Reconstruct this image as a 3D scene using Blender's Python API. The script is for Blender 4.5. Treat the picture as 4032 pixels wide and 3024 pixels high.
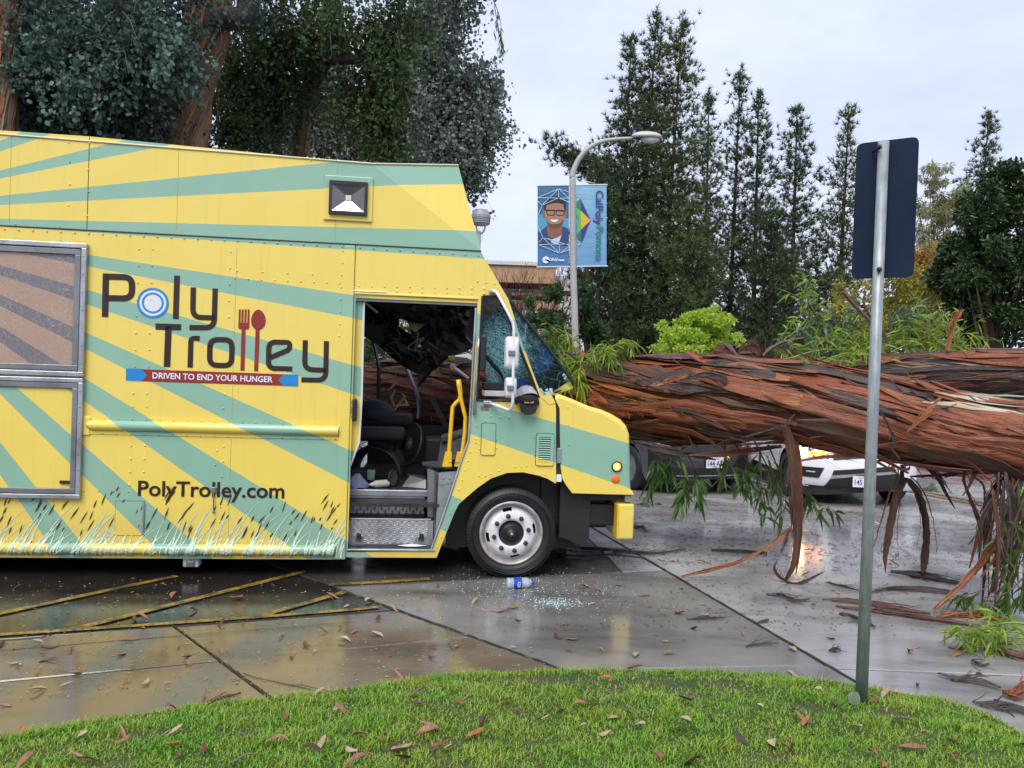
import bpy, bmesh, math, random
import numpy as np
from mathutils import Matrix, Vector

# ------------------------------------------------------------------ scene, camera, world, sun, exposure
for o in list(bpy.data.objects): bpy.data.objects.remove(o, do_unlink=True)
SC = bpy.context.scene
COL = SC.collection
random.seed(7)
RNG = np.random.default_rng(11)

F_PX = 2916.0; CX, CY = 2016.0, 1512.0            # focal length and centre of the 4032 x 3024 photograph
ROLL = math.radians(1.95); PITCH = math.radians(0.52); CAMH = 1.67

cam = bpy.data.cameras.new('camera'); cam.sensor_width = 36.0; cam.lens = 36.0 * F_PX / 4032.0
cam.clip_start = 0.05; cam.clip_end = 2000.0
cam_ob = bpy.data.objects.new('camera', cam); COL.objects.link(cam_ob)
cam_ob.matrix_world = Matrix.Translation((0, 0, CAMH)) @ Matrix.Rotation(math.radians(90) - PITCH, 4, 'X') @ Matrix.Rotation(ROLL, 4, 'Z')
SC.camera = cam_ob

SUN_EL, SUN_AZ = math.radians(52), math.radians(200)   # azimuth clockwise from +Y: behind the camera, a little to the left
world = bpy.data.worlds.new('World'); SC.world = world; world.use_nodes = True
wn, wl = world.node_tree.nodes, world.node_tree.links
wn.clear()
w_out = wn.new('ShaderNodeOutputWorld'); w_bg = wn.new('ShaderNodeBackground'); w_bg.inputs['Strength'].default_value = 0.1
w_sky = wn.new('ShaderNodeTexSky'); w_sky.sky_type = 'NISHITA'; w_sky.sun_disc = False
w_sky.sun_elevation = SUN_EL; w_sky.sun_rotation = SUN_AZ; w_sky.air_density = 1.0; w_sky.dust_density = 3.0
w_tc = wn.new('ShaderNodeTexCoord'); w_map = wn.new('ShaderNodeMapping'); w_map.inputs['Scale'].default_value = (1.0, 1.0, 2.2)
w_no = wn.new('ShaderNodeTexNoise'); w_no.inputs['Scale'].default_value = 2.1; w_no.inputs['Detail'].default_value = 5; w_no.inputs['Roughness'].default_value = 0.55
w_rp = wn.new('ShaderNodeValToRGB')
w_rp.color_ramp.elements[0].position = 0.34; w_rp.color_ramp.elements[0].color = (0.56, 0.62, 0.79, 1)
w_rp.color_ramp.elements[1].position = 0.66; w_rp.color_ramp.elements[1].color = (0.78, 0.82, 0.95, 1)
w_ml = wn.new('ShaderNodeMix'); w_ml.data_type = 'RGBA'; w_ml.blend_type = 'MULTIPLY'; w_ml.inputs[0].default_value = 1.0
w_ml.inputs[7].default_value = (6.9, 6.9, 7.05, 1)       # brightness of the cloud deck before the 0.1 strength
w_mx = wn.new('ShaderNodeMix'); w_mx.data_type = 'RGBA'; w_mx.inputs[0].default_value = 0.90
wl.new(w_tc.outputs['Generated'], w_map.inputs['Vector']); wl.new(w_map.outputs[0], w_no.inputs['Vector'])
wl.new(w_no.outputs['Fac'], w_rp.inputs['Fac']); wl.new(w_rp.outputs['Color'], w_ml.inputs[6])
wl.new(w_sky.outputs['Color'], w_mx.inputs[6]); wl.new(w_ml.outputs[2], w_mx.inputs[7])
wl.new(w_mx.outputs[2], w_bg.inputs['Color']); wl.new(w_bg.outputs[0], w_out.inputs['Surface'])

sun = bpy.data.lights.new('sun', 'SUN'); sun.energy = 1.5; sun.angle = math.radians(38); sun.color = (1.0, 0.97, 0.92)
sun_ob = bpy.data.objects.new('sun', sun); COL.objects.link(sun_ob)
_sd = Vector((math.sin(SUN_AZ) * math.cos(SUN_EL), math.cos(SUN_AZ) * math.cos(SUN_EL), math.sin(SUN_EL)))
sun_ob.rotation_euler = _sd.to_track_quat('Z', 'Y').to_euler(); sun_ob.location = _sd * 40

SC.view_settings.view_transform = 'Standard'; SC.view_settings.look = 'None'
SC.view_settings.gamma = 1.0; SC.view_settings.use_curve_mapping = False
SC.view_settings.exposure = 0.92
SC.render.engine = 'CYCLES'
SC.cycles.use_denoising = True
SC.cycles.max_bounces = 7; SC.cycles.diffuse_bounces = 3; SC.cycles.glossy_bounces = 3; SC.cycles.transmission_bounces = 5
SC.cycles.transparent_max_bounces = 12; SC.cycles.caustics_reflective = False; SC.cycles.caustics_refractive = False
SC.cycles.sample_clamp_indirect = 6.0
SC.render.film_transparent = False

# ------------------------------------------------------------------ measuring: photograph position -> point in the place
ZO = {'A': (0, 500, .6329), 'B': (1200, 500, .6329), 'C': (0, 1400, .6329), 'D': (1300, 1400, .6329), 'E': (2600, 1300, .66296),
      'F': (2000, 0, .9186), 'G': (0, 0, .9042), 'H': (1340, 1120, .27125), 'I': (1340, 1550, .40377), 'J': (1860, 1100, .36166),
      'K': (2100, 500, .36166), 'L': (2450, 1650, .27125), 'M': (3050, 1650, .31646), 'N': (3350, 1800, .5124), 'O': (0, 900, .69307),
      'P': (0, 1900, .6329), 'Q': (0, 2250, .6329), 'R': (1300, 2150, .6329), 'S': (2650, 2100, .62477), 'T': (2500, 1150, .69259),
      'U': (1850, 850, .3616), 'V': (350, 1050, .45208), 'W': (0, 0, .49729), 'X': (0, 0, 1.82278)}
CAM = np.array([0, 0, CAMH])
def ray(z, x, y):
    a, b, s = ZO[z]; dx = a + x * s - CX; dy = CY - (b + y * s)
    lx = dx * math.cos(ROLL) - dy * math.sin(ROLL); ly = dx * math.sin(ROLL) + dy * math.cos(ROLL)
    return np.array([lx, F_PX * math.cos(PITCH) + ly * math.sin(PITCH), -F_PX * math.sin(PITCH) + ly * math.cos(PITCH)]) / F_PX
def gnd(z, x, y, h=0.0):
    r = ray(z, x, y); return CAM + r * ((h - CAMH) / r[2])
def dep(z, x, y, Y):
    r = ray(z, x, y); return CAM + r * (Y / r[1])
TA = math.radians(6.5)                                   # the truck stands turned 6.5 degrees to the picture
TO = gnd('D', 1128, 1385); TU = np.array([math.cos(TA), math.sin(TA), 0]); TW = np.array([-math.sin(TA), math.cos(TA), 0])
def tp(z, x, y, w=0.0):
    """point on a plane parallel to the truck's side, w metres behind it, as (along, height) in the truck's own axes"""
    r = ray(z, x, y); t = (w - np.dot(CAM - TO, TW)) / np.dot(r, TW); p = CAM + r * t - TO
    return float(np.dot(p, TU)), float(p[2])
def t3(z, x, y, w=0.0):
    u, v = tp(z, x, y, w); return (u, w, v)

# ------------------------------------------------------------------ mesh helpers
class MB:
    def __init__(s): s.v = []; s.f = []
    def add(s, vs, fs):
        n = len(s.v); s.v += [tuple(map(float, p)) for p in vs]; s.f += [tuple(i + n for i in f) for f in fs]; return s
    def hexa(s, p):                                      # eight corners: bottom ring 0-3, top ring 4-7
        return s.add(p, [(0, 3, 2, 1), (4, 5, 6, 7), (0, 1, 5, 4), (1, 2, 6, 5), (2, 3, 7, 6), (3, 0, 4, 7)])
    def box(s, x0, x1, y0, y1, z0, z1):
        return s.hexa([(x0, y0, z0), (x1, y0, z0), (x1, y1, z0), (x0, y1, z0), (x0, y0, z1), (x1, y0, z1), (x1, y1, z1), (x0, y1, z1)])
    def bbox(s, x0, x1, y0, y1, z0, z1, b):              # box with chamfered edges on all sides
        xs = [(x0, x1), (x0 + b, x1 - b)]; ys = [(y0, y1), (y0 + b, y1 - b)]; zs = [(z0, z1), (z0 + b, z1 - b)]
        bm = bmesh.new()
        bmesh.ops.create_cube(bm, size=1)
        for q in bm.verts: q.co = Vector((x1 if q.co.x > 0 else x0, y1 if q.co.y > 0 else y0, z1 if q.co.z > 0 else z0))
        bmesh.ops.bevel(bm, geom=bm.edges[:], offset=b, segments=2, affect='EDGES', profile=0.5)
        return s.from_bm(bm)
    def from_bm(s, bm):
        bm.verts.ensure_lookup_table(); bm.verts.index_update()
        s.add([q.co for q in bm.verts], [[q.index for q in f.verts] for f in bm.faces]); bm.free(); return s
    def tube(s, path, rad, n=8, cap=True, flat=None):
        P = [np.array(p, float) for p in path]; m = len(P)
        R = rad if isinstance(rad, (list, tuple, np.ndarray)) else [rad] * m
        T = []
        for i in range(m):
            d = P[min(i + 1, m - 1)] - P[max(i - 1, 0)]; T.append(d / (np.linalg.norm(d) + 1e-9))
        a = np.array([0, 0, 1.]) if abs(T[0][2]) < .9 else np.array([1., 0, 0])
        nn = np.cross(T[0], a); nn /= np.linalg.norm(nn)
        vs, fs = [], []
        for i in range(m):
            nn = nn - T[i] * np.dot(nn, T[i]); nn /= np.linalg.norm(nn) + 1e-9
            bb = np.cross(T[i], nn)
            for k in range(n):
                t = 2 * math.pi * k / n
                vs.append(P[i] + (nn * math.cos(t) + bb * math.sin(t) * (flat or 1)) * R[i])
        for i in range(m - 1):
            for k in range(n):
                a0 = i * n + k; a1 = i * n + (k + 1) % n; fs.append((a0, a1, a1 + n, a0 + n))
        if cap: fs.append(tuple(range(n - 1, -1, -1))); fs.append(tuple((m - 1) * n + k for k in range(n)))
        return s.add(vs, fs)
    def cyl(s, p0, p1, r, n=16, r1=None):
        return s.tube([p0, p1], [r, r if r1 is None else r1], n)
    def lathe(s, prof, o, ax, n=32, closed=False):
        """profile of (radius, height along axis) turned about axis ax through o"""
        ax = np.array(ax, float); ax /= np.linalg.norm(ax); o = np.array(o, float)
        a = np.array([0, 0, 1.]) if abs(ax[2]) < .9 else np.array([1., 0, 0])
        e1 = np.cross(ax, a); e1 /= np.linalg.norm(e1); e2 = np.cross(ax, e1)
        vs, fs = [], []; m = len(prof)
        for r, h in prof:
            for k in range(n):
                t = 2 * math.pi * k / n; vs.append(o + ax * h + (e1 * math.cos(t) + e2 * math.sin(t)) * r)
        for i in range(m - 1 + (1 if closed else 0)):
            j = (i + 1) % m
            for k in range(n): fs.append((i * n + k, i * n + (k + 1) % n, j * n + (k + 1) % n, j * n + k))
        return s.add(vs, fs)
    def plate(s, outer, holes, y0, y1, mapf=None):
        """flat plate in (x, z) with holes, between depths y0 (front) and y1; mapf may bend it"""
        bm = bmesh.new(); loops = [outer] + list(holes); es = []; vl = []
        for lp in loops:
            vv = [bm.verts.new((p[0], y0, p[1])) for p in lp]; vl.append(vv)
            for i in range(len(vv)): es.append(bm.edges.new((vv[i], vv[(i + 1) % len(vv)])))
        bmesh.ops.triangle_fill(bm, use_beauty=True, use_dissolve=False, edges=es, normal=(0, -1, 0))
        bm.verts.ensure_lookup_table(); bm.verts.index_update()
        vs = [q.co.copy() for q in bm.verts]; fs = [[q.index for q in f.verts] for f in bm.faces]
        # orient the front towards -y
        out = []
        for f in fs:
            a, b, c = vs[f[0]], vs[f[1]], vs[f[2]]
            out.append(f if (b - a).cross(c - a).y < 0 else f[::-1])
        n = len(vs); back = [Vector((p.x, y1, p.z)) for p in vs]
        fs2 = out + [[i + n for i in f[::-1]] for f in out]
        cnt = {}
        for f in out:
            for i in range(len(f)): cnt[(f[i], f[(i + 1) % len(f)])] = 1
        for (a, b) in cnt:
            if (b, a) not in cnt: fs2.append([b, a, a + n, b + n])
        bm.free()
        vv = vs + back
        if mapf: vv = [mapf(p) for p in vv]
        return s.add(vv, fs2)
    def ribbon(s, path, width, nrm, thick=0.0):
        """flat stroke along a path, width in metres (number or list), lying across nrm"""
        P = [np.array(p, float) for p in path]; m = len(P); nrm = np.array(nrm, float)
        W = width if isinstance(width, (list, tuple, np.ndarray)) else [width] * m
        vs, fs = [], []
        for i in range(m):
            d0 = P[i] - P[i - 1] if i > 0 else P[1] - P[0]; d1 = P[i + 1] - P[i] if i < m - 1 else d0
            d0 = d0 / (np.linalg.norm(d0) + 1e-9); d1 = d1 / (np.linalg.norm(d1) + 1e-9)
            t = d0 + d1; t /= np.linalg.norm(t) + 1e-9
            sd = np.cross(nrm, t); sd /= np.linalg.norm(sd) + 1e-9
            c = max(.35, float(np.dot(t, d0)))
            vs += [P[i] + sd * W[i] / 2 / c, P[i] - sd * W[i] / 2 / c]
        for i in range(m - 1): fs.append((2 * i, 2 * i + 1, 2 * i + 3, 2 * i + 2))
        return s.add(vs, fs)
    def mesh(s, name):
        me = bpy.data.meshes.new(name); me.from_pydata(s.v, [], s.f); me.validate(); me.update(); return me
    def build(s, name, mat, parent=None, smooth=False, **kw):
        me = s.mesh(name)
        if smooth: me.polygons.foreach_set('use_smooth', [True] * len(me.polygons))
        return link(name, me, mat, parent, **kw)

def tag(o, label=None, cat=None, group=None, kind=None):
    if label: o['label'] = label
    if cat: o['category'] = cat
    if group: o['group'] = group
    if kind: o['kind'] = kind
    return o
def link(name, me, mat, parent=None, label=None, cat=None, group=None, kind=None, loc=None, rot=None, scale=None):
    if mat is not None and not me.materials: me.materials.append(mat)
    o = bpy.data.objects.new(name, me); COL.objects.link(o)
    if parent is not None: o.parent = parent
    if loc is not None: o.location = loc
    if rot is not None: o.rotation_euler = rot
    if scale is not None: o.scale = scale
    return tag(o, label, cat, group, kind)
def empty(name, loc=(0, 0, 0), rz=0.0, **kw):
    o = bpy.data.objects.new(name, None); o.empty_display_size = .1; COL.objects.link(o); o.location = loc; o.rotation_euler = (0, 0, rz)
    return tag(o, **kw)
def np_mesh(name, V, Fa, smooth=False):
    """mesh from numpy arrays: V (n,3); Fa (m,k) all faces with k corners"""
    V = np.ascontiguousarray(V, np.float32); Fa = np.ascontiguousarray(Fa, np.int32); m, k = Fa.shape
    me = bpy.data.meshes.new(name); me.vertices.add(len(V)); me.vertices.foreach_set('co', V.ravel())
    me.loops.add(m * k); me.loops.foreach_set('vertex_index', Fa.ravel())
    me.polygons.add(m); me.polygons.foreach_set('loop_start', np.arange(0, m * k, k, dtype=np.int32))
    try: me.polygons.foreach_set('loop_total', np.full(m, k, np.int32))
    except Exception: pass
    me.polygons.foreach_set('use_smooth', np.full(m, smooth))
    me.update(calc_edges=True); return me
def round_path(pts, r, n=6, closed=False):
    """polyline with rounded corners"""
    P = [np.array(p, float) for p in pts]; m = len(P); out = []
    for i in range(m):
        if not closed and i in (0, m - 1): out.append(P[i]); continue
        a = P[i - 1] - P[i]; b = P[(i + 1) % m] - P[i]; la, lb = np.linalg.norm(a), np.linalg.norm(b)
        rr = min(r, la * .49, lb * .49); p0 = P[i] + a / la * rr; p1 = P[i] + b / lb * rr
        for k in range(n + 1):
            t = k / n; out.append((1 - t) ** 2 * p0 + 2 * t * (1 - t) * P[i] + t * t * p1)
    return out
def smooth_path(pts, n=4):
    """Catmull-Rom through points"""
    P = [np.array(p, float) for p in pts]; P = [2 * P[0] - P[1]] + P + [2 * P[-1] - P[-2]]; out = []
    for i in range(1, len(P) - 2):
        for k in range(n):
            t = k / n; a, b, c, d = P[i - 1:i + 3]
            out.append(.5 * (2 * b + (c - a) * t + (2 * a - 5 * b + 4 * c - d) * t * t + (3 * b - a - 3 * c + d) * t ** 3))
    out.append(P[-2]); return out
def text_mesh2d(txt, bold=0.0):
    cu = bpy.data.curves.new('text', 'FONT'); cu.body = txt; cu.resolution_u = 3; cu.offset = bold; cu.fill_mode = 'FRONT'
    ob = bpy.data.objects.new('text', cu); COL.objects.link(ob)
    dg = bpy.context.evaluated_depsgraph_get(); me = ob.evaluated_get(dg).to_mesh()
    V = [tuple(v.co[:2]) for v in me.vertices]; Fs = [tuple(p.vertices) for p in me.polygons]
    ob.evaluated_get(dg).to_mesh_clear(); bpy.data.objects.remove(ob, do_unlink=True); bpy.data.curves.remove(cu)
    return np.array(V), Fs
def text_on(mb, txt, p0, px_, up, height, width, bold=0.0):
    """writes txt into mb from p0 along unit px_ with cap height and total width"""
    V, Fs = text_mesh2d(txt, bold); x0, x1 = V[:, 0].min(), V[:, 0].max()
    caps = text_mesh2d('H')[0]; hh = caps[:, 1].max()
    p0 = np.array(p0, float); px_ = np.array(px_, float); up = np.array(up, float)
    mb.add([p0 + px_ * ((a - x0) / (x1 - x0) * width) + up * (b / hh * height) for a, b in V], Fs); return mb

# ------------------------------------------------------------------ material helpers
class NT:
    def __init__(s, m):
        m.use_nodes = True; s.m = m; s.n = m.node_tree.nodes; s.l = m.node_tree.links; s.n.clear()
        s.out = s.n.new('ShaderNodeOutputMaterial')
    def new(s, t, **kw):
        q = s.n.new('ShaderNode' + t)
        for k, v in kw.items(): setattr(q, k, v)
        return q
    def put(s, sock, v):
        if hasattr(v, 'is_output'): s.l.new(v, sock)
        elif isinstance(v, (tuple, list)): sock.default_value = (*v, 1) if len(v) == 3 and sock.type == 'RGBA' else tuple(v)
        else: sock.default_value = v
    def math(s, op, a, b=0.0, clamp=False):
        q = s.new('Math', operation=op, use_clamp=clamp); s.put(q.inputs[0], a); s.put(q.inputs[1], b); return q.outputs[0]
    def mix(s, f, a, b, mode='MIX'):
        q = s.new('Mix', data_type='RGBA', blend_type=mode); s.put(q.inputs[0], f); s.put(q.inputs[6], a); s.put(q.inputs[7], b); return q.outputs[2]
    def noise(s, vec, scale, detail=4, rough=.55, dist=0):
        q = s.new('TexNoise'); q.inputs['Scale'].default_value = scale; q.inputs['Detail'].default_value = detail
        q.inputs['Roughness'].default_value = rough; q.inputs['Distortion'].default_value = dist
        if vec is not None: s.l.new(vec, q.inputs['Vector'])
        return q.outputs['Fac']
    def ramp(s, f, stops, interp='LINEAR'):
        q = s.new('ValToRGB'); cr = q.color_ramp; cr.interpolation = interp
        while len(cr.elements) < len(stops): cr.elements.new(0.5)
        for e, (p, c) in zip(cr.elements, stops): e.position = p
        for e, (p, c) in zip(cr.elements, stops): e.color = (*c, 1) if isinstance(c, (tuple, list)) else (c, c, c, 1)
        s.put(q.inputs[0], f); return q.outputs[0]
    def coord(s, kind='Object'): return s.new('TexCoord').outputs[kind]
    def mapping(s, vec, scale=(1, 1, 1), rot=(0, 0, 0), loc=(0, 0, 0)):
        q = s.new('Mapping'); q.inputs['Scale'].default_value = scale; q.inputs['Rotation'].default_value = rot; q.inputs['Location'].default_value = loc
        s.l.new(vec, q.inputs['Vector']); return q.outputs[0]
    def bump(s, h, strength=.3, dist=.01, nrm=None):
        q = s.new('Bump'); q.inputs['Strength'].default_value = strength; q.inputs['Distance'].default_value = dist; s.l.new(h, q.inputs['Height'])
        if nrm is not None: s.l.new(nrm, q.inputs['Normal'])
        return q.outputs[0]
    def bsdf(s, color, rough=.5, metal=0.0, normal=None, spec=.5, coat=0.0, alpha=None, trans=0.0, emis=None, estr=0.0, ior=None, coat_rough=.05):
        q = s.new('BsdfPrincipled'); s.put(q.inputs['Base Color'], color); s.put(q.inputs['Roughness'], rough); s.put(q.inputs['Metallic'], metal)
        s.put(q.inputs['Specular IOR Level'], spec); s.put(q.inputs['Coat Weight'], coat); q.inputs['Coat Roughness'].default_value = coat_rough
        if normal is not None: s.l.new(normal, q.inputs['Normal'])
        if alpha is not None: s.put(q.inputs['Alpha'], alpha)
        if trans: s.put(q.inputs['Transmission Weight'], trans)
        if ior: q.inputs['IOR'].default_value = ior
        if emis is not None: s.put(q.inputs['Emission Color'], emis); s.put(q.inputs['Emission Strength'], estr)
        return q.outputs[0]
    def done(s, sh): s.l.new(sh, s.out.inputs['Surface']); return s.m
MATS = {}
def simple(name, color, rough=.5, metal=0.0, var=.12, scale=6.0, bump=0.0, bscale=40.0, **kw):
    """plain painted / plastic / metal surface with mottling and a little relief"""
    if name in MATS: return MATS[name]
    t = NT(bpy.data.materials.new(name)); c = t.coord()
    n = t.noise(c, scale, 5)
    col = t.mix(t.ramp(n, [(.3, 0.0), (.7, 1.0)]), tuple(max(0, x * (1 - var)) for x in color), tuple(min(1, x * (1 + var)) for x in color))
    rr = t.math('MULTIPLY_ADD', n, .25 * rough); t.n[-1].inputs[2].default_value = rough * .88
    nm = t.bump(t.noise(c, bscale, 3), bump, .01) if bump else None
    MATS[name] = t.done(t.bsdf(col, rr, metal, nm, **kw)); return MATS[name]
def leaf_mat(name, c0, c1, rough=.5, transl=.25, spec=.4, kr=.62, kn=.7, ns=.9):
    """foliage: each leaf its own tint"""
    if name in MATS: return MATS[name]
    t = NT(bpy.data.materials.new(name)); g = t.new('NewGeometry'); r = g.outputs['Random Per Island']
    n = t.noise(t.coord(), ns, 3)
    f = t.math('ADD', t.math('MULTIPLY', r, kr), t.math('MULTIPLY', t.math('SUBTRACT', n, .3 if kn < 1 else .42), kn), True)
    col = t.mix(f, c0, c1)
    b = t.bsdf(col, rough, spec=spec)
    if transl:
        tr = t.new('BsdfTranslucent'); t.l.new(t.mix(.3, col, tuple(min(1, x * 1.5) for x in c1)), tr.inputs['Color'])
        mx = t.new('MixShader'); mx.inputs[0].default_value = transl; t.l.new(b, mx.inputs[1]); t.l.new(tr.outputs[0], mx.inputs[2]); b = mx.outputs[0]
    MATS[name] = t.done(b); return MATS[name]
# ------------------------------------------------------------------ ground, pavement, markings, lawn
def wet_concrete(name, c0, c1, r0=.10, r1=.42, stain=(.05, .045, .04), stain_amt=.7, spec=.6, bmp=.10):
    t = NT(bpy.data.materials.new(name)); c = t.new('NewGeometry').outputs['Position']
    big = t.noise(c, .55, 5, .6); mid = t.noise(c, 3.1, 5, .6); fine = t.noise(c, 60, 4, .7); grit = t.noise(c, 260, 2, .7)
    col = t.mix(t.ramp(mid, [(.3, 0.), (.7, 1.)]), c0, c1)
    col = t.mix(t.math('MULTIPLY', t.ramp(t.noise(t.mapping(c, (1, 3.2, 1), (0, 0, .3)), .9, 6, .65), [(.46, 0.), (.7, 1.)]), stain_amt), col, stain)
    col = t.mix(t.math('MULTIPLY', t.ramp(grit, [(.25, 1.), (.42, 0.)]), .55), col, tuple(x * .35 for x in c0))
    col = t.mix(t.math('MULTIPLY', t.ramp(grit, [(.62, 0.), (.75, 1.)]), .35), col, tuple(min(1, x * 2.2) for x in c1))
    wet = t.ramp(t.math('ADD', t.math('MULTIPLY', big, .75), t.math('MULTIPLY', mid, .3)), [(.44, r1), (.50, r0 * .6 + r1 * .4), (.545, r0 * 1.15), (.64, r0)])
    wf = t.ramp(t.math('ADD', t.math('MULTIPLY', big, .75), t.math('MULTIPLY', mid, .3)), [(.44, 0.), (.56, 1.)])
    col = t.mix(t.math('MULTIPLY', wf, .40), col, tuple(x * .42 for x in c0))
    hgt = t.math('ADD', t.math('MULTIPLY', fine, .5), grit)
    nm = t.bump(hgt, bmp, .0025)
    return t.done(t.bsdf(col, t.math('ADD', wet, t.math('MULTIPLY', t.math('SUBTRACT', fine, .5), .08)), 0, nm, spec=spec))
M_TAN = wet_concrete('wet_tan_concrete', (.165, .128, .088), (.235, .186, .132), .045, .24, spec=.8, bmp=.05)
M_GREY = wet_concrete('wet_grey_concrete', (.19, .178, .168), (.275, .26, .247), .06, .30, spec=.8, bmp=.06)
M_DARK = wet_concrete('wet_dark_pavement', (.018, .0145, .0125), (.036, .030, .026), .06, .26, spec=.6, bmp=.06)
M_ROAD = wet_concrete('wet_road', (.36, .352, .358), (.45, .44, .448), .09, .36, spec=1.0, bmp=.08)
M_PALE = wet_concrete('wet_pale_gutter', (.45, .435, .43), (.52, .505, .50), .10, .36, spec=.9, bmp=.08)
M_APR = wet_concrete('wet_light_apron', (.36, .352, .355), (.45, .44, .445), .08, .34, spec=1.0, bmp=.08)
M_USHADE = wet_concrete('truck_shade_concrete', (.05, .046, .043), (.085, .08, .075), .06, .28, spec=.7, bmp=.06)  # slab under the truck: the truck's shade is put into the dark colour
M_JOINT = simple('joint_dirt', (.022, .024, .014), .7, var=.5, scale=18)

ground = MB().add([(-300, -60, -.03), (300, -60, -.03), (300, 500, -.03), (-300, 500, -.03)], [(0, 1, 2, 3)]).build('ground', M_JOINT, kind='structure')

def split(polys, p, q, cond=None):
    p = np.array(p[:2]); q = np.array(q[:2]); n = np.array([-(q - p)[1], (q - p)[0]]); out = []
    for pl in polys:
        P = [np.array(a) for a in pl]; c = sum(P) / len(P)
        if cond and not cond(c): out.append(pl); continue
        d = [np.dot(a - p, n) for a in P]; A, B = [], []
        for i in range(len(P)):
            j = (i + 1) % len(P)
            (A if d[i] >= 0 else B).append(P[i])
            if d[i] * d[j] < 0:
                x = P[i] + (P[j] - P[i]) * (d[i] / (d[i] - d[j])); A.append(x); B.append(x)
        out += [x for x in (A, B) if len(x) > 2]
    return out
def side(p, q):
    p = np.array(p[:2]); q = np.array(q[:2]); n = np.array([-(q - p)[1], (q - p)[0]]); return lambda c: float(np.dot(np.array(c[:2]) - p, n))
def area(P): return .5 * sum(P[i][0] * P[(i + 1) % len(P)][1] - P[(i + 1) % len(P)][0] * P[i][1] for i in range(len(P)))
def inset(P, d):
    P = [np.array(a, float) for a in P]
    if area(P) < 0: P = P[::-1]
    out = []
    for i in range(len(P)):
        a, b, c = P[i - 1], P[i], P[(i + 1) % len(P)]
        e0 = (b - a) / (np.linalg.norm(b - a) + 1e-9); e1 = (c - b) / (np.linalg.norm(c - b) + 1e-9)
        n0 = np.array([-e0[1], e0[0]]); n1 = np.array([-e1[1], e1[0]]); m = n0 + n1; m /= np.linalg.norm(m) + 1e-9
        out.append(b + m * d / max(.3, np.dot(m, n0)))
    return out
J1 = (gnd('Q', 1075, 340), gnd('Q', 1735, 830)); J2 = (gnd('R', 0, 250), gnd('R', 1440, 770)); J3 = (gnd('S', 0, 265), gnd('S', 1130, 930))
H1 = (gnd('Q', 0, 690), gnd('Q', 1350, 560)); H2 = (gnd('Q', 0, 500), gnd('Q', 1850, 350)); YE = (gnd('Q', 0, 425), gnd('Q', 2212, 262))
H0 = (gnd('R', 1320, 190), gnd('R', 2060, 150)); H3 = (gnd('S', 0, 850), gnd('S', 900, 835)); G1 = (gnd('M', 350, 1150), gnd('N', 910, 915))
sJ2, sJ3, sYE, sG1, sJ1 = side(*J2), side(*J3), side(*YE), side(*G1), side(*J1)
L2, L3 = (lambda c: sJ2(c) < 0), (lambda c: sJ3(c) < 0)     # J2, J3 run away-left to near-right: below/left is negative
polys = [[(-11, 1.2), (13, 1.2), (13, 17), (-11, 17)]]
polys = split(polys, *J2)
polys = split(polys, *J3, cond=lambda c: sJ2(c) > 0)
leftz = lambda c: sJ2(c) < 0
rightz = lambda c: sJ2(c) > 0 and sJ3(c) > 0
midz = lambda c: sJ2(c) > 0 and sJ3(c) < 0
polys = split(polys, *YE, cond=leftz)
polys = split(polys, *J1, cond=lambda c: leftz(c) and sYE(c) < 0)
polys = split(polys, *H1, cond=lambda c: leftz(c) and sYE(c) < 0)
polys = split(polys, *H0, cond=midz)
polys = split(polys, gnd('D', 1500, 1150), gnd('D', 2212, 1110), cond=lambda c: midz(c) and c[1] > 7)
tu = lambda u, w: (TO + TU * u + TW * w)[:2]
polys = split(polys, tu(1.0, 0), tu(1.0, 2.3), cond=lambda c: midz(c) and c[1] > 6.1)  # cut at the truck's front, where the painted shade ends
polys = split(polys, *H3, cond=lambda c: midz(c) and c[1] < 6)
polys = split(polys, *G1, cond=rightz)
polys = split(polys, gnd('S', 1200, 860), gnd('S', 2212, 900), cond=lambda c: rightz(c) and sG1(c) < 0)
def shift(l, d):
    a, b = np.array(l[0][:2]), np.array(l[1][:2]); n = np.array([-(b - a)[1], (b - a)[0]]); n /= np.linalg.norm(n); return a + n * d, b + n * d
polys = split(polys, *shift(G1, .62), cond=lambda c: rightz(c) and sG1(c) > 0)
far = lambda c: rightz(c) and side(*shift(G1, .62))(c) > 0
polys = split(polys, gnd('N', 600, 600), gnd('N', 950, 565), cond=far)
polys = split(polys, gnd('N', 0, 545), gnd('N', 520, 670), cond=lambda c: far(c))
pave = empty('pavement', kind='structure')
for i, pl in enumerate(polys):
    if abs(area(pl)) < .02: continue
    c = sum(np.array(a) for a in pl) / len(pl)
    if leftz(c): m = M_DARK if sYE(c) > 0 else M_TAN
    elif midz(c): m = M_GREY if c[1] < 6.1 else (M_USHADE if float(np.dot(np.array([c[0], c[1], 0]) - TO, TU)) < 1.0 else M_APR)
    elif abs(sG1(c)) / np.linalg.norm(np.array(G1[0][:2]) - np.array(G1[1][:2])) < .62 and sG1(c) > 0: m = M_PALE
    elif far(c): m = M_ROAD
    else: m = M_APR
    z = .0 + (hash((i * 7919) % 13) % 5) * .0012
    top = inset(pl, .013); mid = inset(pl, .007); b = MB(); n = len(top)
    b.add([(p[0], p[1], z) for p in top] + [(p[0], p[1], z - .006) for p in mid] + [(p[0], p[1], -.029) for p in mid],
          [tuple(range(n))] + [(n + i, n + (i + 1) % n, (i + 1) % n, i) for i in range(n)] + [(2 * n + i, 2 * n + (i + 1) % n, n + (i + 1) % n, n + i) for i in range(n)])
    b.build('slab', m, pave)
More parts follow.
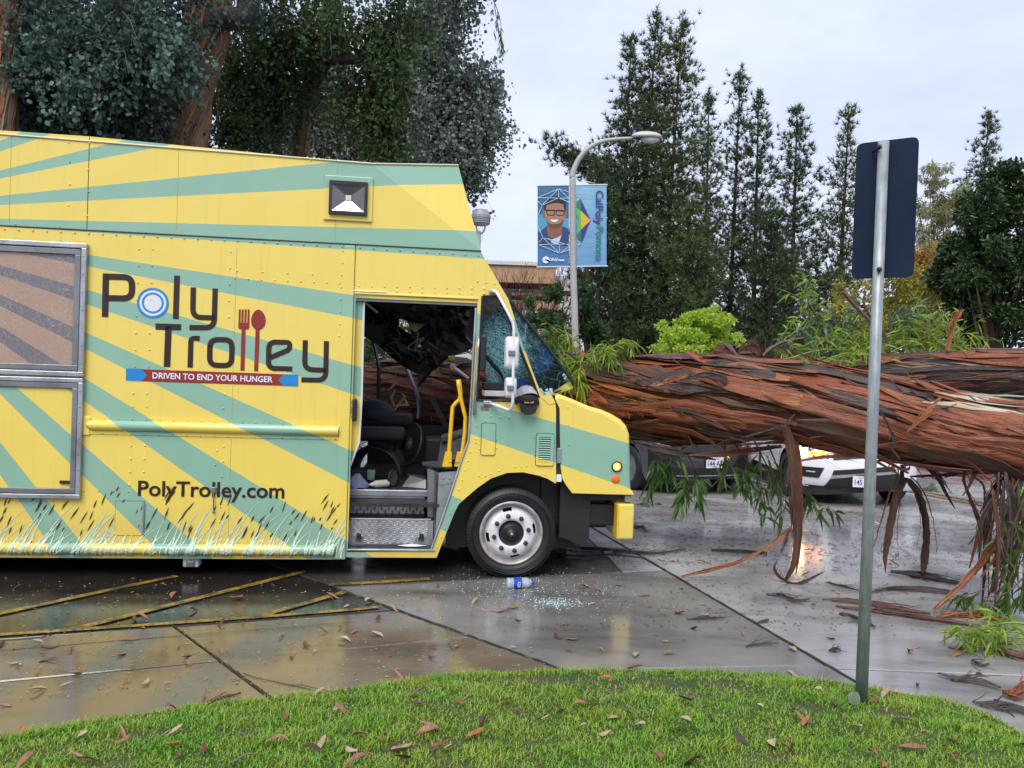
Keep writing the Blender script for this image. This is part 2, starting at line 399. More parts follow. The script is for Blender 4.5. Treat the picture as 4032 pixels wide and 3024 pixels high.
# hairline tooled joint and cracks, as thin grooves of dirt
gm = MB()
def flat_line(pts, w, z=.0075): gm.ribbon([(p[0], p[1], z) for p in pts], w, (0, 0, 1))
flat_line([gnd('Q', 0, 500), gnd('Q', 700, 440), gnd('Q', 1130, 408)], .006)
flat_line([gnd('Q', 1200, 400), gnd('Q', 1850, 350), gnd('Q', 2212, 318)], .006)
flat_line([gnd('Q', *p) for p in ((1510, 640), (1600, 672), (1700, 690), (1770, 708), (1900, 735), (2060, 775), (2212, 790))], .007)
flat_line([gnd('Q', *p) for p in ((1770, 708), (1880, 715), (2000, 742), (2212, 780))], .005)
flat_line([gnd('Q', *p) for p in ((0, 435), (120, 430), (260, 415), (325, 395))], .012)
gm.build('crack', M_JOINT, pave)

rj = random.Random(8); M_MOSS = simple('joint_moss', (.020, .022, .010), .85, var=.6, scale=30, bump=.5)
def moss(l, a, b, w):
    p, q = np.array(l[0]), np.array(l[1]); n = 60; P = [p + (q - p) * (a + (b - a) * k / n) for k in range(n + 1)]
    d = (q - p)[:2] / np.linalg.norm((q - p)[:2]); nv = np.array([-d[1], d[0], 0]); MB().ribbon([(x + nv * rj.uniform(-.004, .004)) * [1, 1, 0] + np.array([0, 0, .0078]) for x in P], [w * rj.uniform(.6, 1.35) for _ in P], (0, 0, 1)).build('joint_moss', M_MOSS, pave)
moss(J1, 0, 1.1, .012); moss(J2, -.1, 1.05, .013); moss(J3, -.9, 1.05, .022)
# far roadway beyond the slabs and a planted bed with a red kerb
road = MB().add([(-120, 17.02, -.006), (120, 17.02, -.006), (120, 60, -.006), (-120, 60, -.006)], [(0, 1, 2, 3)]).build('road', M_ROAD, kind='structure')

def yellow_paint():
    t = NT(bpy.data.materials.new('worn_yellow_line')); c = t.new('NewGeometry').outputs['Position']
    wear = t.ramp(t.math('ADD', t.math('MULTIPLY', t.noise(c, 34, 5, .7), .6), t.math('MULTIPLY', t.noise(c, 5, 3), .4)), [(.43, 0.), (.56, 1.)])
    col = t.mix(wear, (.37, .225, .032), (.06, .045, .025))
    return t.done(t.bsdf(col, .32, 0, t.bump(t.noise(c, 120, 3), .2, .003)))
M_YEL = yellow_paint()
def strip(pts, w, name, label=None, parent=None, z=.0085):
    return MB().ribbon([(p[0], p[1], z) for p in pts], w, (0, 0, 1)).build(name, M_YEL, parent)
lines = empty('parking_bay_markings', kind='structure')
strip([gnd('Q', -900, 470), gnd('Q', 0, 400), gnd('Q', 900, 340), gnd('Q', 1600, 290), gnd('Q', 2212, 242), gnd('R', 300, 385)], .05, 'painted_line', parent=lines)
strip([gnd('Q', -700, 420), gnd('Q', 0, 270), gnd('Q', 760, 105), gnd('Q', 1100, 35)], .065, 'painted_line', parent=lines, z=.0105)
strip([gnd('Q', 450, 370), gnd('Q', 1575, 87), gnd('Q', 1900, 5)], .065, 'painted_line', parent=lines, z=.0105)
strip([gnd('Q', 1590, 292), gnd('Q', 2145, 135)], .065, 'painted_line', parent=lines, z=.0105)
strip([gnd('R', -10, 247), gnd('R', 300, 232), gnd('R', 620, 210)], .07, 'painted_line', parent=lines, z=.0105)
for d in (0, .26):
    a, b = gnd('N', 540, 285), gnd('N', 1150, 400); n = np.array([.96, .28, 0])
    strip([a + n * d + (a - b) * 2, b + n * d + (b - a) * 1.2], .11, 'painted_line', parent=lines, z=.0105)

# raised bed with a red kerb, right background
ka, kb = gnd('N', 655, 120), gnd('N', 1260, 215); kd = (kb - ka) / np.linalg.norm(kb - ka); kn = np.array([-kd[1], kd[0], 0]); kn = kn if kn[0] > 0 else -kn
M_KERB = simple('faded_red_kerb', (.23, .10, .095), .45, var=.35, scale=5, bump=.3)
ka2, kb2 = ka - kd * 7, kb + kd * 9
MB().hexa([ka2 - kn * 0, kb2, kb2 + kn * .17, ka2 + kn * .17, ka2 + [0, 0, .16], kb2 + [0, 0, .16], kb2 + kn * .17 + [0, 0, .165], ka2 + kn * .17 + [0, 0, .165]]).build(
    'kerb', M_KERB, kind='structure')
M_BED = simple('bed_soil', (.09, .065, .045), .8, var=.5, scale=4, bump=.5)
MB().add([ka2 + kn * .17 + [0, 0, .15], kb2 + kn * .17 + [0, 0, .15], kb2 + kn * 16 + [0, 0, .5], ka2 + kn * 16 + [0, 0, .5]], [(0, 1, 2, 3)]).build('planted_bed', M_BED, kind='structure')
MB().add([(-60, 26, .02), (14, 26, .02), (14, 90, .3), (-60, 90, .3)], [(0, 1, 2, 3)]).build('grass_verge', simple('verge_soil', (.075, .085, .035), .8, var=.5, scale=2), kind='structure')

# ---- lawn mound
EDGE = np.array([(-5.5, 1.6), (-4.2, 2.3), (-3.1, 2.85)] + [tuple(gnd('X', *p)[:2]) for p in ((0, 1600), (150, 1574), (300, 1548), (450, 1528), (600, 1514), (760, 1492), (900, 1472), (1050, 1458), (1215, 1451), (1360, 1451), (1500, 1455), (1680, 1466), (1850, 1487), (2000, 1510), (2080, 1530), (2150, 1556), (2212, 1592))]
                + [(2.66, 3.3), (2.9, 2.6), (3.2, 1.6), (3.4, 0.2)])
def edge_dist(p):
    p = np.asarray(p, float); best = np.full(len(p), 1e9)
    for a, b in zip(EDGE[:-1], EDGE[1:]):
        ab = b - a; t = np.clip(((p - a) @ ab) / (ab @ ab), 0, 1); best = np.minimum(best, np.linalg.norm(p - (a + t[:, None] * ab), axis=1))
    return best
def lawn_inside(p):
    P = np.vstack([EDGE, [(3.4, -3), (-5.5, -3)]]); x, y = p[:, 0], p[:, 1]; ins = np.zeros(len(p), bool)
    for a, b in zip(P, np.roll(P, -1, 0)):
        c = ((a[1] > y) != (b[1] > y)); xi = (b[0] - a[0]) * (y - a[1]) / (b[1] - a[1] + 1e-12) + a[0]; ins ^= c & (x < xi)
    return ins
def lawn_z(p):
    d = edge_dist(p); return .012 + .105 * (1 - np.exp(-d / .42)) + .008 * np.sin(p[:, 0] * 5.1) * np.cos(p[:, 1] * 6.3) * np.minimum(1, d * 3)
ctr = np.array([0., -1.5]); nt = 26
E2 = np.vstack([np.array(smooth_path(EDGE, 6))]); E2 = np.vstack([E2, [(3.4, -2.5)]]); E2 = np.vstack([[(-5.5, -2.5)], E2])
ts = 1 - np.linspace(0, 1, nt) ** 1.7
V = []
for t in ts: V.append(ctr + (E2 - ctr) * t)
V = np.concatenate(V); inm = lawn_z(V); inm[:len(E2)] = -.02
V3 = np.column_stack([V, inm]); ne = len(E2); Fq = []
for i in range(nt - 1):
    for k in range(ne - 1): Fq.append((i * ne + k, (i + 1) * ne + k, (i + 1) * ne + k + 1, i * ne + k + 1))
def turf_mat():
    t = NT(bpy.data.materials.new('turf_soil')); c = t.new('NewGeometry').outputs['Position']
    col = t.mix(t.ramp(t.noise(c, 3.5, 5, .65), [(.42, 0.), (.62, 1.)]), (.035, .062, .012), (.075, .062, .03))
    return t.done(t.bsdf(col, .8, 0, t.bump(t.noise(c, 70, 4), .6, .01)))
lawn = link('lawn', np_mesh('lawn', V3, np.array(Fq), True), turf_mat(), kind='structure')

def bare_patch(p):      # 0..1: muddy worn patches along the edge
    c = np.zeros(len(p))
    for z, x, y, r in (('R', 1350, 850, .23), ('R', 1550, 840, .22), ('R', 2150, 880, .22), ('S', 250, 960, .20), ('S', 1350, 1180, .12), ('S', 900, 1150, .10)):
        q = gnd(z, x, y, .05)[:2]; c = np.maximum(c, np.exp(-(((p - q) * [1, 1.6]) ** 2).sum(1) / r ** 2 * .9))
    return c
N = 210000
p = np.column_stack([RNG.uniform(-3.6, 3.2, N), 4.35 - 2.3 * RNG.random(N) ** .9])
p = p[lawn_inside(p)]; ed = edge_dist(p); keep = (ed > .012) & (RNG.random(len(p)) > bare_patch(p) * .97); p = p[keep]; ed = ed[keep]
z = lawn_z(p); n = len(p)
clump = .5 + .5 * np.sin(p[:, 0] * 9 + 3 * np.sin(p[:, 1] * 7)) * np.sin(p[:, 1] * 11 + 2 * np.sin(p[:, 0] * 5))
hgt = RNG.uniform(.009, .028, n) * (.5 + .95 * clump); hgt *= np.where(ed < .06, 1.25, 1)
th = RNG.uniform(0, 2 * np.pi, n); bend = RNG.uniform(.3, 1.6, n) * hgt; wd = RNG.uniform(.0016, .0034, n)
sx, sy = -np.sin(th), np.cos(th); bx, by = np.cos(th), np.sin(th)
B0 = np.column_stack([p, z - .004])
def off(a, b, h): return B0 + np.column_stack([a, b, h])
v0 = off(sx * wd, sy * wd, 0 * wd); v1 = off(-sx * wd, -sy * wd, 0 * wd)
v2 = off(-sx * wd * .8 + bx * bend * .35, -sy * wd * .8 + by * bend * .35, hgt * .65); v3 = off(sx * wd * .8 + bx * bend * .35, sy * wd * .8 + by * bend * .35, hgt * .65)
v4 = off(bx * bend, by * bend, hgt)
VV = np.stack([v0, v1, v2, v3, v4], 1).reshape(-1, 3); b5 = np.arange(n) * 5
FF = np.concatenate([np.stack([b5, b5 + 1, b5 + 2], 1), np.stack([b5, b5 + 2, b5 + 3], 1), np.stack([b5 + 3, b5 + 2, b5 + 4], 1)])
def grass_mat():
    t = NT(bpy.data.materials.new('grass_blades')); g = t.new('NewGeometry'); c = g.outputs['Position']; r = g.outputs['Random Per Island']
    pt = t.ramp(t.noise(c, 3.2, 5, .65), [(.36, 0.), (.60, 1.)])
    a = t.mix(r, (.085, .24, .018), (.24, .52, .04)); b = t.mix(r, (.22, .34, .03), (.46, .52, .07))
    col = t.mix(t.math('MULTIPLY', pt, .65), a, b)
    col = t.mix(t.ramp(r, [(.955, 0.), (.965, 1.)], 'CONSTANT'), col, (.38, .27, .11))
    tr = t.new('BsdfTranslucent'); t.l.new(col, tr.inputs['Color']); mx = t.new('MixShader'); mx.inputs[0].default_value = .35
    t.l.new(t.bsdf(col, .38, spec=.5), mx.inputs[1]); t.l.new(tr.outputs[0], mx.inputs[2]); return t.done(mx.outputs[0])
link('grass', np_mesh('grass', VV, FF, False), grass_mat(), kind='stuff', label='short wet green grass covering the lawn in the foreground', cat='grass')
# ------------------------------------------------------------------ the food truck
SUNC = (-5.297, 2.713)                                   # where the painted rays meet, in truck axes (along, height)
RAYS = [(35.0, 32.0), (26.6, 23.5), (18.0, 15.0), (9.5, 6.5), (1.55, -1.3), (-6.25, -9.2), (-14.55, -17.6), (-23.05, -26.25), (-31.9, -35.4), (-41.5, -45.25), (-52.1, -56.2), (-63.5, -68.0)]
def ray_factor(t, c):
    sp = t.new('SeparateXYZ'); t.l.new(c, sp.inputs[0])
    ang = t.math('ARCTAN2', t.math('SUBTRACT', sp.outputs[2], SUNC[1]), t.math('SUBTRACT', sp.outputs[0], SUNC[0]))
    pos = t.math('DIVIDE', t.math('ADD', t.math('MULTIPLY', ang, 180 / math.pi), 90.0), 135.0)
    st = [(0.0, 0.0)]
    for hi, lo in sorted(RAYS, key=lambda r: r[1]): st += [((lo + 90) / 135, 1.0), ((hi + 90) / 135, 0.0)]
    return t.ramp(pos, st, 'CONSTANT')
def truck_paint(name='truck_paint'):
    t = NT(bpy.data.materials.new(name)); c = t.coord()
    f = ray_factor(t, c); n = t.noise(c, 1.7, 5, .6)
    ye = t.mix(n, (.82, .61, .10), (.86, .68, .15)); gr = t.mix(n, (.235, .44, .32), (.28, .49, .37))
    col = t.mix(f, ye, gr)
    streak = t.ramp(t.noise(t.mapping(c, (9, 9, .5)), 2.0, 5, .6), [(.55, 0.), (.8, 1.)])
    col = t.mix(t.math('MULTIPLY', streak, .20), col, (.36, .28, .14))
    spot = t.ramp(t.noise(c, 75, 3, .6), [(.69, 0.), (.75, 1.)])
    col = t.mix(t.math('MULTIPLY', spot, .35), col, (.88, .85, .66))
    col = t.mix(t.math('MULTIPLY', t.ramp(t.noise(c, 21, 4, .7), [(.71, 0.), (.76, 1.)]), .5), col, (.16, .12, .05))
    sz = t.new('SeparateXYZ'); t.l.new(c, sz.inputs[0])
    film = t.math('MULTIPLY', t.ramp(t.math('ADD', sz.outputs[2], t.math('MULTIPLY', t.noise(c, 6, 5, .7), .5)), [(.38, 1.), (.85, 0.)]), .28)
    col = t.mix(film, col, (.20, .155, .08))
    bp = t.bump(t.noise(t.mapping(c, (1, 1, .6)), 2.6, 3), .14, .06); bp = t.bump(t.noise(c, 90, 2), .06, .002, bp)
    return t.done(t.bsdf(col, t.math('ADD', t.math('MULTIPLY', n, .2), .22), 0, bp, spec=.5, coat=.45, coat_rough=.10))
M_PAINT = truck_paint()
def film_mat():
    t = NT(bpy.data.materials.new('crazed_window_film')); c = t.coord(); f = ray_factor(t, c)
    n = t.noise(c, 5, 5, .6); g = t.noise(c, 130, 3, .7)
    a = t.mix(n, (.34, .215, .15), (.46, .31, .23)); b = t.mix(n, (.125, .115, .135), (.20, .185, .205))
    col = t.mix(f, a, b); col = t.mix(t.math('MULTIPLY', t.ramp(g, [(.45, 0.), (.7, 1.)]), .18), col, (.16, .10, .07))
    vo = t.new('TexVoronoi', feature='DISTANCE_TO_EDGE'); vo.inputs['Scale'].default_value = 26; vo.inputs['Randomness'].default_value = 1
    dn = t.new('TexNoise'); dn.inputs['Scale'].default_value = 30; t.l.new(c, dn.inputs['Vector'])
    t.l.new(t.mix(.04, c, dn.outputs['Color'], 'ADD'), vo.inputs['Vector'])
    sp = t.new('SeparateXYZ'); t.l.new(c, sp.inputs[0])
    core = t.ramp(t.noise(c, 1.9, 2), [(.38, 0.), (.55, 1.)])
    col = t.mix(t.math('MULTIPLY', t.math('MULTIPLY', t.ramp(vo.outputs['Distance'], [(.0, 1.), (.035, 0.)]), core), .55), col, (.62, .50, .42))
    return t.done(t.bsdf(col, .14, 0, t.bump(n, .05, .02), spec=.6, coat=.4, coat_rough=.08))
def alu(name, c=(.55, .57, .60), rough=.32, scale=(3, 60, 60)):
    t = NT(bpy.data.materials.new(name)); o = t.coord(); n = t.noise(t.mapping(o, scale), 3, 5, .6); d = t.noise(o, 4, 5, .6)
    col = t.mix(t.ramp(d, [(.4, 0.), (.7, 1.)]), c, tuple(x * .62 for x in c))
    return t.done(t.bsdf(col, t.math('ADD', t.math('MULTIPLY', n, .2), rough - .08), .85, t.bump(n, .08, .004)))
M_ALU = alu('aluminium'); M_ALU2 = alu('dull_steel', (.30, .31, .325), .42, (40, 40, 3))
def diamond_plate():
    t = NT(bpy.data.materials.new('diamond_plate')); c = t.coord(); sp = t.new('SeparateXYZ'); t.l.new(c, sp.inputs[0])
    def lug(a, ph):
        x = t.math('ADD', t.math('MULTIPLY', sp.outputs[0], 1.0), 0.0); zz = sp.outputs[2]
        p = t.math('ADD', t.math('MULTIPLY', x, math.cos(a)), t.math('MULTIPLY', zz, math.sin(a))); q = t.math('SUBTRACT', t.math('MULTIPLY', zz, math.cos(a)), t.math('MULTIPLY', x, math.sin(a)))
        u = t.math('SINE', t.math('ADD', t.math('MULTIPLY', p, 6.283 / .042), ph)); v = t.math('SINE', t.math('ADD', t.math('MULTIPLY', q, 6.283 / .042), ph))
        return t.math('MULTIPLY', t.math('POWER', t.math('MAXIMUM', u, 0.0), 1.4), t.math('POWER', t.math('MAXIMUM', v, 0.0), 6.0))
    h = t.math('ADD', lug(.785, 0.0), lug(-.785, 1.57))
    d = t.noise(c, 5, 5, .65)
    col = t.mix(t.ramp(d, [(.42, 0.), (.68, 1.)]), (.62, .63, .66), (.30, .30, .315)); col = t.mix(t.math('MULTIPLY', h, .7, True), col, (.16, .16, .175))
    return t.done(t.bsdf(col, .34, .7, t.bump(h, .9, .006)))
M_DIAM = diamond_plate()
M_BLACK = simple('black_underbody', (.012, .012, .013), .6, bump=.2)
M_INT = simple('dark_interior', (.020, .019, .019), .5, var=.4, scale=5, bump=.3, bscale=12)
M_RUB = simple('black_rubber', (.014, .014, .016), .45, var=.25, scale=20, bump=.15)
M_TYRE = simple('tyre_rubber', (.0085, .0085, .0095), .5, var=.3, scale=30, bump=.25, bscale=60)
M_WHITE = simple('white_enamel', (.78, .78, .80), .28, var=.05, scale=9)
M_WHEEL = simple('white_wheel_paint', (.70, .69, .70), .38, var=.16, scale=7, bump=.08)
M_YBAR = simple('yellow_handrail_paint', (.78, .48, .02), .33, var=.1, scale=20)
M_BROWN = simple('dark_brown_vinyl', (.026, .009, .008), .4, var=.1)
M_RED = simple('red_vinyl', (.27, .024, .016), .4, var=.08)
M_BLUE = simple('blue_vinyl', (.012, .23, .58), .4, var=.12, scale=9)
M_WVIN = simple('white_vinyl', (.74, .76, .86), .4, var=.04)
M_PGRN = simple('pale_green_vinyl', (.60, .76, .58), .42, var=.1)
M_OLIV = simple('dark_olive_vinyl', (.040, .045, .012), .42, var=.3)

truck = empty('food_truck', TO, TA, label='yellow and green striped food truck with its cab roof crushed', cat='food truck')
WD = 2.28; UL = -6.6; ZS = .168; ZT = 3.42; ZM = 2.70
def T(name, mb, mat, parent=None, smooth=False, **kw): return mb.build(name, mat, parent or truck, smooth, **kw)
def q2(*pts, w=0.0): return [tp(z, x, y, w) for z, x, y in pts]

# --- raised upper body: two panels with a seam, front end canted back
us = tp('A', 549, 350)[0]
e0, e1 = tp('X', 833, 343), tp('X', 990, 358, .10); e2 = tp('B', 1095, 768)
T('upper_panel', MB().plate([(UL, ZM + .004), (us - .003, ZM + .004), (us - .003, 3.425), (UL, 3.43)], [], 0, .03), M_PAINT)
cr0 = tp('B', 420, 232)                                   # upper end of the crease
P0 = (us + .003, 0, ZM + .004); P1 = (e2[0], 0, ZM + .006); P2 = (e1[0], .10, e1[1]); P3 = (cr0[0], 0, cr0[1]); P4 = (us + .003, 0, 3.425)
fr = MB().add([P0, P1, P3, P4, P2], [(0, 1, 2, 3), (1, 4, 2)])
fr.add([(a[0], a[1] + .03, a[2]) for a in (P0, P1, P3, P4, P2)], [(3, 2, 1, 0), (2, 4, 1)])
fr.add([P0, P1, P2, P3, P4] + [(a[0], a[1] + .03, a[2]) for a in (P0, P1, P2, P3, P4)], [(0, 5, 6, 1), (1, 6, 7, 2), (2, 7, 8, 3), (3, 8, 9, 4), (4, 9, 5, 0)])
T('upper_panel', fr, M_PAINT)
# front of the raised body, roof and far side
T('front_fascia', MB().hexa([(e2[0] - .02, .03, ZM + .01), (e2[0], .03, ZM + .01), (e2[0], WD - .05, ZM + .01), (e2[0] - .02, WD - .05, ZM + .01),
                              (e1[0] - .02, .13, e1[1]), (e1[0], .13, e1[1]), (e1[0], WD - .15, e1[1]), (e1[0] - .02, WD - .15, e1[1])]), M_PAINT)
T('roof', MB().add([(UL, .0, 3.43), (cr0[0], 0, cr0[1] + .002), (e1[0], .10, e1[1] + .002), (e1[0], WD - .1, e1[1] + .002), (cr0[0], WD, cr0[1] + .002), (UL, WD, 3.43),
                    (UL, WD / 2, 3.50), (cr0[0], WD / 2, 3.47), (e1[0], WD / 2, 3.42)], [(0, 1, 7, 6), (1, 2, 8, 7), (6, 7, 4, 5), (7, 8, 3, 4)]), simple('white_roof', (.6, .6, .58), .5))
T('roof_edge', MB().tube([(UL, -.004, 3.432), (cr0[0], -.004, cr0[1] + .004), (e1[0], .096, e1[1] + .004)], .007, 6), simple('pale_trim', (.74, .66, .42), .35))
upv = -1.5
T('far_side_wall', MB().plate([(UL, ZS), (upv, ZS), (upv, 2.66), (-.42, 2.66), (e1[0], 3.38), (UL, 3.42)], [], WD, WD - .03), M_PAINT)
T('rear_wall', MB().box(UL, UL + .03, .03, WD - .03, ZS, 3.42), M_PAINT)
T('bulkhead', MB().box(upv - .06, upv - .03, .05, WD - .05, .5, 2.68), M_INT)

# --- main side panel
sT = tp('A', 0, 625)[1]
pl_l = tp('A', 2145, 740)[0]; pl_r = tp('H', 197, 130)[0]
T('side_panel', MB().plate([(UL, ZS), (pl_l, ZS), (pl_l, ZM - .004), (UL, ZM - .004)], [], .0, .03), M_PAINT)
T('seam_trim', MB().tube([(UL, -.002, ZM), (e2[0] + .005, -.002, ZM)], .0065, 6), simple('dark_seam', (.06, .075, .05), .5))
T('door_pillar', MB().bbox(pl_l, pl_r, -.014, .05, ZS - .018, ZM - .012, .006), M_PAINT)
# faint vertical lap joints in the skin
lj = MB()
for z, x, y in (('A', 65, 300), ('A', 1108, 300), ('A', 2100, 200)):
    u = tp(z, x, y)[0]; lj.box(u - .0012, u + .0012, -.0015, .002, ZM + .03, 3.38)
for z, x, y in (('A', 1470, 900), ('A', 380, 660)):
    u = tp(z, x, y)[0]; lj.box(u - .0012, u + .0012, -.0015, .002, ZS + .16, ZM - .08)
T('lap_joint', lj, simple('lap_shadow', (.42, .33, .10), .5))
u0 = tp('A', 549, 300)[0]
T('panel_gap', MB().box(u0 - .003, u0 + .003, .001, .02, ZM + .01, 3.41), M_BLACK)

# --- serving window and the hatch under it, both in aluminium frames
def framed(name, z, x1, yt0, yt1, yb0, yb1, xr_b, pane_mat, pane_name, wdt, uleft):
    root = empty(name); root.parent = truck
    ur = tp(z, x1, yt1)[0]; vt = tp(z, x1, yt1)[1]; vb = tp(z, xr_b, yb1)[1]
    fr = wdt
    T(pane_name, MB().box(uleft, ur - fr * .75, -.012, -.002, vb + fr * .75, vt - fr * .75), pane_mat, root)
    def bar(a0, a1, b0, b1):
        T('frame_bar', MB().bbox(a0, a1, -.040, -.001, b0, b1, .004), M_ALU, root)
    bar(uleft, ur, vt - fr * .42, vt); bar(uleft, ur, vb, vb + fr * .42); bar(ur - fr * .42, ur, vb + fr * .42, vt - fr * .42)
    i = fr * .50
    def bar2(a0, a1, b0, b1): T('frame_bar', MB().bbox(a0, a1, -.030, -.001, b0, b1, .004), M_ALU2, root)
    bar2(uleft, ur - i, vt - fr, vt - i); bar2(uleft, ur - i, vb + i, vb + fr); bar2(ur - fr, ur - i, vb + fr, vt - fr)
    sc = MB()
    for k in range(14):
        u = ur - .12 - k * .16
        for v in (vt - fr * .2, vb + fr * .2): sc.lathe([(.006, 0), (.004, .003), (0, .004)], (u, -.040, v), (0, -1, 0), 6)
    for k in range(7):
        v = vb + .1 + k * (vt - vb - .2) / 6; sc.lathe([(.006, 0), (.004, .003), (0, .004)], (ur - fr * .2, -.040, v), (0, -1, 0), 6)
    T('screws', sc, M_ALU2, root, kind='stuff')
    return root, ur, vt, vb
win, wur, wvt, wvb = framed('serving_window', 'O', 505, 68, 90, 830, 842, 480, film_mat(), 'window_pane', .088, -5.1)
hat, hur, hvt, hvb = framed('serving_hatch', 'O', 483, 842, 852, 1520, 1531, 457, M_PAINT, 'hatch_panel', .078, -5.1)
T('frame_bar', MB().bbox(-5.14, -5.1, -.041, -.001, wvb, wvt, .004), M_ALU, win); T('frame_bar', MB().bbox(-5.14, -5.1, -.041, -.001, hvb, hvt, .004), M_ALU, hat)
for y in (895, 1438):
    u, v = tp('O', 385, y); T('latch', MB().bbox(u - .05, u + .045, -.028, -.012, v - .012, v + .012, .004), M_RUB, hat)

# --- rub rails (half-round mouldings with flanges)
def rail(ua, ub, v, r, wout, name):
    n = 10; vs, fs = [], []
    for u in (ua, ua + .04, ub):
        k0 = .45 if u == ua else 1
        for k in range(n + 1):
            a = math.pi * k / n; vs.append((u, -math.sin(a) * wout * k0, v + math.cos(a) * r * k0))
    for i in range(2):
        for k in range(n): fs.append((i * (n + 1) + k, i * (n + 1) + k + 1, (i + 1) * (n + 1) + k + 1, (i + 1) * (n + 1) + k))
    fs.append(tuple(range(n + 1)))
    o = T(name, MB().add(vs, fs), M_PAINT, smooth=True)
    T('flange', MB().box(ua - .03, ub, -.006, -.001, v + r, v + r + .028).box(ua - .03, ub, -.006, -.001, v - r - .028, v - r), M_PAINT, o)
    return o
ra = tp('C', 540, 450); rb = tp('C', 2100, 470)
RV = (tp('C', 1300, 450)[1]); rail(ra[0], pl_l, RV, .042, .042, 'rub_rail')
SV = tp('C', 1300, 1206)[1]; SR = .045; SW = .05
rail(UL, pl_l, SV, SR, SW, 'skirt_rail')
T('skirt_flange', MB().box(UL, pl_l, -.008, .0, ZS - .012, SV - SR), M_PAINT)
c0, c1 = tp('C', 520, 378), tp('C', 560, 495)
T('rail_end_cap', MB().bbox(c0[0], c1[0], -.012, -.0005, c1[1], c0[1], .005), M_PAINT)

# --- floodlight box
fo = q2(('B', 125, 300), ('B', 427, 320), ('B', 423, 595), ('B', 122, 578))
fl = empty('flood_light'); fl.parent = truck
T('surround', MB().bbox(fo[0][0], fo[1][0], -.018, -.001, fo[2][1], fo[0][1], .006), M_PAINT, fl)
gi = q2(('B', 158, 338), ('B', 395, 350), ('B', 392, 558), ('B', 157, 545))
T('housing', MB().plate([(gi[0][0], gi[2][1]), (gi[1][0], gi[2][1]), (gi[1][0], gi[0][1]), (gi[0][0], gi[0][1])],
   [[(gi[0][0] + .022, gi[2][1] + .026), (gi[1][0] - .022, gi[2][1] + .026), (gi[1][0] - .022, gi[0][1] - .03), (gi[0][0] + .022, gi[0][1] - .03)]], -.045, -.019), M_RUB, fl)
a0, a1, b0, b1 = gi[0][0] + .022, gi[1][0] - .022, gi[2][1] + .026, gi[0][1] - .03; cx_, cz_ = (a0 + a1) / 2, (b0 + b1) / 2 + .005; s_ = .022
def refl_shade(c): return simple('reflector_%d' % c, (.01 * c,) * 3, .25, .6)  # side and top facets darker, bottom paler: light and shade put into colour
q_ = [(a0, -.040, b0), (a1, -.040, b0), (a1, -.040, b1), (a0, -.040, b1), (cx_ - s_, -.0195, cz_ - s_), (cx_ + s_, -.0195, cz_ - s_), (cx_ + s_, -.0195, cz_ + s_), (cx_ - s_, -.0195, cz_ + s_)]
T('reflector', MB().add(q_, [(1, 2, 6, 5), (2, 3, 7, 6), (3, 0, 4, 7)]), refl_shade(16), fl); T('reflector', MB().add(q_, [(0, 1, 5, 4)]), refl_shade(70), fl)
T('lamp_chip', MB().box(cx_ - s_, cx_ + s_, -.026, -.0196, cz_ - s_, cz_ + s_), simple('lamp_chip', (.62, .62, .50), .4), fl)

# --- lettering (flat vinyl, a few millimetres proud)
DW = -.0035
def vp(x, y): return np.array(t3('V', x, y, DW))
VM = abs(tp('V', 1100, 500)[0] - tp('V', 1000, 500)[0]) / 100   # metres per unit in that crop
def letter(mb, paths):
    for pts, r, w in paths:
        P = round_path([vp(*p) for p in pts], r * VM, 7) if r else [vp(*p) for p in pts]
        mb.ribbon(P, w * VM, (0, 1, 0))
lt = {}
LET = {'P': [([(148, 58), (140, 438)], 0, 54), ([(150, 86), (376, 92), (374, 277), (145, 273)], 75, 54)],
       'l': [([(768, 78), (756, 455)], 0, 50)],
       'y': [([(909, 180), (905, 440), (1095, 446)], 75, 47), ([(1100, 190), (1090, 532), (875, 530)], 80, 47)],
       'T': [([(580, 521), (803, 527)], 0, 56), ([(693, 520), (680, 873)], 0, 56)],
       'r': [([(881, 879), (889, 622), (965, 625)], 65, 46)],
       'e': [([(1771, 891), (1563, 885), (1568, 655), (1751, 660), (1748, 722), (1578, 792)], 62, 46)],
       'yy': [([(1885, 640), (1879, 895), (2066, 902)], 75, 46), ([(2069, 648), (2062, 990), (1850, 985)], 80, 46)]}
signage = empty('lettering'); signage.parent = truck
for k, v in LET.items():
    mb = MB(); letter(mb, v); T('letter', mb, M_BROWN, signage)
mb = MB(); P = round_path([vp(1055, 634), vp(1247, 637), vp(1243, 863), vp(1051, 858)], 70 * VM, 7, True); mb.ribbon(P + [P[0], P[1]], 48 * VM, (0, 1, 0)); T('letter', mb, M_BROWN, signage)
def disc(cx, cy, r0, r1, w):
    c = vp(cx, cy); vs, fs = [], []; n = 40
    for k in range(n):
        a = 2 * math.pi * k / n
        for r in (r0, r1): vs.append((c[0] + math.cos(a) * r * VM, w, c[2] + math.sin(a) * r * VM))
    for k in range(n): fs.append((2 * k, 2 * k + 1, (2 * k + 3) % (2 * n), (2 * k + 2) % (2 * n)))
    return MB().add(vs, fs)
T('plate_emblem', disc(557, 316, 0.5, 134, -.003), M_WVIN, signage)
rg = disc(557, 316, 115, 136, -.0042); rg2 = disc(557, 316, 76, 94, -.0042); rg.add(rg2.v, rg2.f); T('plate_ring', rg, M_BLUE, signage)
fk = MB()
for x in (1314, 1339, 1365, 1391): fk.ribbon([vp(x, 372), vp(x - 3, 492)], 17 * VM, (0, 1, 0))
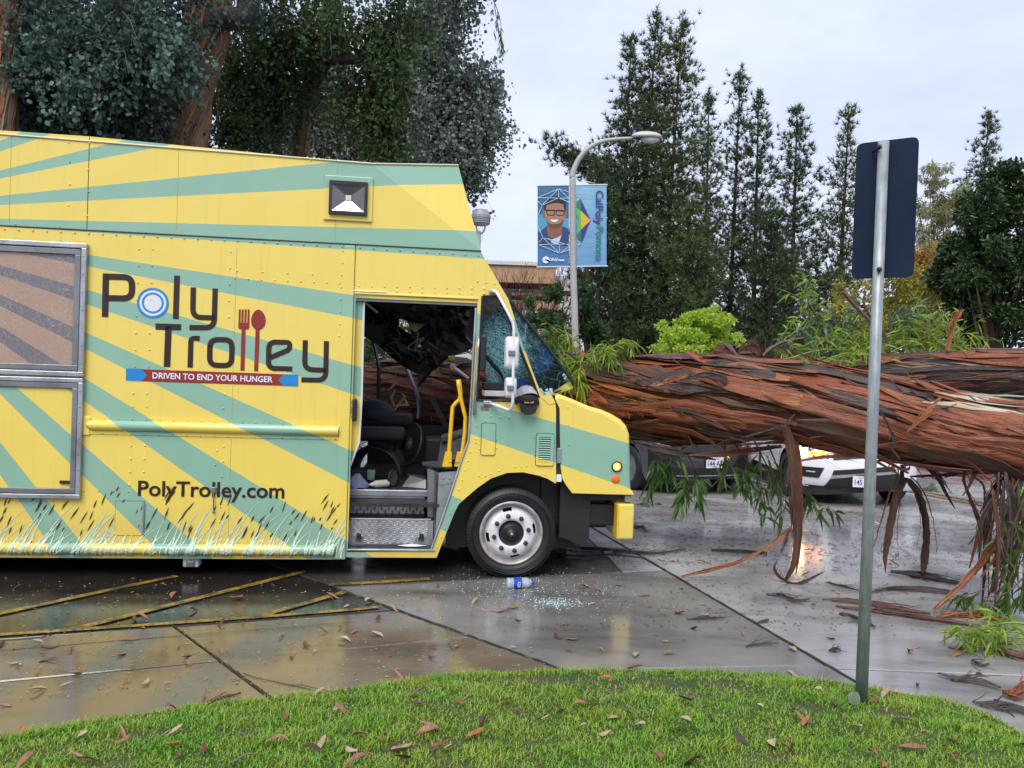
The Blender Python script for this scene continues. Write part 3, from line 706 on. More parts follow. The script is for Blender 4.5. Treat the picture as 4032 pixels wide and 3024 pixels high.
fk.add([vp(*p) for p in ((1302, 488), (1398, 490), (1396, 535), (1388, 545), (1309, 543), (1301, 533))], [(0, 1, 2, 3, 4, 5)]); fk.ribbon([vp(1347, 540), vp(1337, 905)], 36 * VM, (0, 1, 0))
T('fork_emblem', fk, M_RED, signage)
sp_ = MB(); ring = [vp(1476 + 63 * math.cos(a) * (1 - .12 * math.sin(a)), 462 - 88 * math.sin(a)) for a in np.linspace(0, 2 * math.pi, 28, endpoint=False)]
sp_.add(ring, [tuple(range(28))]); sp_.ribbon([vp(1470, 535), vp(1456, 910)], 36 * VM, (0, 1, 0)); T('spoon_emblem', sp_, M_RED, signage)
def poly(name, pts, mat, w=DW): T(name, MB().add([(*((lambda a: (a[0], w, a[1]))(tp('V', x, y, w))),) for x, y in pts], [tuple(range(len(pts)))]), mat, signage)
poly('ribbon_banner', [(460, 893), (1700, 937), (1652, 988), (1698, 1037), (460, 997), (508, 946)], M_RED, -.003)
poly('ribbon_end', [(323, 885), (458, 890), (503, 945), (458, 995), (322, 990)], M_BLUE, -.0042)
poly('ribbon_end', [(1824, 940), (1822, 1042), (1697, 1037), (1650, 988), (1700, 936)], M_BLUE, -.0042)
a, b = np.array(t3('V', 553, 972, -.0046)), np.array(t3('V', 1600, 1007, -.0046)); d = (b - a) / np.linalg.norm(b - a)
T('slogan', text_on(MB(), 'DRIVEN TO END YOUR HUNGER', a, d, (-d[2] * 0, 0, 1), 51 * VM, np.linalg.norm(b - a), .022), M_WVIN, signage)
a, b = np.array(t3('C', 857, 871, -.0045)), np.array(t3('C', 1768, 886, -.0045)); d = (b - a) / np.linalg.norm(b - a)
T('web_address', text_on(MB(), 'PolyTrolley.com', a, d, (0, 0, 1), 90 * .6329 / 495, np.linalg.norm(b - a), .018), M_BROWN, signage)

# --- printed grass along the skirt
def sk_w(v):
    d = (v - SV) / SR
    return -(SW * math.sqrt(max(0, 1 - d * d)) + .0035) if abs(d) < 1 else (-.0095 if v < SV else (-.0095 if v < SV + SR + .03 else -.003))
rg_ = random.Random(5)
pale, dark = MB(), MB()
zb = ZS - .005
umx = pl_r
for i in range(170):
    u = rg_.uniform(-4.25, umx); h = (rg_.uniform(.10, .30) if rg_.random() < .75 else rg_.uniform(.3, .46)); lean = rg_.uniform(-.02, .16) + h * .3; w0 = rg_.uniform(.006, .013)
    pts, ws = [], []
    for k in range(12):
        t = k / 11; v = zb + h * t; x = u + lean * t ** 1.8
        if x > umx - .01: break
        pw = -.018 if x > pl_l - .004 else sk_w(v)
        pts.append((x, pw - .0004 * (i % 3), v)); ws.append(w0 * (1 - t ** 1.6) + .001)
    if len(pts) > 3: pale.ribbon(pts, ws, (0, 1, 0))
cl = [(-4.05, .52), (-3.75, .62), (-3.55, .55), (-3.2, .60), (-2.95, .5), (-2.75, .62), (-2.6, .5), (-2.35, .48), (-1.95, .50), (-1.8, .45), (-1.62, .62), (-1.5, .5), (-2.15, .45), (-1.42, .6), (-3.9, .5), (-3.35, .45)]
for i in range(95):
    cu, ch = cl[i % len(cl)]
    u = cu + rg_.gauss(0, .045); v0 = zb + ch * rg_.uniform(.28, .85); L = rg_.uniform(.03, .11); sl = rg_.uniform(.25, .75)
    if u + L > umx - .02: continue
    pts = []; ws = []
    for k in range(5):
        t = k / 4; x = u + L * sl * t; v = v0 + L * t; pw = -.018 if x > pl_l - .004 else sk_w(v)
        pts.append((x, pw - .0012, v)); ws.append(.001 + rg_.uniform(.007, .013) * math.sin(math.pi * t))
    dark.ribbon(pts, ws, (0, 1, 0))
T('grass_print', pale, M_PGRN, kind='stuff'); T('seed_print', dark, M_OLIV, kind='stuff')

# --- cab side: one skin with the door opening and the quarter window cut out
dr_l = pl_r + .004
arch = q2(('D', 1405, 797), ('D', 1350, 765), ('D', 1290, 745), ('D', 1200, 726), ('D', 1100, 730), ('D', 1000, 765), ('D', 920, 820), ('D', 850, 880), ('D', 800, 925), ('D', 770, 985), ('D', 740, 1060), ('D', 700, 1160), ('D', 662, 1258))
top = [(dr_l, ZM - .006), (e2[0] + .0, ZM - .004)]
apil = q2(('J', 265, 0), ('J', 330, 110), ('J', 392, 215), ('J', 462, 430), ('J', 510, 600), ('J', 618, 900), ('J', 700, 1120), ('J', 762, 1270), ('J', 855, 1258), ('J', 900, 1335), ('D', 1405, 330))
outer = top + apil + arch + [(tp('D', 662, 1258)[0] - .02, ZS - .002), (dr_l, ZS - .002)]
door = q2(('H', 215, 160), ('H', 1993, 195), ('H', 1985, 420), ('I', 1288, 0), ('I', 1262, 450), ('I', 1185, 660), ('I', 1080, 985), ('I', 890, 1535))
dhole = [(dr_l + .012, tp('H', 215, 160)[1])] + door[1:] + [(dr_l + .012, tp('I', 60, 1545)[1])]
qw = q2(('J', 112, 183), ('J', 300, 186), ('J', 372, 330), ('J', 430, 520), ('J', 520, 760), ('J', 640, 1060), ('J', 722, 1280), ('J', 560, 1322), ('J', 55, 1318), ('J', 85, 700))
T('cab_side_panel', MB().plate(outer, [dhole, qw], 0, .028), M_PAINT)
# header lip and gutter over the door
hl = q2(('H', 200, 118), ('H', 2000, 165)); hb = q2(('H', 200, 195), ('H', 1990, 250))
T('door_header', MB().bbox(hl[0][0], hl[1][0], -.012, .03, hl[0][1] - .012, hl[0][1] + .004, .004).bbox(hl[0][0], hl[1][0] - .004, .004, .04, hb[0][1], hl[0][1] - .014, .003), M_PAINT)
T('gutter', MB().bbox(hl[0][0] - .02, hl[0][0] + .26, -.016, -.001, hl[0][1] + .008, hl[0][1] + .016, .003), M_WHITE)
T('door_track', MB().box(hb[0][0], hb[1][0], .02, .06, hb[0][1] - .02, hb[0][1] - .001), M_ALU2)
# door edge trims
T('door_seal', MB().tube([(u, -.002, v) for u, v in q2(('H', 1970, 340), ('I', 1278, 0), ('I', 1250, 460), ('I', 1175, 670), ('I', 1072, 990), ('I', 884, 1530))], .010, 6), M_ALU)
T('grab_rod', MB().tube([(u, -.03, v) for u, v in q2(('J', 70, 640), ('J', 62, 760), ('J', 40, 1100), ('J', 22, 1480), w=-.03)], .011, 8), M_ALU, smooth=True)
T('quarter_window_seal', MB().tube([(u, .0, v) for u, v in qw + [qw[0]]], .013, 6), M_RUB)
bp = q2(('J', 88, 610), ('J', 140, 1000))
T('mirror_arm_pad', MB().bbox(bp[0][0], bp[1][0], -.05, -.012, bp[1][1], bp[0][1], .012), M_RUB)
# sill strip
s0, s1 = tp('I', 40, 1512), tp('I', 900, 1540); ZSILL = s0[1]
T('door_sill', MB().bbox(dr_l, s1[0] + .02, -.012, .25, s1[1] + .004, s0[1], .004), M_ALU)

# --- folded-back sliding door behind the pillar
sd = q2(('H', 205, 250), ('H', 345, 252), ('H', 312, 1659), ('I', 203, 0), ('I', 186, 470), ('I', 72, 770), w=.055)
sl_ = [(pl_l - .5, sd[0][1])] + [sd[0], sd[1], sd[2], sd[4], sd[5]] + [(sd[5][0], .30), (pl_l - .5, .30)]
ob = empty('sliding_door'); ob.parent = truck
T('door_leaf', MB().plate([sl_[0], sl_[2], sl_[3], sl_[4], sl_[5], sl_[6], sl_[7]], [], .055, .085), M_PAINT, ob)
T('edge_trim', MB().tube([(a[0], .05, a[1]) for a in (sd[1], sd[2], sd[4], sd[5])], .008, 6), M_WHITE, ob)
sl = q2(('H', 190, 380), ('H', 150, 1545), w=.05)
T('door_window_gasket', MB().bbox(dr_l - .03, dr_l + .006, .04, .0545, sl[1][1], sl[0][1], .006), M_RUB, ob)
hd = q2(('I', 98, 48), ('I', 160, 265), w=.03)
T('handle', MB().bbox(hd[0][0], hd[1][0], .0, .05, hd[1][1], hd[0][1], .012), M_RUB, ob)

# --- hood: side profile lofted across with rounded near edges
hp = q2(('J', 905, 1262), ('J', 945, 1245), ('J', 1100, 1305), ('J', 1280, 1382), ('D', 1690, 336), ('D', 1760, 366), ('D', 1815, 400), ('D', 1850, 440), ('D', 1867, 490), ('D', 1871, 600), ('D', 1873, 760), ('D', 1876, 835), ('D', 1892, 850), ('D', 1892, 866), ('D', 1700, 862), ('D', 1506, 856), ('D', 1475, 815), ('D', 1446, 768), ('D', 1434, 690), ('D', 1430, 500), ('D', 1428, 330))
cu_ = sum(p[0] for p in hp) / len(hp); cv_ = sum(p[1] for p in hp) / len(hp)
layers = [(0, .035), (.006, .018), (.018, .006), (.045, 0), (WD - .05, 0), (WD - .01, .012), (WD, .035)]
vs, fs = [], []; n = len(hp)
for w, d in layers:
    for i, (u, v) in enumerate(hp):
        fu = d if 5 <= i <= 12 else 0; fv = d if 0 <= i <= 9 else 0
        if w == layers[0][0]: pass
        vs.append((u - fu * (1 if i >= 5 else 0), w, v - fv))
for i in range(len(layers) - 1):
    for k in range(n): fs.append((i * n + k, i * n + (k + 1) % n, (i + 1) * n + (k + 1) % n, (i + 1) * n + k))
hood = T('hood', MB().add(vs, fs), M_PAINT, smooth=False)
nearcap = MB(); nearcap.plate([(u - (.035 if 5 <= i <= 12 else 0), v - (.035 if i <= 9 else 0)) for i, (u, v) in enumerate(hp)], [], 0, .004)
T('hood_side', nearcap, M_PAINT, hood)
T('hood_gap', MB().plate(q2(('J', 868, 1262), ('J', 905, 1268), ('J', 945, 1300), ('D', 1432, 400), ('D', 1440, 785), ('D', 1404, 785), ('D', 1402, 420), ('D', 1395, 290)), [], .012, .05), M_BLACK)
g0, g1 = tp('D', 1412, 575), tp('D', 1437, 670)
T('hood_latch', MB().bbox(g0[0], g1[0], -.008, .02, g1[1], g0[1], .004), M_ALU)
g0, g1 = tp('D', 1408, 740), tp('D', 1438, 786)
T('hood_hinge', MB().bbox(g0[0], g1[0], -.01, .02, g1[1], g0[1], .004), M_WHITE)
T('cowl', MB().plate(q2(('J', 757, 1292), ('J', 764, 1262), ('J', 855, 1250), ('J', 905, 1345), ('J', 840, 1365)), [], -.006, .02), M_PAINT)
# turn signal and reflector
def amber(name, e):
    t = NT(bpy.data.materials.new(name)); c = t.coord(); n = t.noise(c, 160, 2)
    return t.done(t.bsdf(t.mix(n, (.85, .19, .01), (.95, .30, .02)), .2, emis=(1.0, .36, .03), estr=e, coat=.5))
s = tp('D', 1782, 690); ts_ = empty('turn_signal'); ts_.parent = truck
T('bezel', MB().lathe([(.034, .002), (.044, .002), (.046, .010), (.040, .016), (.033, .012)], (s[0], 0, s[1]), (0, -1, 0), 28), M_RUB, ts_, True)
T('lens', MB().lathe([(.034, .006), (.028, .016), (.012, .022), (.0005, .023)], (s[0], 0, s[1]), (0, -1, 0), 28), amber('lit_amber_lens', 1.6), ts_, True)
T('bulb', MB().lathe([(.016, .0225), (.010, .026), (.0005, .027)], (s[0], 0, s[1]), (0, -1, 0), 20), simple('glowing_bulb', (1, .8, .3), .4, emis=(1, .72, .2), estr=3.0), ts_, True)
s = tp('D', 1775, 768)
T('side_reflector', MB().lathe([(.036, .001), (.036, .006), (.030, .010), (.0005, .011)], (s[0], 0, s[1]), (0, -1, 0), 24), simple('orange_reflector', (.80, .16, .012), .3, var=.1), smooth=True)
# hood vent grille on the cab side
g0, g1 = tp('D', 1284, 484), tp('D', 1386, 684); gi0, gi1 = tp('D', 1300, 505), tp('D', 1368, 664)
vg = empty('vent_grille'); vg.parent = truck
rr = lambda a0, a1, b0, b1, r: [tuple(p) for p in round_path([(a0, b0), (a1, b0), (a1, b1), (a0, b1)], r, 4, True)]
T('grille_frame', MB().plate(rr(g0[0], g1[0], g1[1], g0[1], .02), [rr(gi0[0], gi1[0], gi1[1], gi0[1], .008)[::-1]], -.014, -.001), M_PAINT, vg)
T('grille_gap', MB().plate(rr(g0[0] - .004, g1[0] + .004, g1[1] - .004, g0[1] + .004, .022), [], -.0022, -.0004), M_BLACK, vg)
T('grille_back', MB().box(gi0[0], gi1[0], -.0045, -.0024, gi1[1], gi0[1]), M_BLACK, vg)
for k in range(11):
    v = gi1[1] + (k + .5) * (gi0[1] - gi1[1]) / 11
    T('slat', MB().hexa([(gi0[0], -.011, v - .006), (gi1[0], -.011, v - .006), (gi1[0], -.004, v + .002), (gi0[0], -.004, v + .002), (gi0[0], -.0125, v - .003), (gi1[0], -.0125, v - .003), (gi1[0], -.006, v + .005), (gi0[0], -.006, v + .005)]), M_PAINT, vg)
g0, g1 = tp('D', 944, 421), tp('D', 1023, 618)
T('fuel_door_gap', MB().plate(rr(g0[0] - .004, g1[0] + .004, g1[1] - .004, g0[1] + .004, .016), [], -.0022, -.0004), M_BLACK)
T('fuel_door', MB().plate(rr(g0[0], g1[0], g1[1], g0[1], .014), [], -.012, -.001), M_PAINT)
g0, g1 = tp('D', 936, 312), tp('D', 986, 342)
T('decal', MB().box(g0[0], g1[0], -.004, -.001, g1[1], g0[1]), simple('purple_decal', (.20, .13, .17), .4, var=.5, scale=80))

# --- rivets: too small to pick apart, one part
rv = MB()
dome = MB().lathe([(.0085, 0), (.0068, .0042), (.0035, .006), (.0003, .0065)], (0, 0, 0), (0, -1, 0), 7)
def rivet(p, k=1.0): rv.add([(p[0] + a * k, b - .0005 + (p[2] if len(p) > 2 else 0), p[1] + c * k) for a, b, c in dome.v], dome.f)
def row(pa, pb, n, w=0.0, k=1.0):
    for i in range(n):
        t = i / max(1, n - 1); rivet((pa[0] + (pb[0] - pa[0]) * t, pa[1] + (pb[1] - pa[1]) * t, w), k)
row(tp('A', 28, 635), tp('A', 2130, 743), 26, -.002); row(tp('A', 95, 607), tp('A', 2190, 727), 9)
for x0, x1 in ((860, 865), (946, 950)): row(tp('A', x1, 760), tp('A', x0 - 22, 1490), 8); row(tp('C', x0 - 30, 235), tp('C', x0 - 55, 805), 8)
row(tp('A', 1435, 777), tp('A', 1422, 1182), 5); row(tp('C', 1400, 240), tp('C', 1338, 680), 6); row(tp('C', 1392, 565), tp('C', 1365, 1035), 6)
row(tp('A', 1462, 942), tp('A', 2112, 972), 9); row(tp('A', 1475, 896), tp('A', 1945, 916), 4)
row(tp('A', 2132, 770), tp('A', 2110, 1300), 8); row(tp('C', 520, 840), tp('C', 800, 845), 4)
row(tp('C', 560, 388), tp('C', 2090, 432), 19, -.006, .8); row(tp('C', 640, 482), tp('C', 2085, 518), 18, -.006, .8)
row((-4.1, SV + SR + .014), (pl_l - .03, SV + SR + .014), 30, -.006, .8)
for y0, y1 in ((20, 62), (85, 138)): row(tp('H', 275, y0), tp('H', 2085, y1), 11)
row(tp('B', 345, 750), tp('B', 1080, 800), 10, -.002); row(tp('B', 1075, 960), tp('B', 1180, 975), 3)
for i, (x, y) in enumerate(((12, 45), (556, 100), (549, 265), (552, 403), (541, 552), (426, 95), (434, 217), (434, 357), (426, 488), (1912, 190), (1955, 190), (1932, 210))): rivet(tp('A', x, y))
row(tp('D', 1000, 378), tp('D', 1113, 388), 3); row(tp('D', 1040, 290), tp('D', 1095, 295), 2)
for x, y in ((1478, 322), (1480, 432), (1484, 554), (1488, 680), (1305, 742), (1332, 740), (1190, 690), (1150, 692), (1220, 686), (1050, 716), (1000, 735), (965, 748), (925, 747), (870, 600), (905, 540), (930, 580), (1033, 520), (1035, 575), (965, 410), (912, 440), (905, 520), (858, 655), (840, 712), (820, 772), (800, 832), (785, 888), (1268, 510), (1270, 620), (1392, 520), (1395, 620), (770, 955), (745, 985), (712, 1075), (690, 1130), (665, 1190)): rivet(tp('D', x, y), .9)
T('rivets', rv, M_PAINT, kind='stuff')
# small hinged access flap, tool hook
a0, a1 = tp('C', 722, 905), tp('C', 890, 1118)
T('access_flap_gap', MB().box(a0[0] - .003, a1[0] + .003, -.0016, -.0002, a1[1] - .003, a0[1] + .003), M_BLACK)
T('access_flap', MB().plate([(a0[0], a1[1]), (a1[0], a1[1]), (a1[0], a0[1]), (a0[0], a0[1])], [], -.004, -.0018), M_PAINT)
T('flap_hinge', MB().cyl((a1[0], -.008, a1[1] + .01), (a1[0], -.008, a0[1] - .005), .008, 8), M_ALU)
k0, k1 = tp('C', 1332, 820), tp('C', 1332, 972)
T('latch_hook', MB().bbox(k0[0] - .018, k0[0] + .018, -.02, -.005, k0[1] - .045, k0[1] + .005, .004).tube([(k0[0], -.018, k0[1]), (k1[0], -.016, k1[1])], .005, 6).lathe([(.004, -.004), (.012, 0), (.004, .004)], (k1[0], -.016, k1[1]), (0, -1, 0), 10), M_ALU2)

# --- front wheel
hc = tp('D', 1128, 1108, -.01); wz = .385
fw = empty('front_wheel'); fw.parent = truck
c = (hc[0], .0, hc[1])
Rt, Rr = tp('D', 1422, 1110)[0] - hc[0], tp('D', 1320, 1110)[0] - hc[0]
Rt = hc[1] + .002
T('tyre', MB().lathe([(Rr - .01, .03), (Rr + .012, .0), (Rr + .05, -.022), (Rt - .055, -.018), (Rt - .022, -.004), (Rt - .004, .018), (Rt, .05), (Rt, .19), (Rt - .02, .225), (Rr, .21)], c, (0, 1, 0), 64), M_TYRE, fw, True)
sw = MB()
for r in (Rr + .055, Rt - .045): sw.lathe([(r, -.0225), (r + .004, -.026), (r + .008, -.0215)], c, (0, 1, 0), 64)
for k in range(90):      # shallow tread blocks at the shoulder
    a = 2 * math.pi * k / 90; e = (math.cos(a), math.sin(a)); f_ = (-e[1], e[0])
    def pt(r, s, y): return (c[0] + e[0] * r + f_[0] * s, y, c[2] + e[1] * r + f_[1] * s)
    sw.hexa([pt(Rt - .03, -.009, -.004), pt(Rt - .03, .009, -.004), pt(Rt - .028, .009, .02), pt(Rt - .028, -.009, .02), pt(Rt - .002, -.009, .006), pt(Rt - .002, .009, .006), pt(Rt + .001, .009, .05), pt(Rt + .001, -.009, .05)])
T('tread', sw, M_TYRE, fw, kind='stuff')
M_RIM = simple('dirty_rim_lip', (.42, .39, .36), .4, .3, var=.4, scale=9)
T('rim', MB().lathe([(Rr + .006, .004), (Rr - .004, -.010), (Rr - .016, .0), (Rr - .026, .03), (Rr - .034, .05), (Rr - .040, .055)], c, (0, 1, 0), 64), M_RIM, fw, True)
# dished disc with four hand holes
nd = 96; vs, fs = [], []
prof = [(Rr - .038, .056), (Rr - .05, .045), (Rr - .065, .022), (Rr - .075, .012), (Rr - .10, .004), (.135, .002), (.108, .004), (.104, .02)]
holes = [math.radians(x) for x in (100, 190, 280, 10)]
keep_f = []
for r, h in prof:
    for k in range(nd):
        a = 2 * math.pi * k / nd; vs.append((c[0] + math.cos(a) * r, h, c[2] + math.sin(a) * r))
for i in range(len(prof) - 1):
    for k in range(nd):
        am = 2 * math.pi * (k + .5) / nd
        if i in (1, 2) and any(abs((am - h + math.pi) % (2 * math.pi) - math.pi) < .19 for h in holes): continue
        fs.append((i * nd + k, i * nd + (k + 1) % nd, (i + 1) * nd + (k + 1) % nd, (i + 1) * nd + k))
T('wheel_disc', MB().add(vs, fs), M_WHEEL, fw, True)
T('hub', MB().lathe([(.106, .01), (.104, .022), (.06, .022), (.058, -.006), (.045, -.012), (.044, -.03), (.030, -.034), (.022, -.046), (.0005, -.047)], c, (0, 1, 0), 40), M_RUB, fw, True)
T('hub_cap', MB().lathe([(.028, -.035), (.024, -.040), (.012, -.048), (.010, -.055), (.0005, -.056)], c, (0, 1, 0), 24), M_ALU2, fw, True)
for k in range(8):
    a = math.radians(12 + 45 * k); p = (c[0] + math.cos(a) * .146, 0, c[2] + math.sin(a) * .146)
    T('lug_nut', MB().lathe([(.021, .004), (.021, -.004), (.0165, -.006), (.0165, -.026), (.011, -.030), (.0005, -.030)], p, (0, 1, 0), 6), simple('rusty_lug_nut', (.055, .038, .032), .45, .5, var=.5, scale=60), fw)
T('wheel_back', MB().lathe([(Rr - .03, .08), (.05, .09), (.0005, .09)], c, (0, 1, 0), 32), M_BLACK, fw)
far_w = empty('far_front_wheel'); far_w.parent = truck
T('tyre', MB().lathe([(.24, -.03), (.30, .01), (Rt - .02, .0), (Rt, -.05), (Rt, -.19), (Rt - .02, -.22), (.2, -.2), (.06, -.2)], (c[0], WD, c[2]), (0, 1, 0), 40), M_TYRE, far_w, True)
for nm, w0 in (('rear_wheel', .08), ('far_rear_wheel', WD - .55)):
    r_ = empty(nm); r_.parent = truck
    T('tyre', MB().lathe([(.2, .02), (.27, .0), (Rt - .02, .0), (Rt, .04), (Rt, .2), (Rt - .03, .23), (Rt - .03, .25), (Rt, .27), (Rt, .43), (Rt - .02, .47), (.26, .47), (.2, .45)], (-4.75, w0, Rt), (0, 1, 0), 40), M_TYRE, r_, True)
# --- underbody
ub = MB(); ub.box(UL + .1, .9, .5, .62, .42, .58).box(UL + .1, .9, WD - .62, WD - .5, .42, .58)
T('chassis_rails', ub, M_BLACK)
T('floor_pan', MB().box(UL + .03, -.62, .035, WD - .035, .575, .60), M_INT)
T('wheel_well', MB().add([(-.55, .25, .2), (-.55, .25, .95), (.62, .25, .95), (.62, .25, .2), (-.55, .03, .95), (.62, .03, .95), (-.62, .03, .2), (-.62, .03, .62)],
   [(0, 1, 2, 3), (1, 4, 5, 2)]), M_BLACK)
T('engine_block', MB().bbox(.25, .86, .22, 2.0, .38, .83, .03), M_BLACK)
x0, x1 = tp('D', 1432, 865, .1)[0], tp('D', 1620, 865, .1)[0]
T('axle_skirt', MB().plate([(x0, tp('D', 1430, 1130, .1)[1]), (x0 + .10, tp('D', 1540, 1150, .1)[1]), (x0 + .16, tp('D', 1565, 1178, .1)[1]), (x1, tp('D', 1618, 1140, .1)[1]), (x1, .8), (x0, .8)], [], .1, .3), M_BLACK)
T('bumper_bracket', MB().hexa([t3('D', 1600, 900, .08), t3('D', 1790, 900, .08), (tp('D', 1790, 900, .08)[0], .4, .75), (tp('D', 1600, 900, .08)[0], .4, .75), t3('D', 1600, 870, .08), t3('D', 1870, 870, .08), (tp('D', 1870, 870)[0], .4, .8), (tp('D', 1600, 870)[0], .4, .8)])
  .bbox(tp('D', 1560, 1000, .1)[0], tp('D', 1830, 1000, .1)[0], .12, .3, tp('D', 1700, 1060, .1)[1], tp('D', 1700, 930, .1)[1], .01), M_BLACK)
b0, b1 = tp('D', 1787, 1142), tp('D', 1892, 925)
bm_ = T('front_bumper', MB().bbox(b0[0], b1[0], -.01, WD + .01, b0[1], b1[1], .014), M_PAINT)
T('bumper_end', MB().bbox(b0[0] - .012, b0[0] + .004, -.012, .10, b0[1] + .004, b1[1] - .004, .004), M_YBAR, bm_)
T('headlamp', MB().bbox(tp('D', 1840, 880)[0], tp('D', 1884, 880)[0], .02, .2, tp('D', 1860, 915)[1], tp('D', 1860, 872)[1], .01), simple('lamp_glass', (.25, .25, .24), .1, coat=.6))
for ua, ub_, w0, w1, za, zb2 in ((tp('P', 540, 470, .5)[0], tp('P', 700, 470, .5)[0], .45, 1.1, .05, .5), (tp('P', 1160, 470, .4)[0], tp('P', 1420, 470, .4)[0], .4, 1.6, .06, .55), (tp('P', 1500, 470, .5)[0], tp('P', 2000, 470, .5)[0], .5, 1.9, .10, .55), (tp('P', 800, 470, .3)[0], tp('P', 935, 470, .3)[0], .3, .6, .145, .4), (-4.3, -3.9, .6, 1.6, .1, .5)):
    T('underbody_tank', MB().bbox(ua, ub_, w0, w1, za, zb2, .02), M_BLACK)
e = t3('P', 1188, 500, .04)
T('exhaust_bracket', MB().bbox(e[0] - .062, e[0] + .062, .03, .12, e[2] - .035, e[2] + .05, .014), simple('pale_bracket', (.55, .55, .56), .35, var=.35, scale=16))
T('exhaust_pad', MB().bbox(e[0] - .03, e[0] + .03, .018, .031, e[2] - .03, e[2] + .02, .008), M_ALU2)
# ------------------------------------------------------------------ cab interior, steps, glass, mirrors
# step well
FW = .30                                                   # floor edge depth
f0 = tp('I', 70, 930, FW); f1 = tp('I', 858, 940, FW)
ZF = f0[1]; ux = f1[0]; ul = dr_l - .03
T('cab_floor', MB().box(ul, .75, FW + .03, WD - .06, ZF - .04, ZF - .003), M_INT)
T('floor_nosing', MB().bbox(ul, ux, FW - .012, FW + .04, tp('I', 70, 993, FW)[1], ZF, .006), M_ALU)
r0 = tp('I', 100, 1050, FW)[1]; r1 = tp('I', 100, 1190, FW)[1]
T('riser', MB().box(ul, ux - .03, FW + .012, FW + .04, r0, tp('I', 70, 993, FW)[1]), M_ALU)
T('riser', MB().box(ul, ux - .03, FW + .004, FW + .03, r1, r0), M_DIAM)
bo = MB()
for x in (128, 288, 438, 598, 742):
    p = t3('I', x, 1025, FW); bo.lathe([(.011, 0), (.008, .006), (.0003, .007)], (p[0], FW + .011, p[2]), (0, -1, 0), 8)
    p = t3('I', x, 1085, FW); bo.lathe([(.008, 0), (.006, .005), (.0003, .006)], (p[0], FW + .003, p[2]), (0, -1, 0), 8)
T('step_bolts', bo, M_ALU2, kind='stuff')
SWp = .12
t0 = tp('I', 100, 1205, SWp); 
T('step_tread', MB().box(ul, ux + .05, SWp + .004, FW + .02, t0[1] - .02, t0[1]), M_RUB)
pa = q2(('I', 112, 1222), ('I', 862, 1222), ('I', 842, 1390), ('I', 745, 1395), ('I', 730, 1410), ('I', 722, 1455), ('I', 236, 1462), ('I', 230, 1392), ('I', 125, 1385), w=SWp)
T('step_box', MB().plate(pa, [], SWp - .012, SWp), M_DIAM)
T('step_box', MB().box(ul, ux + .05, SWp + .002, SWp + .02, tp('I', 100, 1490, SWp)[1], t0[1] - .021), M_ALU)
T('step_lip', MB().bbox(pa[0][0] - .015, pa[1][0] + .02, SWp - .018, SWp + .004, pa[0][1] + .001, pa[0][1] + .011, .003), M_ALU)
for x in (182, 790):
    a = t3('I', x, 1400, SWp); T('step_catch', MB().bbox(a[0] - .018, a[0] + .018, SWp - .03, SWp - .0125, a[2] - .03, a[2] + .035, .006).cyl((a[0] - .025, SWp - .025, a[2] - .02), (a[0] + .025, SWp - .025, a[2] - .02), .010, 8), M_RUB)
T('step_well_floor', MB().box(ul, ux + .06, .03, SWp + .02, s0[1] - .03, s0[1] + .006), M_RUB)
# front wall of the step well: dark side and bright face
T('step_well_side', MB().add([(ux, FW + .02, ZF + .22), (ux + .06, .10, ZF + .18), (ux + .075, .05, s0[1]), (ux, FW + .02, s0[1])] , [(0, 1, 2, 3)]), M_ALU2)
bf = q2(('I', 962, 770), ('I', 1138, 755), ('I', 1110, 860), ('I', 885, 1530), ('I', 925, 1400), w=.06)
T('step_well_face', MB().plate([bf[0], bf[1], bf[2], bf[3], bf[4]][::-1], [], .06, .075), M_ALU)
sp0 = q2(('I', 850, 730), ('I', 965, 775), ('I', 935, 1500), ('I', 850, 1520), w=.16)
T('step_well_liner', MB().plate(sp0[::-1], [], .16, .17), M_ALU2)
b_ = q2(('I', 962, 770), ('I', 1135, 755), ('I', 1105, 858), ('I', 962, 892), w=.05)
T('kick_bracket', MB().plate(b_[::-1], [], .044, .056), M_ALU)
for x in (1007, 1068):
    p = t3('I', x, 826, .044); T('bolt', MB().lathe([(.010, 0), (.009, .006), (.0003, .009)], (p[0], .044, p[2]), (0, -1, 0), 8), M_ALU2)
T('dash_ledge', MB().hexa([t3('I', 800, 705, .5), t3('I', 1140, 745, .08), (tp('I', 1180, 745, .08)[0] + .1, .5, tp('I', 1140, 745, .08)[1]), t3('I', 800, 690, 1.0), t3('I', 800, 690, .5), t3('I', 1140, 735, .08), (tp('I', 1180, 735, .08)[0] + .1, .5, tp('I', 1140, 735, .08)[1] + .03), t3('I', 800, 660, 1.0)]), M_ALU2)
T('dash_panel', MB().hexa([t3('I', 985, 440, .55), t3('I', 1240, 430, .25), t3('I', 1240, 720, .25), t3('I', 950, 700, .55), t3('I', 985, 400, .7), t3('I', 1240, 330, .45), t3('I', 1260, 700, .6), t3('I', 940, 690, .7)]), simple('grey_dash', (.10, .10, .11), .45, var=.4))
T('dash_panel', MB().hexa([t3('I', 985, 430, .5), t3('I', 1180, 395, .3), t3('I', 1190, 410, .3), t3('I', 985, 475, .5), t3('I', 985, 425, .62), t3('I', 1190, 335, .45), t3('I', 1190, 345, .45), t3('I', 985, 470, .62)]), M_ALU2)
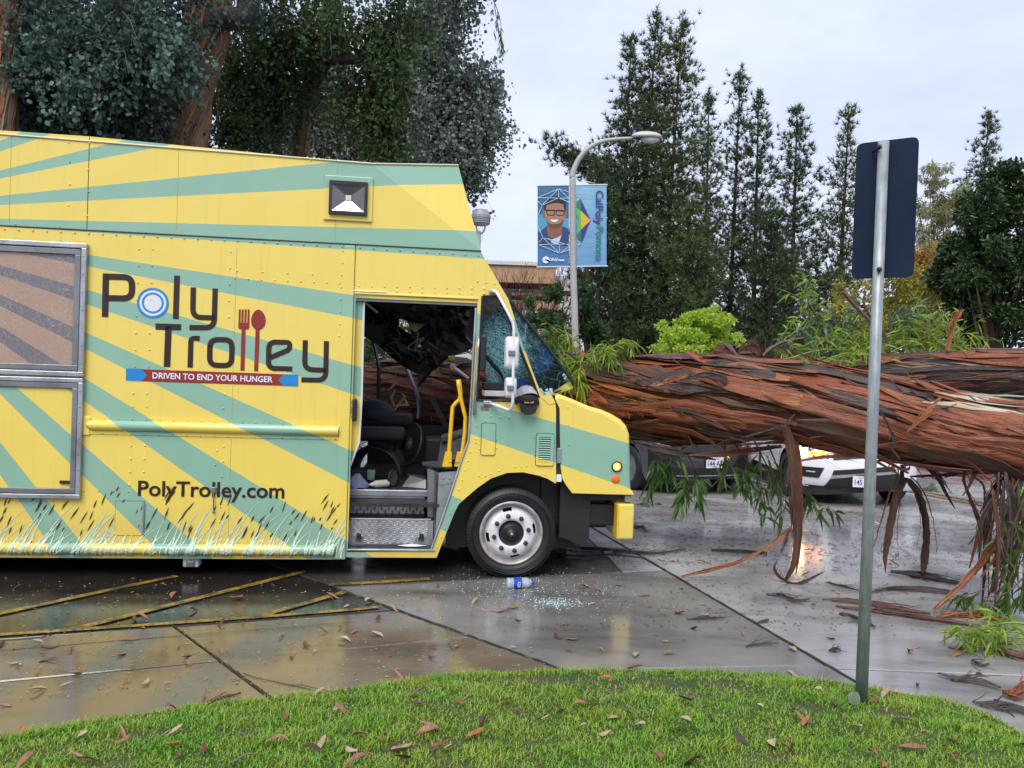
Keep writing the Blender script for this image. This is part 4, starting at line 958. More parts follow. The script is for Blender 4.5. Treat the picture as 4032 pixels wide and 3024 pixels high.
# yellow grab rails
T('grab_rail', MB().tube([t3(z, x, y, .06) for z, x, y in (('D', 735, 690), ('D', 740, 600), ('D', 752, 440), ('D', 762, 320), ('D', 785, 292), ('D', 805, 275), ('D', 812, 230), ('D', 800, 150))], .0175, 10), M_YBAR, smooth=True)
T('grab_rail', MB().tube([t3(z, x, y, .05) for z, x, y in (('D', 795, 150), ('D', 800, 190), ('D', 818, 290), ('D', 842, 385), ('D', 838, 480), ('D', 822, 600), ('D', 805, 690))], .0175, 10), M_YBAR, smooth=True)
for x, y0, y1 in ((733, 600, 690), (808, 600, 690)):
    a, b = t3('D', x, y0, .05), t3('D', x, y1, .05); T('rail_foot', MB().hexa([(a[0] - .045, .035, b[2]), (a[0] + .035, .035, b[2]), (a[0] + .035, .09, b[2]), (a[0] - .045, .09, b[2]), (a[0] - .022, .035, a[2]), (a[0] + .03, .035, a[2]), (a[0] + .03, .09, a[2]), (a[0] - .022, .09, a[2])]), M_YBAR)
# collapsed roof and ceiling
T('cab_ceiling', MB().box(ul, -.44, .04, WD - .06, ZM - .07, ZM - .04), M_INT)
cw = 1.35
cr = [('H', 200, 150), ('H', 2080, 150), ('H', 1985, 870), ('H', 1820, 985), ('H', 1560, 1045), ('H', 1330, 1230), ('H', 1130, 1480), ('H', 1118, 1300), ('H', 930, 1205), ('H', 760, 1075), ('H', 560, 900), ('H', 330, 740), ('H', 200, 640)]
crh = [('H', 780, 572), ('H', 870, 492), ('H', 960, 520), ('H', 1030, 680), ('H', 1032, 745), ('H', 880, 655)]
crh2 = [('H', 1045, 855), ('H', 1120, 800), ('H', 1205, 765), ('H', 1205, 820), ('H', 1100, 850)]
def crumple(p): 
    k = math.sin(p.x * 9) * .05 + math.sin(p.z * 11 + p.x * 5) * .05
    return Vector((p.x, p.y + k, p.z))
dk = NT(bpy.data.materials.new('black_headliner')); _c = dk.coord(); _n = dk.noise(dk.mapping(_c, (3, 3, 3), (0, .8, 0)), 2.0, 5)
M_HEAD = dk.done(dk.bsdf(dk.mix(_n, (.008, .008, .008), (.030, .028, .026)), .42, 0, dk.bump(_n, .5, .05)))
T('crushed_roof', MB().plate(q2(*cr, w=cw), [q2(*crh, w=cw)[::-1], q2(*crh2, w=cw)[::-1]], cw, cw + .04, crumple), M_HEAD)
fl_ = q2(('H', 950, 530), ('H', 1060, 560), ('H', 1240, 580), ('H', 1090, 700), ('H', 1040, 660), w=cw - .08)
T('torn_panel', MB().plate(fl_[::-1], [], cw - .1, cw - .09, crumple), simple('torn_yellow_panel', (.32, .25, .10), .45, var=.4, scale=6))
for pts, wd_ in (([('H', 345, 250), ('H', 430, 320), ('H', 548, 408)], .02), ):
    T('roof_strut', MB().ribbon([t3(*p, .9) for p in pts], wd_, (0, 1, 0)), M_WHITE)
for pts in ([('H', 345, 262), ('H', 560, 430), ('H', 760, 570), ('H', 1030, 760)], [('H', 980, 1120), ('H', 1180, 900), ('H', 1420, 600), ('H', 1600, 400)], [('H', 720, 760), ('H', 860, 860), ('H', 1010, 930)], [('H', 1130, 1475), ('H', 1330, 1240), ('H', 1560, 1050)], [('H', 640, 860), ('H', 820, 1000), ('H', 960, 1110)], [('H', 1740, 670), ('H', 1900, 860)]):
    T('roof_strut', MB().tube([t3(*p, cw - .10) for p in pts], .030, 5, flat=.5), simple('dark_strut', (.045, .044, .046), .35, .4, var=.4))
T('dome_mirror', MB().lathe([(.06, 0), (.05, .02), (.02, .035), (.0005, .038)], t3('H', 1090, 910, cw - .12), (-.2, -1, .3), 20), M_ALU, smooth=True)
# bent posts of the far side, mirror arm out there
T('far_post', MB().tube([t3(*p, WD - .05) for p in (('H', 470, 790), ('H', 520, 980), ('H', 560, 1200), ('H', 555, 1480), ('H', 552, 1659), ('I', 368, 95))], .036, 6, flat=.6), simple('dark_post', (.06, .062, .07), .3, .5, var=.3))
T('far_post', MB().tube([t3(*p, WD - .1) for p in (('H', 960, 1190), ('H', 1010, 1330), ('H', 1080, 1500), ('H', 1135, 1659), ('I', 765, 60), ('I', 770, 160), ('I', 762, 240))], [.07, .07, .075, .08, .08, .07, .065], 6, flat=.35), M_ALU2)
T('far_mirror_arm', MB().tube([t3(*p, WD - .3) for p in (('H', 1590, 1180), ('H', 1640, 1205), ('H', 1860, 1370))], .020, 8), M_WHITE, smooth=True)
T('far_mirror_arm', MB().lathe([(.02, 0), (.034, 0), (.034, .03), (.02, .03)], t3('H', 1638, 1190, WD - .32), (0, -1, 0), 12), M_WHITE)
T('far_side_panel', MB().plate([(ul, .25), (.9, .25), (.9, 1.02), (.3, 1.05), (-.3, 1.10), (ul, 1.10)], [], WD - .03, WD), M_INT)
for pts in ([('H', 1570, 1060), ('H', 1640, 990), ('H', 1680, 1000), ('H', 1660, 1080), ('H', 1610, 1115)], [('H', 1380, 1250), ('H', 1440, 1190), ('H', 1420, 1300), ('H', 1390, 1305)]):
    T('torn_panel', MB().plate(q2(*pts, w=WD - .35)[::-1], [], WD - .35, WD - .34, crumple), simple('torn_yellow_paint', (.55, .42, .05), .4))
# driver's seat, steering wheel, seat belt
st = empty('driver_seat'); st.parent = truck
def softbox(a0, a1, w0, w1, b0, b1, r, mat, name, par): return T(name, MB().bbox(a0, a1, w0, w1, b0, b1, r), mat, par, True)
M_SEAT = simple('black_seat_fabric', (.018, .018, .021), .75, var=.3, scale=14, bump=.4, bscale=50)
k0, k1 = tp('I', 200, 335, .8), tp('I', 622, 465, .8)
softbox(k0[0] - .3, k1[0], .8, 1.15, k1[1], k0[1], .035, M_SEAT, 'seat_cushion', st)
k0, k1 = tp('I', 200, 195, 1.3), tp('I', 700, 330, 1.3)
softbox(k0[0] - .3, k1[0], 1.25, 1.75, k1[1], k0[1], .05, M_SEAT, 'seat_back', st)
T('jacket', MB().lathe([(.0005, .10), (.10, .085), (.17, .04), (.20, -.02), (.18, -.05)], t3('I', 345, 165, 1.4), (.1, -.3, 1), 14), simple('navy_jacket', (.022, .026, .042), .8, bump=.6, bscale=18), st, True)
sw_ = empty('steering_wheel'); sw_.parent = truck
o_ = np.array(t3('I', 660, 500, 1.0)); ax = np.array([-.80, -.55, .28])
T('wheel_ring', MB().lathe([(.205 + .016 * math.cos(a), .016 * math.sin(a)) for a in np.linspace(0, 2 * math.pi, 8, endpoint=False)], o_, ax, 32, True), M_RUB, sw_, True)
T('wheel_hub', MB().lathe([(.07, 0), (.065, .03), (.0005, .04)], o_, ax, 16), M_INT, sw_, True)
T('seat_belt', MB().ribbon([t3(*p, 1.6) for p in (('I', 895, 45), ('I', 960, 180), ('I', 1040, 330))], .05, (0, 1, 0)), M_RUB)
T('gear_console', MB().bbox(tp('I', 830, 420, 1.2)[0], tp('I', 990, 420, 1.2)[0], 1.1, 1.5, ZF, tp('I', 830, 430, 1.2)[1], .02), M_INT)
T('fender_drum', MB().lathe([(.26, 0), (.27, .02), (.27, .5), (.2, .52)], t3('I', 300, 800, .9), (.1, 1, 0), 28), simple('grey_drum', (.10, .10, .095), .4, .3, var=.3), smooth=True)
T('engine_cover', MB().hexa([t3('I', 600, 905, .5), t3('I', 835, 925, .4), t3('I', 830, 925, .9), t3('I', 600, 905, 1.2), t3('I', 680, 800, .55), t3('I', 835, 840, .45), t3('I', 830, 800, .9), t3('I', 640, 780, 1.2)]), M_ALU2)

BK_SPL = simple('splintered_wood', (.42, .22, .10), .6, var=.4, scale=20)
# --- glass
def cracked_glass():
    t = NT(bpy.data.materials.new('shattered_glass')); c = t.coord()
    dn = t.new('TexNoise'); dn.inputs['Scale'].default_value = 5; t.l.new(c, dn.inputs['Vector'])
    w_ = t.mix(.10, c, dn.outputs['Color'], 'ADD')
    def vor(s, e, sc=(1, 1, 1)):
        v = t.new('TexVoronoi', feature='DISTANCE_TO_EDGE'); v.inputs['Scale'].default_value = s; t.l.new(t.mapping(w_, sc, (0, .75, 0)), v.inputs['Vector']); return t.ramp(v.outputs['Distance'], [(0., 1.), (e, 0.)])
    radial = vor(5, .035, (.55, 1, 2.6)); fine = vor(30, .22, (.5, 1, 2.2))
    cu0, cv0 = tp('J', 250, 820, .6); s3 = t.new('SeparateXYZ'); t.l.new(c, s3.inputs[0])
    du = t.math('SUBTRACT', s3.outputs[0], cu0); dv = t.math('SUBTRACT', s3.outputs[2], cv0); dist = t.math('SQRT', t.math('ADD', t.math('MULTIPLY', du, du), t.math('MULTIPLY', dv, dv)))
    zone = t.ramp(t.math('ADD', dist, t.math('MULTIPLY', t.math('SUBTRACT', t.noise(c, 6, 4, .7), .5), .35)), [(.10, 1.), (.36, .10), (.55, .03)])
    # long streaks fanning out from the upper left of the pane
    fu, fv = tp('J', -150, 430, .6); an = t.math('ARCTAN2', t.math('SUBTRACT', s3.outputs[2], fv), t.math('SUBTRACT', s3.outputs[0], fu)); rd = t.math('SQRT', t.math('ADD', t.math('POWER', t.math('SUBTRACT', s3.outputs[2], fv), 2.0), t.math('POWER', t.math('SUBTRACT', s3.outputs[0], fu), 2.0)))
    cb_ = t.new('CombineXYZ'); t.l.new(t.math('MULTIPLY', an, 34.0), cb_.inputs[0]); t.l.new(t.math('MULTIPLY', rd, 5.0), cb_.inputs[1])
    streak = t.ramp(t.noise(cb_.outputs[0], 1.0, 4, .7), [(.50, 0.), (.60, 1.)])
    cr_ = t.math('MAXIMUM', t.math('MULTIPLY', radial, .5), t.math('MULTIPLY', t.math('MAXIMUM', fine, streak), t.math('MULTIPLY', zone, 1.5)), True)
    tr = t.new('BsdfTransparent'); tr.inputs['Color'].default_value = (.52, .66, .62, 1)
    gl = t.new('BsdfGlossy'); gl.inputs['Roughness'].default_value = .04; gl.inputs['Color'].default_value = (.8, .95, 1, 1)
    lw = t.new('LayerWeight'); lw.inputs['Blend'].default_value = .22
    m1 = t.new('MixShader'); t.l.new(lw.outputs['Fresnel'], m1.inputs[0]); t.l.new(tr.outputs[0], m1.inputs[1]); t.l.new(gl.outputs[0], m1.inputs[2])
    df = t.bsdf(t.ramp(t.noise(c, 26, 4, .7), [(.34, (.05, .40, .46)), (.50, (.22, .76, .80)), (.62, (.85, 1., 1.))]), .3)
    tl = t.new('BsdfTranslucent'); tl.inputs['Color'].default_value = (.45, .95, 1., 1); md = t.new('MixShader'); md.inputs[0].default_value = .45; t.l.new(df, md.inputs[1]); t.l.new(tl.outputs[0], md.inputs[2]); df = md.outputs[0]
    m2 = t.new('MixShader'); t.l.new(t.math('MULTIPLY', cr_, .92), m2.inputs[0]); t.l.new(m1.outputs[0], m2.inputs[1]); t.l.new(df, m2.inputs[2])
    return t.done(m2.outputs[0])
M_GLASS = cracked_glass()
T('roof_lining', MB().plate(q2(('J', 40, 120), ('J', 420, 120), ('J', 420, 330), ('J', 330, 430), ('J', 200, 520), ('J', 60, 640), w=1.15)[::-1], [], 1.15, 1.18), M_HEAD)
ws = empty('windshield'); ws.parent = truck
T1, T2, B2, B1 = np.array(t3('J', 385, 205, .03)), np.array(t3('J', 1108, 1135, .06)), np.array(t3('J', 930, 1240, .22)), np.array(t3('J', 700, 1240, .5))
I1, I0 = np.array(t3('J', 150, 1130, 1.05)), np.array(t3('J', 120, 480, .95)); Ct = np.array(t3('J', 400, 700, .55))
def lerp(a, b, t): return a + (b - a) * t
gv, gf = [], []; nu, nv = 14, 14
for j in range(nv + 1):
    v = j / nv
    right = lerp(T1, T2, v) if v < .999 else T2
    left = lerp(I0, I1, v)
    for i in range(nu + 1):
        u = i / nu; p = lerp(left, right, u)
        p = p + np.array([0, .12 * math.sin(math.pi * u) + .02 * math.sin(9 * u + 4 * v), -.10 * math.sin(math.pi * u) * v * 1.4 + .015 * math.sin(11 * u)])
        if v > .9: p = p + np.array([0, 0, -.02])
        gv.append(p)
for j in range(nv):
    for i in range(nu): gf.append((j * (nu + 1) + i, j * (nu + 1) + i + 1, (j + 1) * (nu + 1) + i + 1, (j + 1) * (nu + 1) + i))
T('glass', MB().add(gv, gf), M_GLASS, ws, True)
T('edge_trim', MB().tube([T1, lerp(T1, T2, .5) + np.array([.006, 0, .006]), T2], .017, 6), M_RUB, ws)
T('edge_trim', MB().tube([T2, gv[-1 - 3], gv[-1 - 6]], .012, 6), M_RUB, ws)
T('centre_trim', MB().tube([t3(*p, .85) for p in (('J', 140, 830), ('J', 250, 960), ('J', 400, 1120))], .022, 6), M_RUB, ws)
T('windscreen_crumbs', MB(), M_GLASS, ws) if False else None
cb = MB(); rr_ = random.Random(3)
for i in range(70):
    p = np.array(t3('J', rr_.uniform(735, 870), 1262 - rr_.uniform(0, 70) * rr_.random(), .05)) + np.array([0, rr_.uniform(0, .1), 0]); s = rr_.uniform(.005, .012); cb.box(p[0] - s, p[0] + s, p[1] - s, p[1] + s, p[2] - s, p[2] + s)
T('glass_crumbs', cb, simple('glass_crumb', (.45, .68, .70), .2), ws, kind='stuff')

# --- side mirrors on a white tube arm
mr = empty('mirror_arm'); mr.parent = truck
MW = -.20
arm = [t3('J', 215, 132, -.01), t3('J', 262, 138, -.08), t3('J', 300, 200, -.15), t3('J', 380, 350, MW), t3('J', 440, 470, MW), t3('J', 452, 540, MW), t3('J', 446, 900, MW), t3('J', 440, 1330, MW), t3('J', 428, 1400, MW + .02), t3('J', 395, 1422, MW + .05), t3('J', 270, 1375, -.08), t3('J', 190, 1348, -.015)]
T('arm_tube', MB().tube(arm, .0122, 10), M_WHITE, mr, True)
for z, x, y in (('J', 225, 132), ('J', 165, 1342)):
    a = t3(z, x, y, 0); T('arm_bracket', MB().bbox(a[0] - .035, a[0] + .03, -.03, -.001, a[2] - .016, a[2] + .016, .005), M_ALU, mr)
def mirror(x0, x1, y0, y1, name):
    a, b = tp('J', x0, y0, MW), tp('J', x1, y1, MW); m = empty(name); m.parent = truck
    cx, cz = (a[0] + b[0]) / 2, (a[1] + b[1]) / 2; hx, hz = (b[0] - a[0]) / 2, (a[1] - b[1]) / 2
    body = MB(); prof = [(1.0, .0), (1.0, .03), (.93, .05), (.7, .062), (.3, .066)]
    base = [np.array(p) for p in rr(-hx, hx, -hz, hz, min(hx, hz) * .55)]; n = len(base); vs, fs = [], []
    for k, h in prof:
        for p in base: vs.append((cx + p[0] * k + h * .0, MW + .055 - h, cz + p[1] * k + .04 * (p[0] * k)))
    for i in range(len(prof) - 1):
        for j in range(n): fs.append((i * n + j, i * n + (j + 1) % n, (i + 1) * n + (j + 1) % n, (i + 1) * n + j))
    fs.append(tuple((len(prof) - 1) * n + j for j in range(n))); fs.append(tuple(range(n - 1, -1, -1)))
    T('shell', body.add(vs, fs), M_WHITE, m, True)
    T('rim', MB().tube([(cx + p[0], MW + .05, cz + p[1] + .04 * p[0]) for p in base + [base[0]]], .008, 6), simple('grey_mirror_rim', (.42, .43, .45), .4), m)
    T('clamp', MB().bbox(cx - .035, cx + .02, MW - .03, MW - .006, cz - .02, cz + .02, .005), M_ALU2, m)
mirror(370, 502, 622, 978, 'upper_mirror'); mirror(368, 478, 1072, 1288, 'lower_mirror')

# torn trim, wiring and crumpled sheet hanging in the cab
rw = random.Random(12)
M_WIRE = [simple('black_wire', (.012, .012, .012), .5), simple('brown_wire', (.05, .02, .015), .5), simple('grey_wire', (.16, .16, .17), .5)]
for i in range(7):
    x = rw.uniform(650, 1850); y = rw.uniform(500, 950); L = rw.uniform(120, 420); w = rw.uniform(.7, 1.3)
    T('wire', MB().tube(smooth_path([t3('H', x, y, w), t3('H', x + rw.uniform(-120, 120), y + L * .4, w), t3('H', x + rw.uniform(-160, 160), y + L * .8, w), t3('H', x + rw.uniform(-220, 220), y + L, w)], 4), rw.uniform(.003, .007), 5), M_WIRE[i % 3])
for i, (x, y, sx, sy) in enumerate(((620, 480, 230, 120), (1300, 420, 300, 160), (1560, 700, 260, 200), (860, 860, 220, 120), (1700, 420, 180, 150), (1250, 1050, 160, 130))):
    g = []; n = 6
    for a in range(n + 1):
        for b in range(n + 1): g.append(np.array(t3('H', x + sx * (a / n - .5) * 2, y + sy * (b / n - .5) * 2 + sx * .5 * (a / n - .5), cw - .12 - .05 * i)) + np.array([0, rw.gauss(0, .028), rw.gauss(0, .012)]))
    T('crumpled_sheet', MB().add(g, [(a * (n + 1) + b, a * (n + 1) + b + 1, (a + 1) * (n + 1) + b + 1, (a + 1) * (n + 1) + b) for a in range(n) for b in range(n)]), simple('bent_dark_metal', (.020, .019, .020), .5, .3, var=.5, scale=7))
for i in range(4):
    x = rw.uniform(760, 1120); y = rw.uniform(1250, 1640); T('splinter', MB().ribbon([t3('H', x, y, 1.6), t3('H', x + rw.uniform(-90, 90), y + rw.uniform(60, 200), 1.55), t3('H', x + rw.uniform(-200, 60), y + rw.uniform(120, 320), 1.5)], [.004, .03, .006], (0, 1, 0)), BK_SPL)
# ------------------------------------------------------------------ the fallen eucalyptus
def vnoise(x, y, seed=0, px_=0):
    """value noise on arrays; px_: period in x (0 = none)"""
    xi = np.floor(x).astype(int); yi = np.floor(y).astype(int); xf = x - xi; yf = y - yi
    def h(a, b):
        if px_: a = np.mod(a, px_)
        n = (a * 374761393 + b * 668265263 + seed * 974634541) & 0x7fffffff; n = ((n ^ (n >> 13)) * 1274126177) & 0x7fffffff; return ((n ^ (n >> 16)) & 0xffff) / 65535.0
    u = xf * xf * (3 - 2 * xf); v = yf * yf * (3 - 2 * yf)
    return (h(xi, yi) * (1 - u) + h(xi + 1, yi) * u) * (1 - v) + (h(xi, yi + 1) * (1 - u) + h(xi + 1, yi + 1) * u) * v
def bark_mat(name, stops, rough=.42, bump=.6):
    t = NT(bpy.data.materials.new(name)); uv = t.coord('UV')
    a = t.noise(t.mapping(uv, (2.2, 26, 1)), 1.0, 6, .65, .6); b = t.noise(t.mapping(uv, (9, 120, 1)), 1.0, 4, .6); c = t.noise(t.mapping(uv, (1.1, 5, 1)), 1.0, 4, .6)
    f = t.math('ADD', t.math('MULTIPLY', a, .65), t.math('MULTIPLY', c, .45)); f = t.math('ADD', f, t.math('MULTIPLY', t.math('SUBTRACT', b, .5), .35))
    col = t.ramp(f, stops)
    nm = t.bump(t.math('ADD', a, t.math('MULTIPLY', b, .5)), bump, .03)
    return t.done(t.bsdf(col, t.math('ADD', t.math('MULTIPLY', b, .25), rough - .12), 0, nm, spec=.5))
BK_RED = bark_mat('red_brown_bark', [(.28, (.030, .012, .008)), (.42, (.15, .042, .018)), (.55, (.25, .062, .022)), (.70, (.34, .105, .041)), (.86, (.43, .19, .10))], .27)
BK_ORG = bark_mat('orange_bark', [(.28, (.07, .022, .010)), (.43, (.22, .064, .020)), (.58, (.36, .125, .038)), (.8, (.48, .22, .085))], .28)
BK_DRK = bark_mat('dark_grey_bark', [(.28, (.012, .010, .010)), (.5, (.04, .03, .028)), (.68, (.085, .058, .050)), (.85, (.15, .105, .09))])
BK_BRN = bark_mat('brown_bark', [(.28, (.022, .011, .008)), (.48, (.075, .032, .020)), (.66, (.15, .066, .038)), (.85, (.24, .13, .085))])
BK_PALE = bark_mat('pale_smooth_bark', [(.32, (.14, .09, .05)), (.45, (.30, .25, .15)), (.6, (.44, .40, .30)), (.75, (.52, .47, .38))], .4, .25)
BKS = [BK_RED, BK_RED, BK_ORG, BK_DRK, BK_BRN, BK_RED, BK_BRN, BK_RED, BK_BRN, BK_RED]

def uv_grid(me, UV):
    l = me.uv_layers.new(name='UVMap'); idx = np.empty(len(me.loops), np.int32); me.loops.foreach_get('vertex_index', idx)
    l.data.foreach_set('uv', np.ascontiguousarray(np.asarray(UV, np.float32)[idx]).ravel())
class Log:
    """a bent, tapering log with a fibrous twisted surface"""
    def __init__(s, axis, rad, n=240, m=72, twist=.55, amp=.09, seed=1, knots=()):
        P = np.array(smooth_path(axis, 12)); R = np.array(smooth_path([(r, 0, 0) for r in rad], 12))[:, 0]
        d = np.r_[0, np.cumsum(np.linalg.norm(np.diff(P, axis=0), axis=1))]; s.L = d[-1]; ss = np.linspace(0, s.L, n)
        s.P = np.column_stack([np.interp(ss, d, P[:, k]) for k in range(3)]); s.R = np.interp(ss, d, R); s.ss = ss; s.n = n
        T = np.gradient(s.P, axis=0); T /= np.linalg.norm(T, axis=1)[:, None]; s.T = T
        up = np.array([0, 0, 1.]) if np.abs(T[:, 2]).mean() < .6 else np.array([0, 1., 0]); s.S = np.cross(T, up); s.S /= np.linalg.norm(s.S, axis=1)[:, None]; s.U = np.cross(s.S, T)
        s.twist = twist; s.amp = amp; s.seed = seed; s.knots = knots
        th = np.linspace(0, 2 * np.pi, m, endpoint=False); A, SS = np.meshgrid(th, ss); r = s.radius(SS, A)
        V = s.P[:, None] + (s.S[:, None] * np.cos(A)[..., None] + s.U[:, None] * np.sin(A)[..., None]) * r[..., None]
        i, k = np.meshgrid(np.arange(n - 1), np.arange(m), indexing='ij'); k2 = (k + 1) % m
        Fq = np.stack([i * m + k, i * m + k2, (i + 1) * m + k2, (i + 1) * m + k], -1).reshape(-1, 4)
        s.me = np_mesh('log', V.reshape(-1, 3), Fq, True)
        uvA = (A / (2 * np.pi) + SS * twist / (2 * np.pi)); UV = np.stack([SS, np.abs(((uvA * 2) % 2) - 1) * 2.6], -1).reshape(-1, 2); uv_grid(s.me, UV)
        s.V = V
    def radius(s, SS, A):
        R0 = np.interp(SS, s.ss, s.R); q = (A + SS * s.twist) / (2 * np.pi)
        f = vnoise(q * 22, SS * 1.3, s.seed, 22) * .5 + vnoise(q * 48, SS * 2.6, s.seed + 1, 48) * .32 + vnoise(q * 8, SS * 1.1, s.seed + 2, 8) * .45 + (vnoise(q * 3, SS * 1.4, s.seed + 3, 3) - .5) * 1.0
        r = R0 * (1 - s.amp * .6 + s.amp * f * 1.2)
        for ks, ka, kw, kh in s.knots: r = r + kh * np.exp(-((SS - ks) / kw) ** 2 - ((((A - ka) + np.pi) % (2 * np.pi) - np.pi) * R0 / kw) ** 2)
        return r
    def frame(s, x):
        f = lambda B: np.array([np.interp(x, s.ss, B[:, k]) for k in range(3)]); return f(s.P), f(s.S), f(s.U), f(s.T)
    def at(s, x, a, lift=0.0):
        p, S, U, T_ = s.frame(x); r = float(s.radius(np.array([x]), np.array([a]))[0]) + lift; return p + (S * math.cos(a) + U * math.sin(a)) * r
ft = empty('fallen_tree', gnd('X', 1700, 1255), label='huge fallen eucalyptus with shaggy red-brown bark lying across truck cab', cat='fallen tree')
FT0 = np.array(ft.location)
def rel(V): return V - FT0
AX = [(560, 880, 9.9, .46), (760, 868, 9.3, .45), (1000, 856, 8.75, .43), (1250, 856, 8.0, .415), (1400, 860, 7.5, .40), (1560, 866, 7.0, .375), (1700, 870, 6.65, .325), (1900, 900, 6.2, .315), (2050, 926, 5.92, .285), (2230, 948, 5.62, .26), (2500, 985, 5.25, .24), (2900, 1040, 4.9, .21)]
LOG = Log([dep('X', x, y, d) for x, y, d, r in AX], [a[3] for a in AX], 300, 84, .42, .10, 3)
kx = float(np.argmin([abs(p[0] / p[1] - dep('X', 1560, 800, 7)[0] / dep('X', 1560, 800, 7)[1]) for p in LOG.P])); ks_ = LOG.ss[int(kx)]
LOG = Log([dep('X', x, y, d) for x, y, d, r in AX], [a[3] for a in AX], 300, 96, .42, .15, 3, knots=[(ks_, math.pi / 2 + .2, .14, .17), (ks_ + .9, 2.6, .12, .03), (ks_ - .9, math.pi + .3, .16, .03)])
def put_log(L, name, mat, parent):
    co = np.empty(len(L.me.vertices) * 3, np.float32); L.me.vertices.foreach_get('co', co); L.me.vertices.foreach_set('co', (co.reshape(-1, 3) - FT0).astype(np.float32).ravel()); L.me.update()
    return link(name, L.me, mat, parent)
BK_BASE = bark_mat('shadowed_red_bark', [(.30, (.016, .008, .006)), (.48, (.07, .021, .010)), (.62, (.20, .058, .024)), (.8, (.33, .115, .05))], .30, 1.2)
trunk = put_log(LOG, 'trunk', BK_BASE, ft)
AX2 = [(1560, 850, 7.35, .22), (1720, 830, 7.15, .22), (1900, 818, 6.95, .205), (2050, 806, 6.75, .20), (2230, 800, 6.55, .19), (2600, 790, 6.3, .15)]
LOG2 = Log([dep('X', x, y, d) for x, y, d, r in AX2], [a[3] for a in AX2], 160, 56, .3, .14, 9)
limb = put_log(LOG2, 'limb', BK_DRK, ft)
# snapped stump of a side branch and the torn shoulder beside the knot
def strip_mesh(P, W, N, curl=.25, thick=.006, seed=0, jag=True):
    """a strip of bark along points P, widths W, outward normals N; slightly rolled, with two faces and torn ends"""
    P = np.array(P); m = len(P); T_ = np.gradient(P, axis=0); T_ /= np.linalg.norm(T_, axis=1)[:, None] + 1e-9
    S_ = np.cross(T_, N); S_ /= np.linalg.norm(S_, axis=1)[:, None] + 1e-9; Nn = np.cross(S_, T_)
    vs = []; rr = np.random.default_rng(seed); k = 5
    for i in range(m):
        for j in range(k):
            x = j / (k - 1) * 2 - 1; jt = (rr.random() - .5) * .34 if jag else 0
            e = T_[i] * (rr.random() - .5) * W[i] * (.9 if i in (0, m - 1) else 0)
            vs.append(P[i] + S_[i] * W[i] * .5 * (x + jt) + Nn[i] * W[i] * curl * (x * x) + e)
    for i in range(m):
        for j in range(k): vs.append(np.array(vs[i * k + j]) - Nn[i] * thick)
    fs = []; o = m * k
    for i in range(m - 1):
        for j in range(k - 1):
            a = i * k + j; fs.append((a, a + 1, a + k + 1, a + k)); fs.append((o + a, o + a + k, o + a + k + 1, o + a + 1))
    for i in range(m - 1):
        a = i * k; b = i * k + k - 1; fs.append((a, a + k, o + a + k, o + a)); fs.append((b, o + b, o + b + k, b + k))
    for a in range(k - 1):
        b = (m - 1) * k + a; fs.append((a, o + a, o + a + 1, a + 1)); fs.append((b, b + 1, o + b + 1, o + b))
    me = np_mesh('bark_strip', np.array(vs), np.array(fs), True)
    L = np.r_[0, np.cumsum(np.linalg.norm(np.diff(P, axis=0), axis=1))]; off = rr.random() * 30
    UV = [(off + L[i], off + (j / (k - 1)) * W[i] * 1.6) for i in range(m) for j in range(k)] * 2; uv_grid(me, UV); return me
def bark_strip_on(L, s0, a0, ln, wd, mat, parent, lift0=.004, lift1=.004, mid=.008, seed=0, slope=None, base=None):
    base = FT0 if base is None else base
    n = 9; pts, nr, ws = [], [], []; sl = (-L.twist if slope is None else slope)
    for i in range(n):
        t = i / (n - 1); s = min(max(s0 + ln * t, .02), L.L - .02); a = a0 + sl * ln * t + .05 * math.sin(5 * t + seed)
        lf = mid + lift0 * max(0, 1 - t / .25) ** 2 + lift1 * max(0, (t - .75) / .25) ** 2
        p = L.at(s, a, lf); c, S, U, T_ = L.frame(s); pts.append(p - base); nr.append(S * math.cos(a) + U * math.sin(a)); ws.append(wd * (.10 + .95 * math.sin(math.pi * min(.97, max(.03, t))) ** .7) * (1 + .3 * math.sin(seed * 3 + 9 * t)))
    return link('bark_strip', strip_mesh(pts, ws, np.array(nr), .10, .005, seed), mat, parent)
rb = random.Random(21)
# side facing the camera: angles around pi (S points away along T x up); cos<0 is the near side when T runs right
near = math.pi if LOG.at(LOG.L * .5, math.pi)[1] < LOG.at(LOG.L * .5, 0)[1] else 0.0
for i in range(295):
    s0 = rb.uniform(.2, LOG.L - 1.9); a0 = near + rb.uniform(-1.65, 1.75) if near else rb.uniform(-1.75, 1.65)
    big = rb.random() < .36
    bark_strip_on(LOG, s0, a0, rb.uniform(.5, 2.1) if big else rb.uniform(.3, 1.3), rb.uniform(.08, .19) if big else rb.uniform(.016, .06), rb.choice(BKS), trunk, rb.choice((.0, .02, .05, .11)), rb.choice((.0, .02, .04, .12)), rb.uniform(.003, .022), i, slope=-LOG.twist + rb.gauss(0, .16))
for i in range(46):
    bark_strip_on(LOG2, rb.uniform(.1, LOG2.L - 1.0), near + rb.uniform(-1.5, 1.6), rb.uniform(.4, 1.3), rb.uniform(.03, .10), rb.choice([BK_DRK, BK_DRK, BK_BRN, BK_RED, BK_DRK]), limb, rb.choice((0, .02, .06)), rb.choice((0, .02, .05)), rb.uniform(.004, .014), 300 + i)
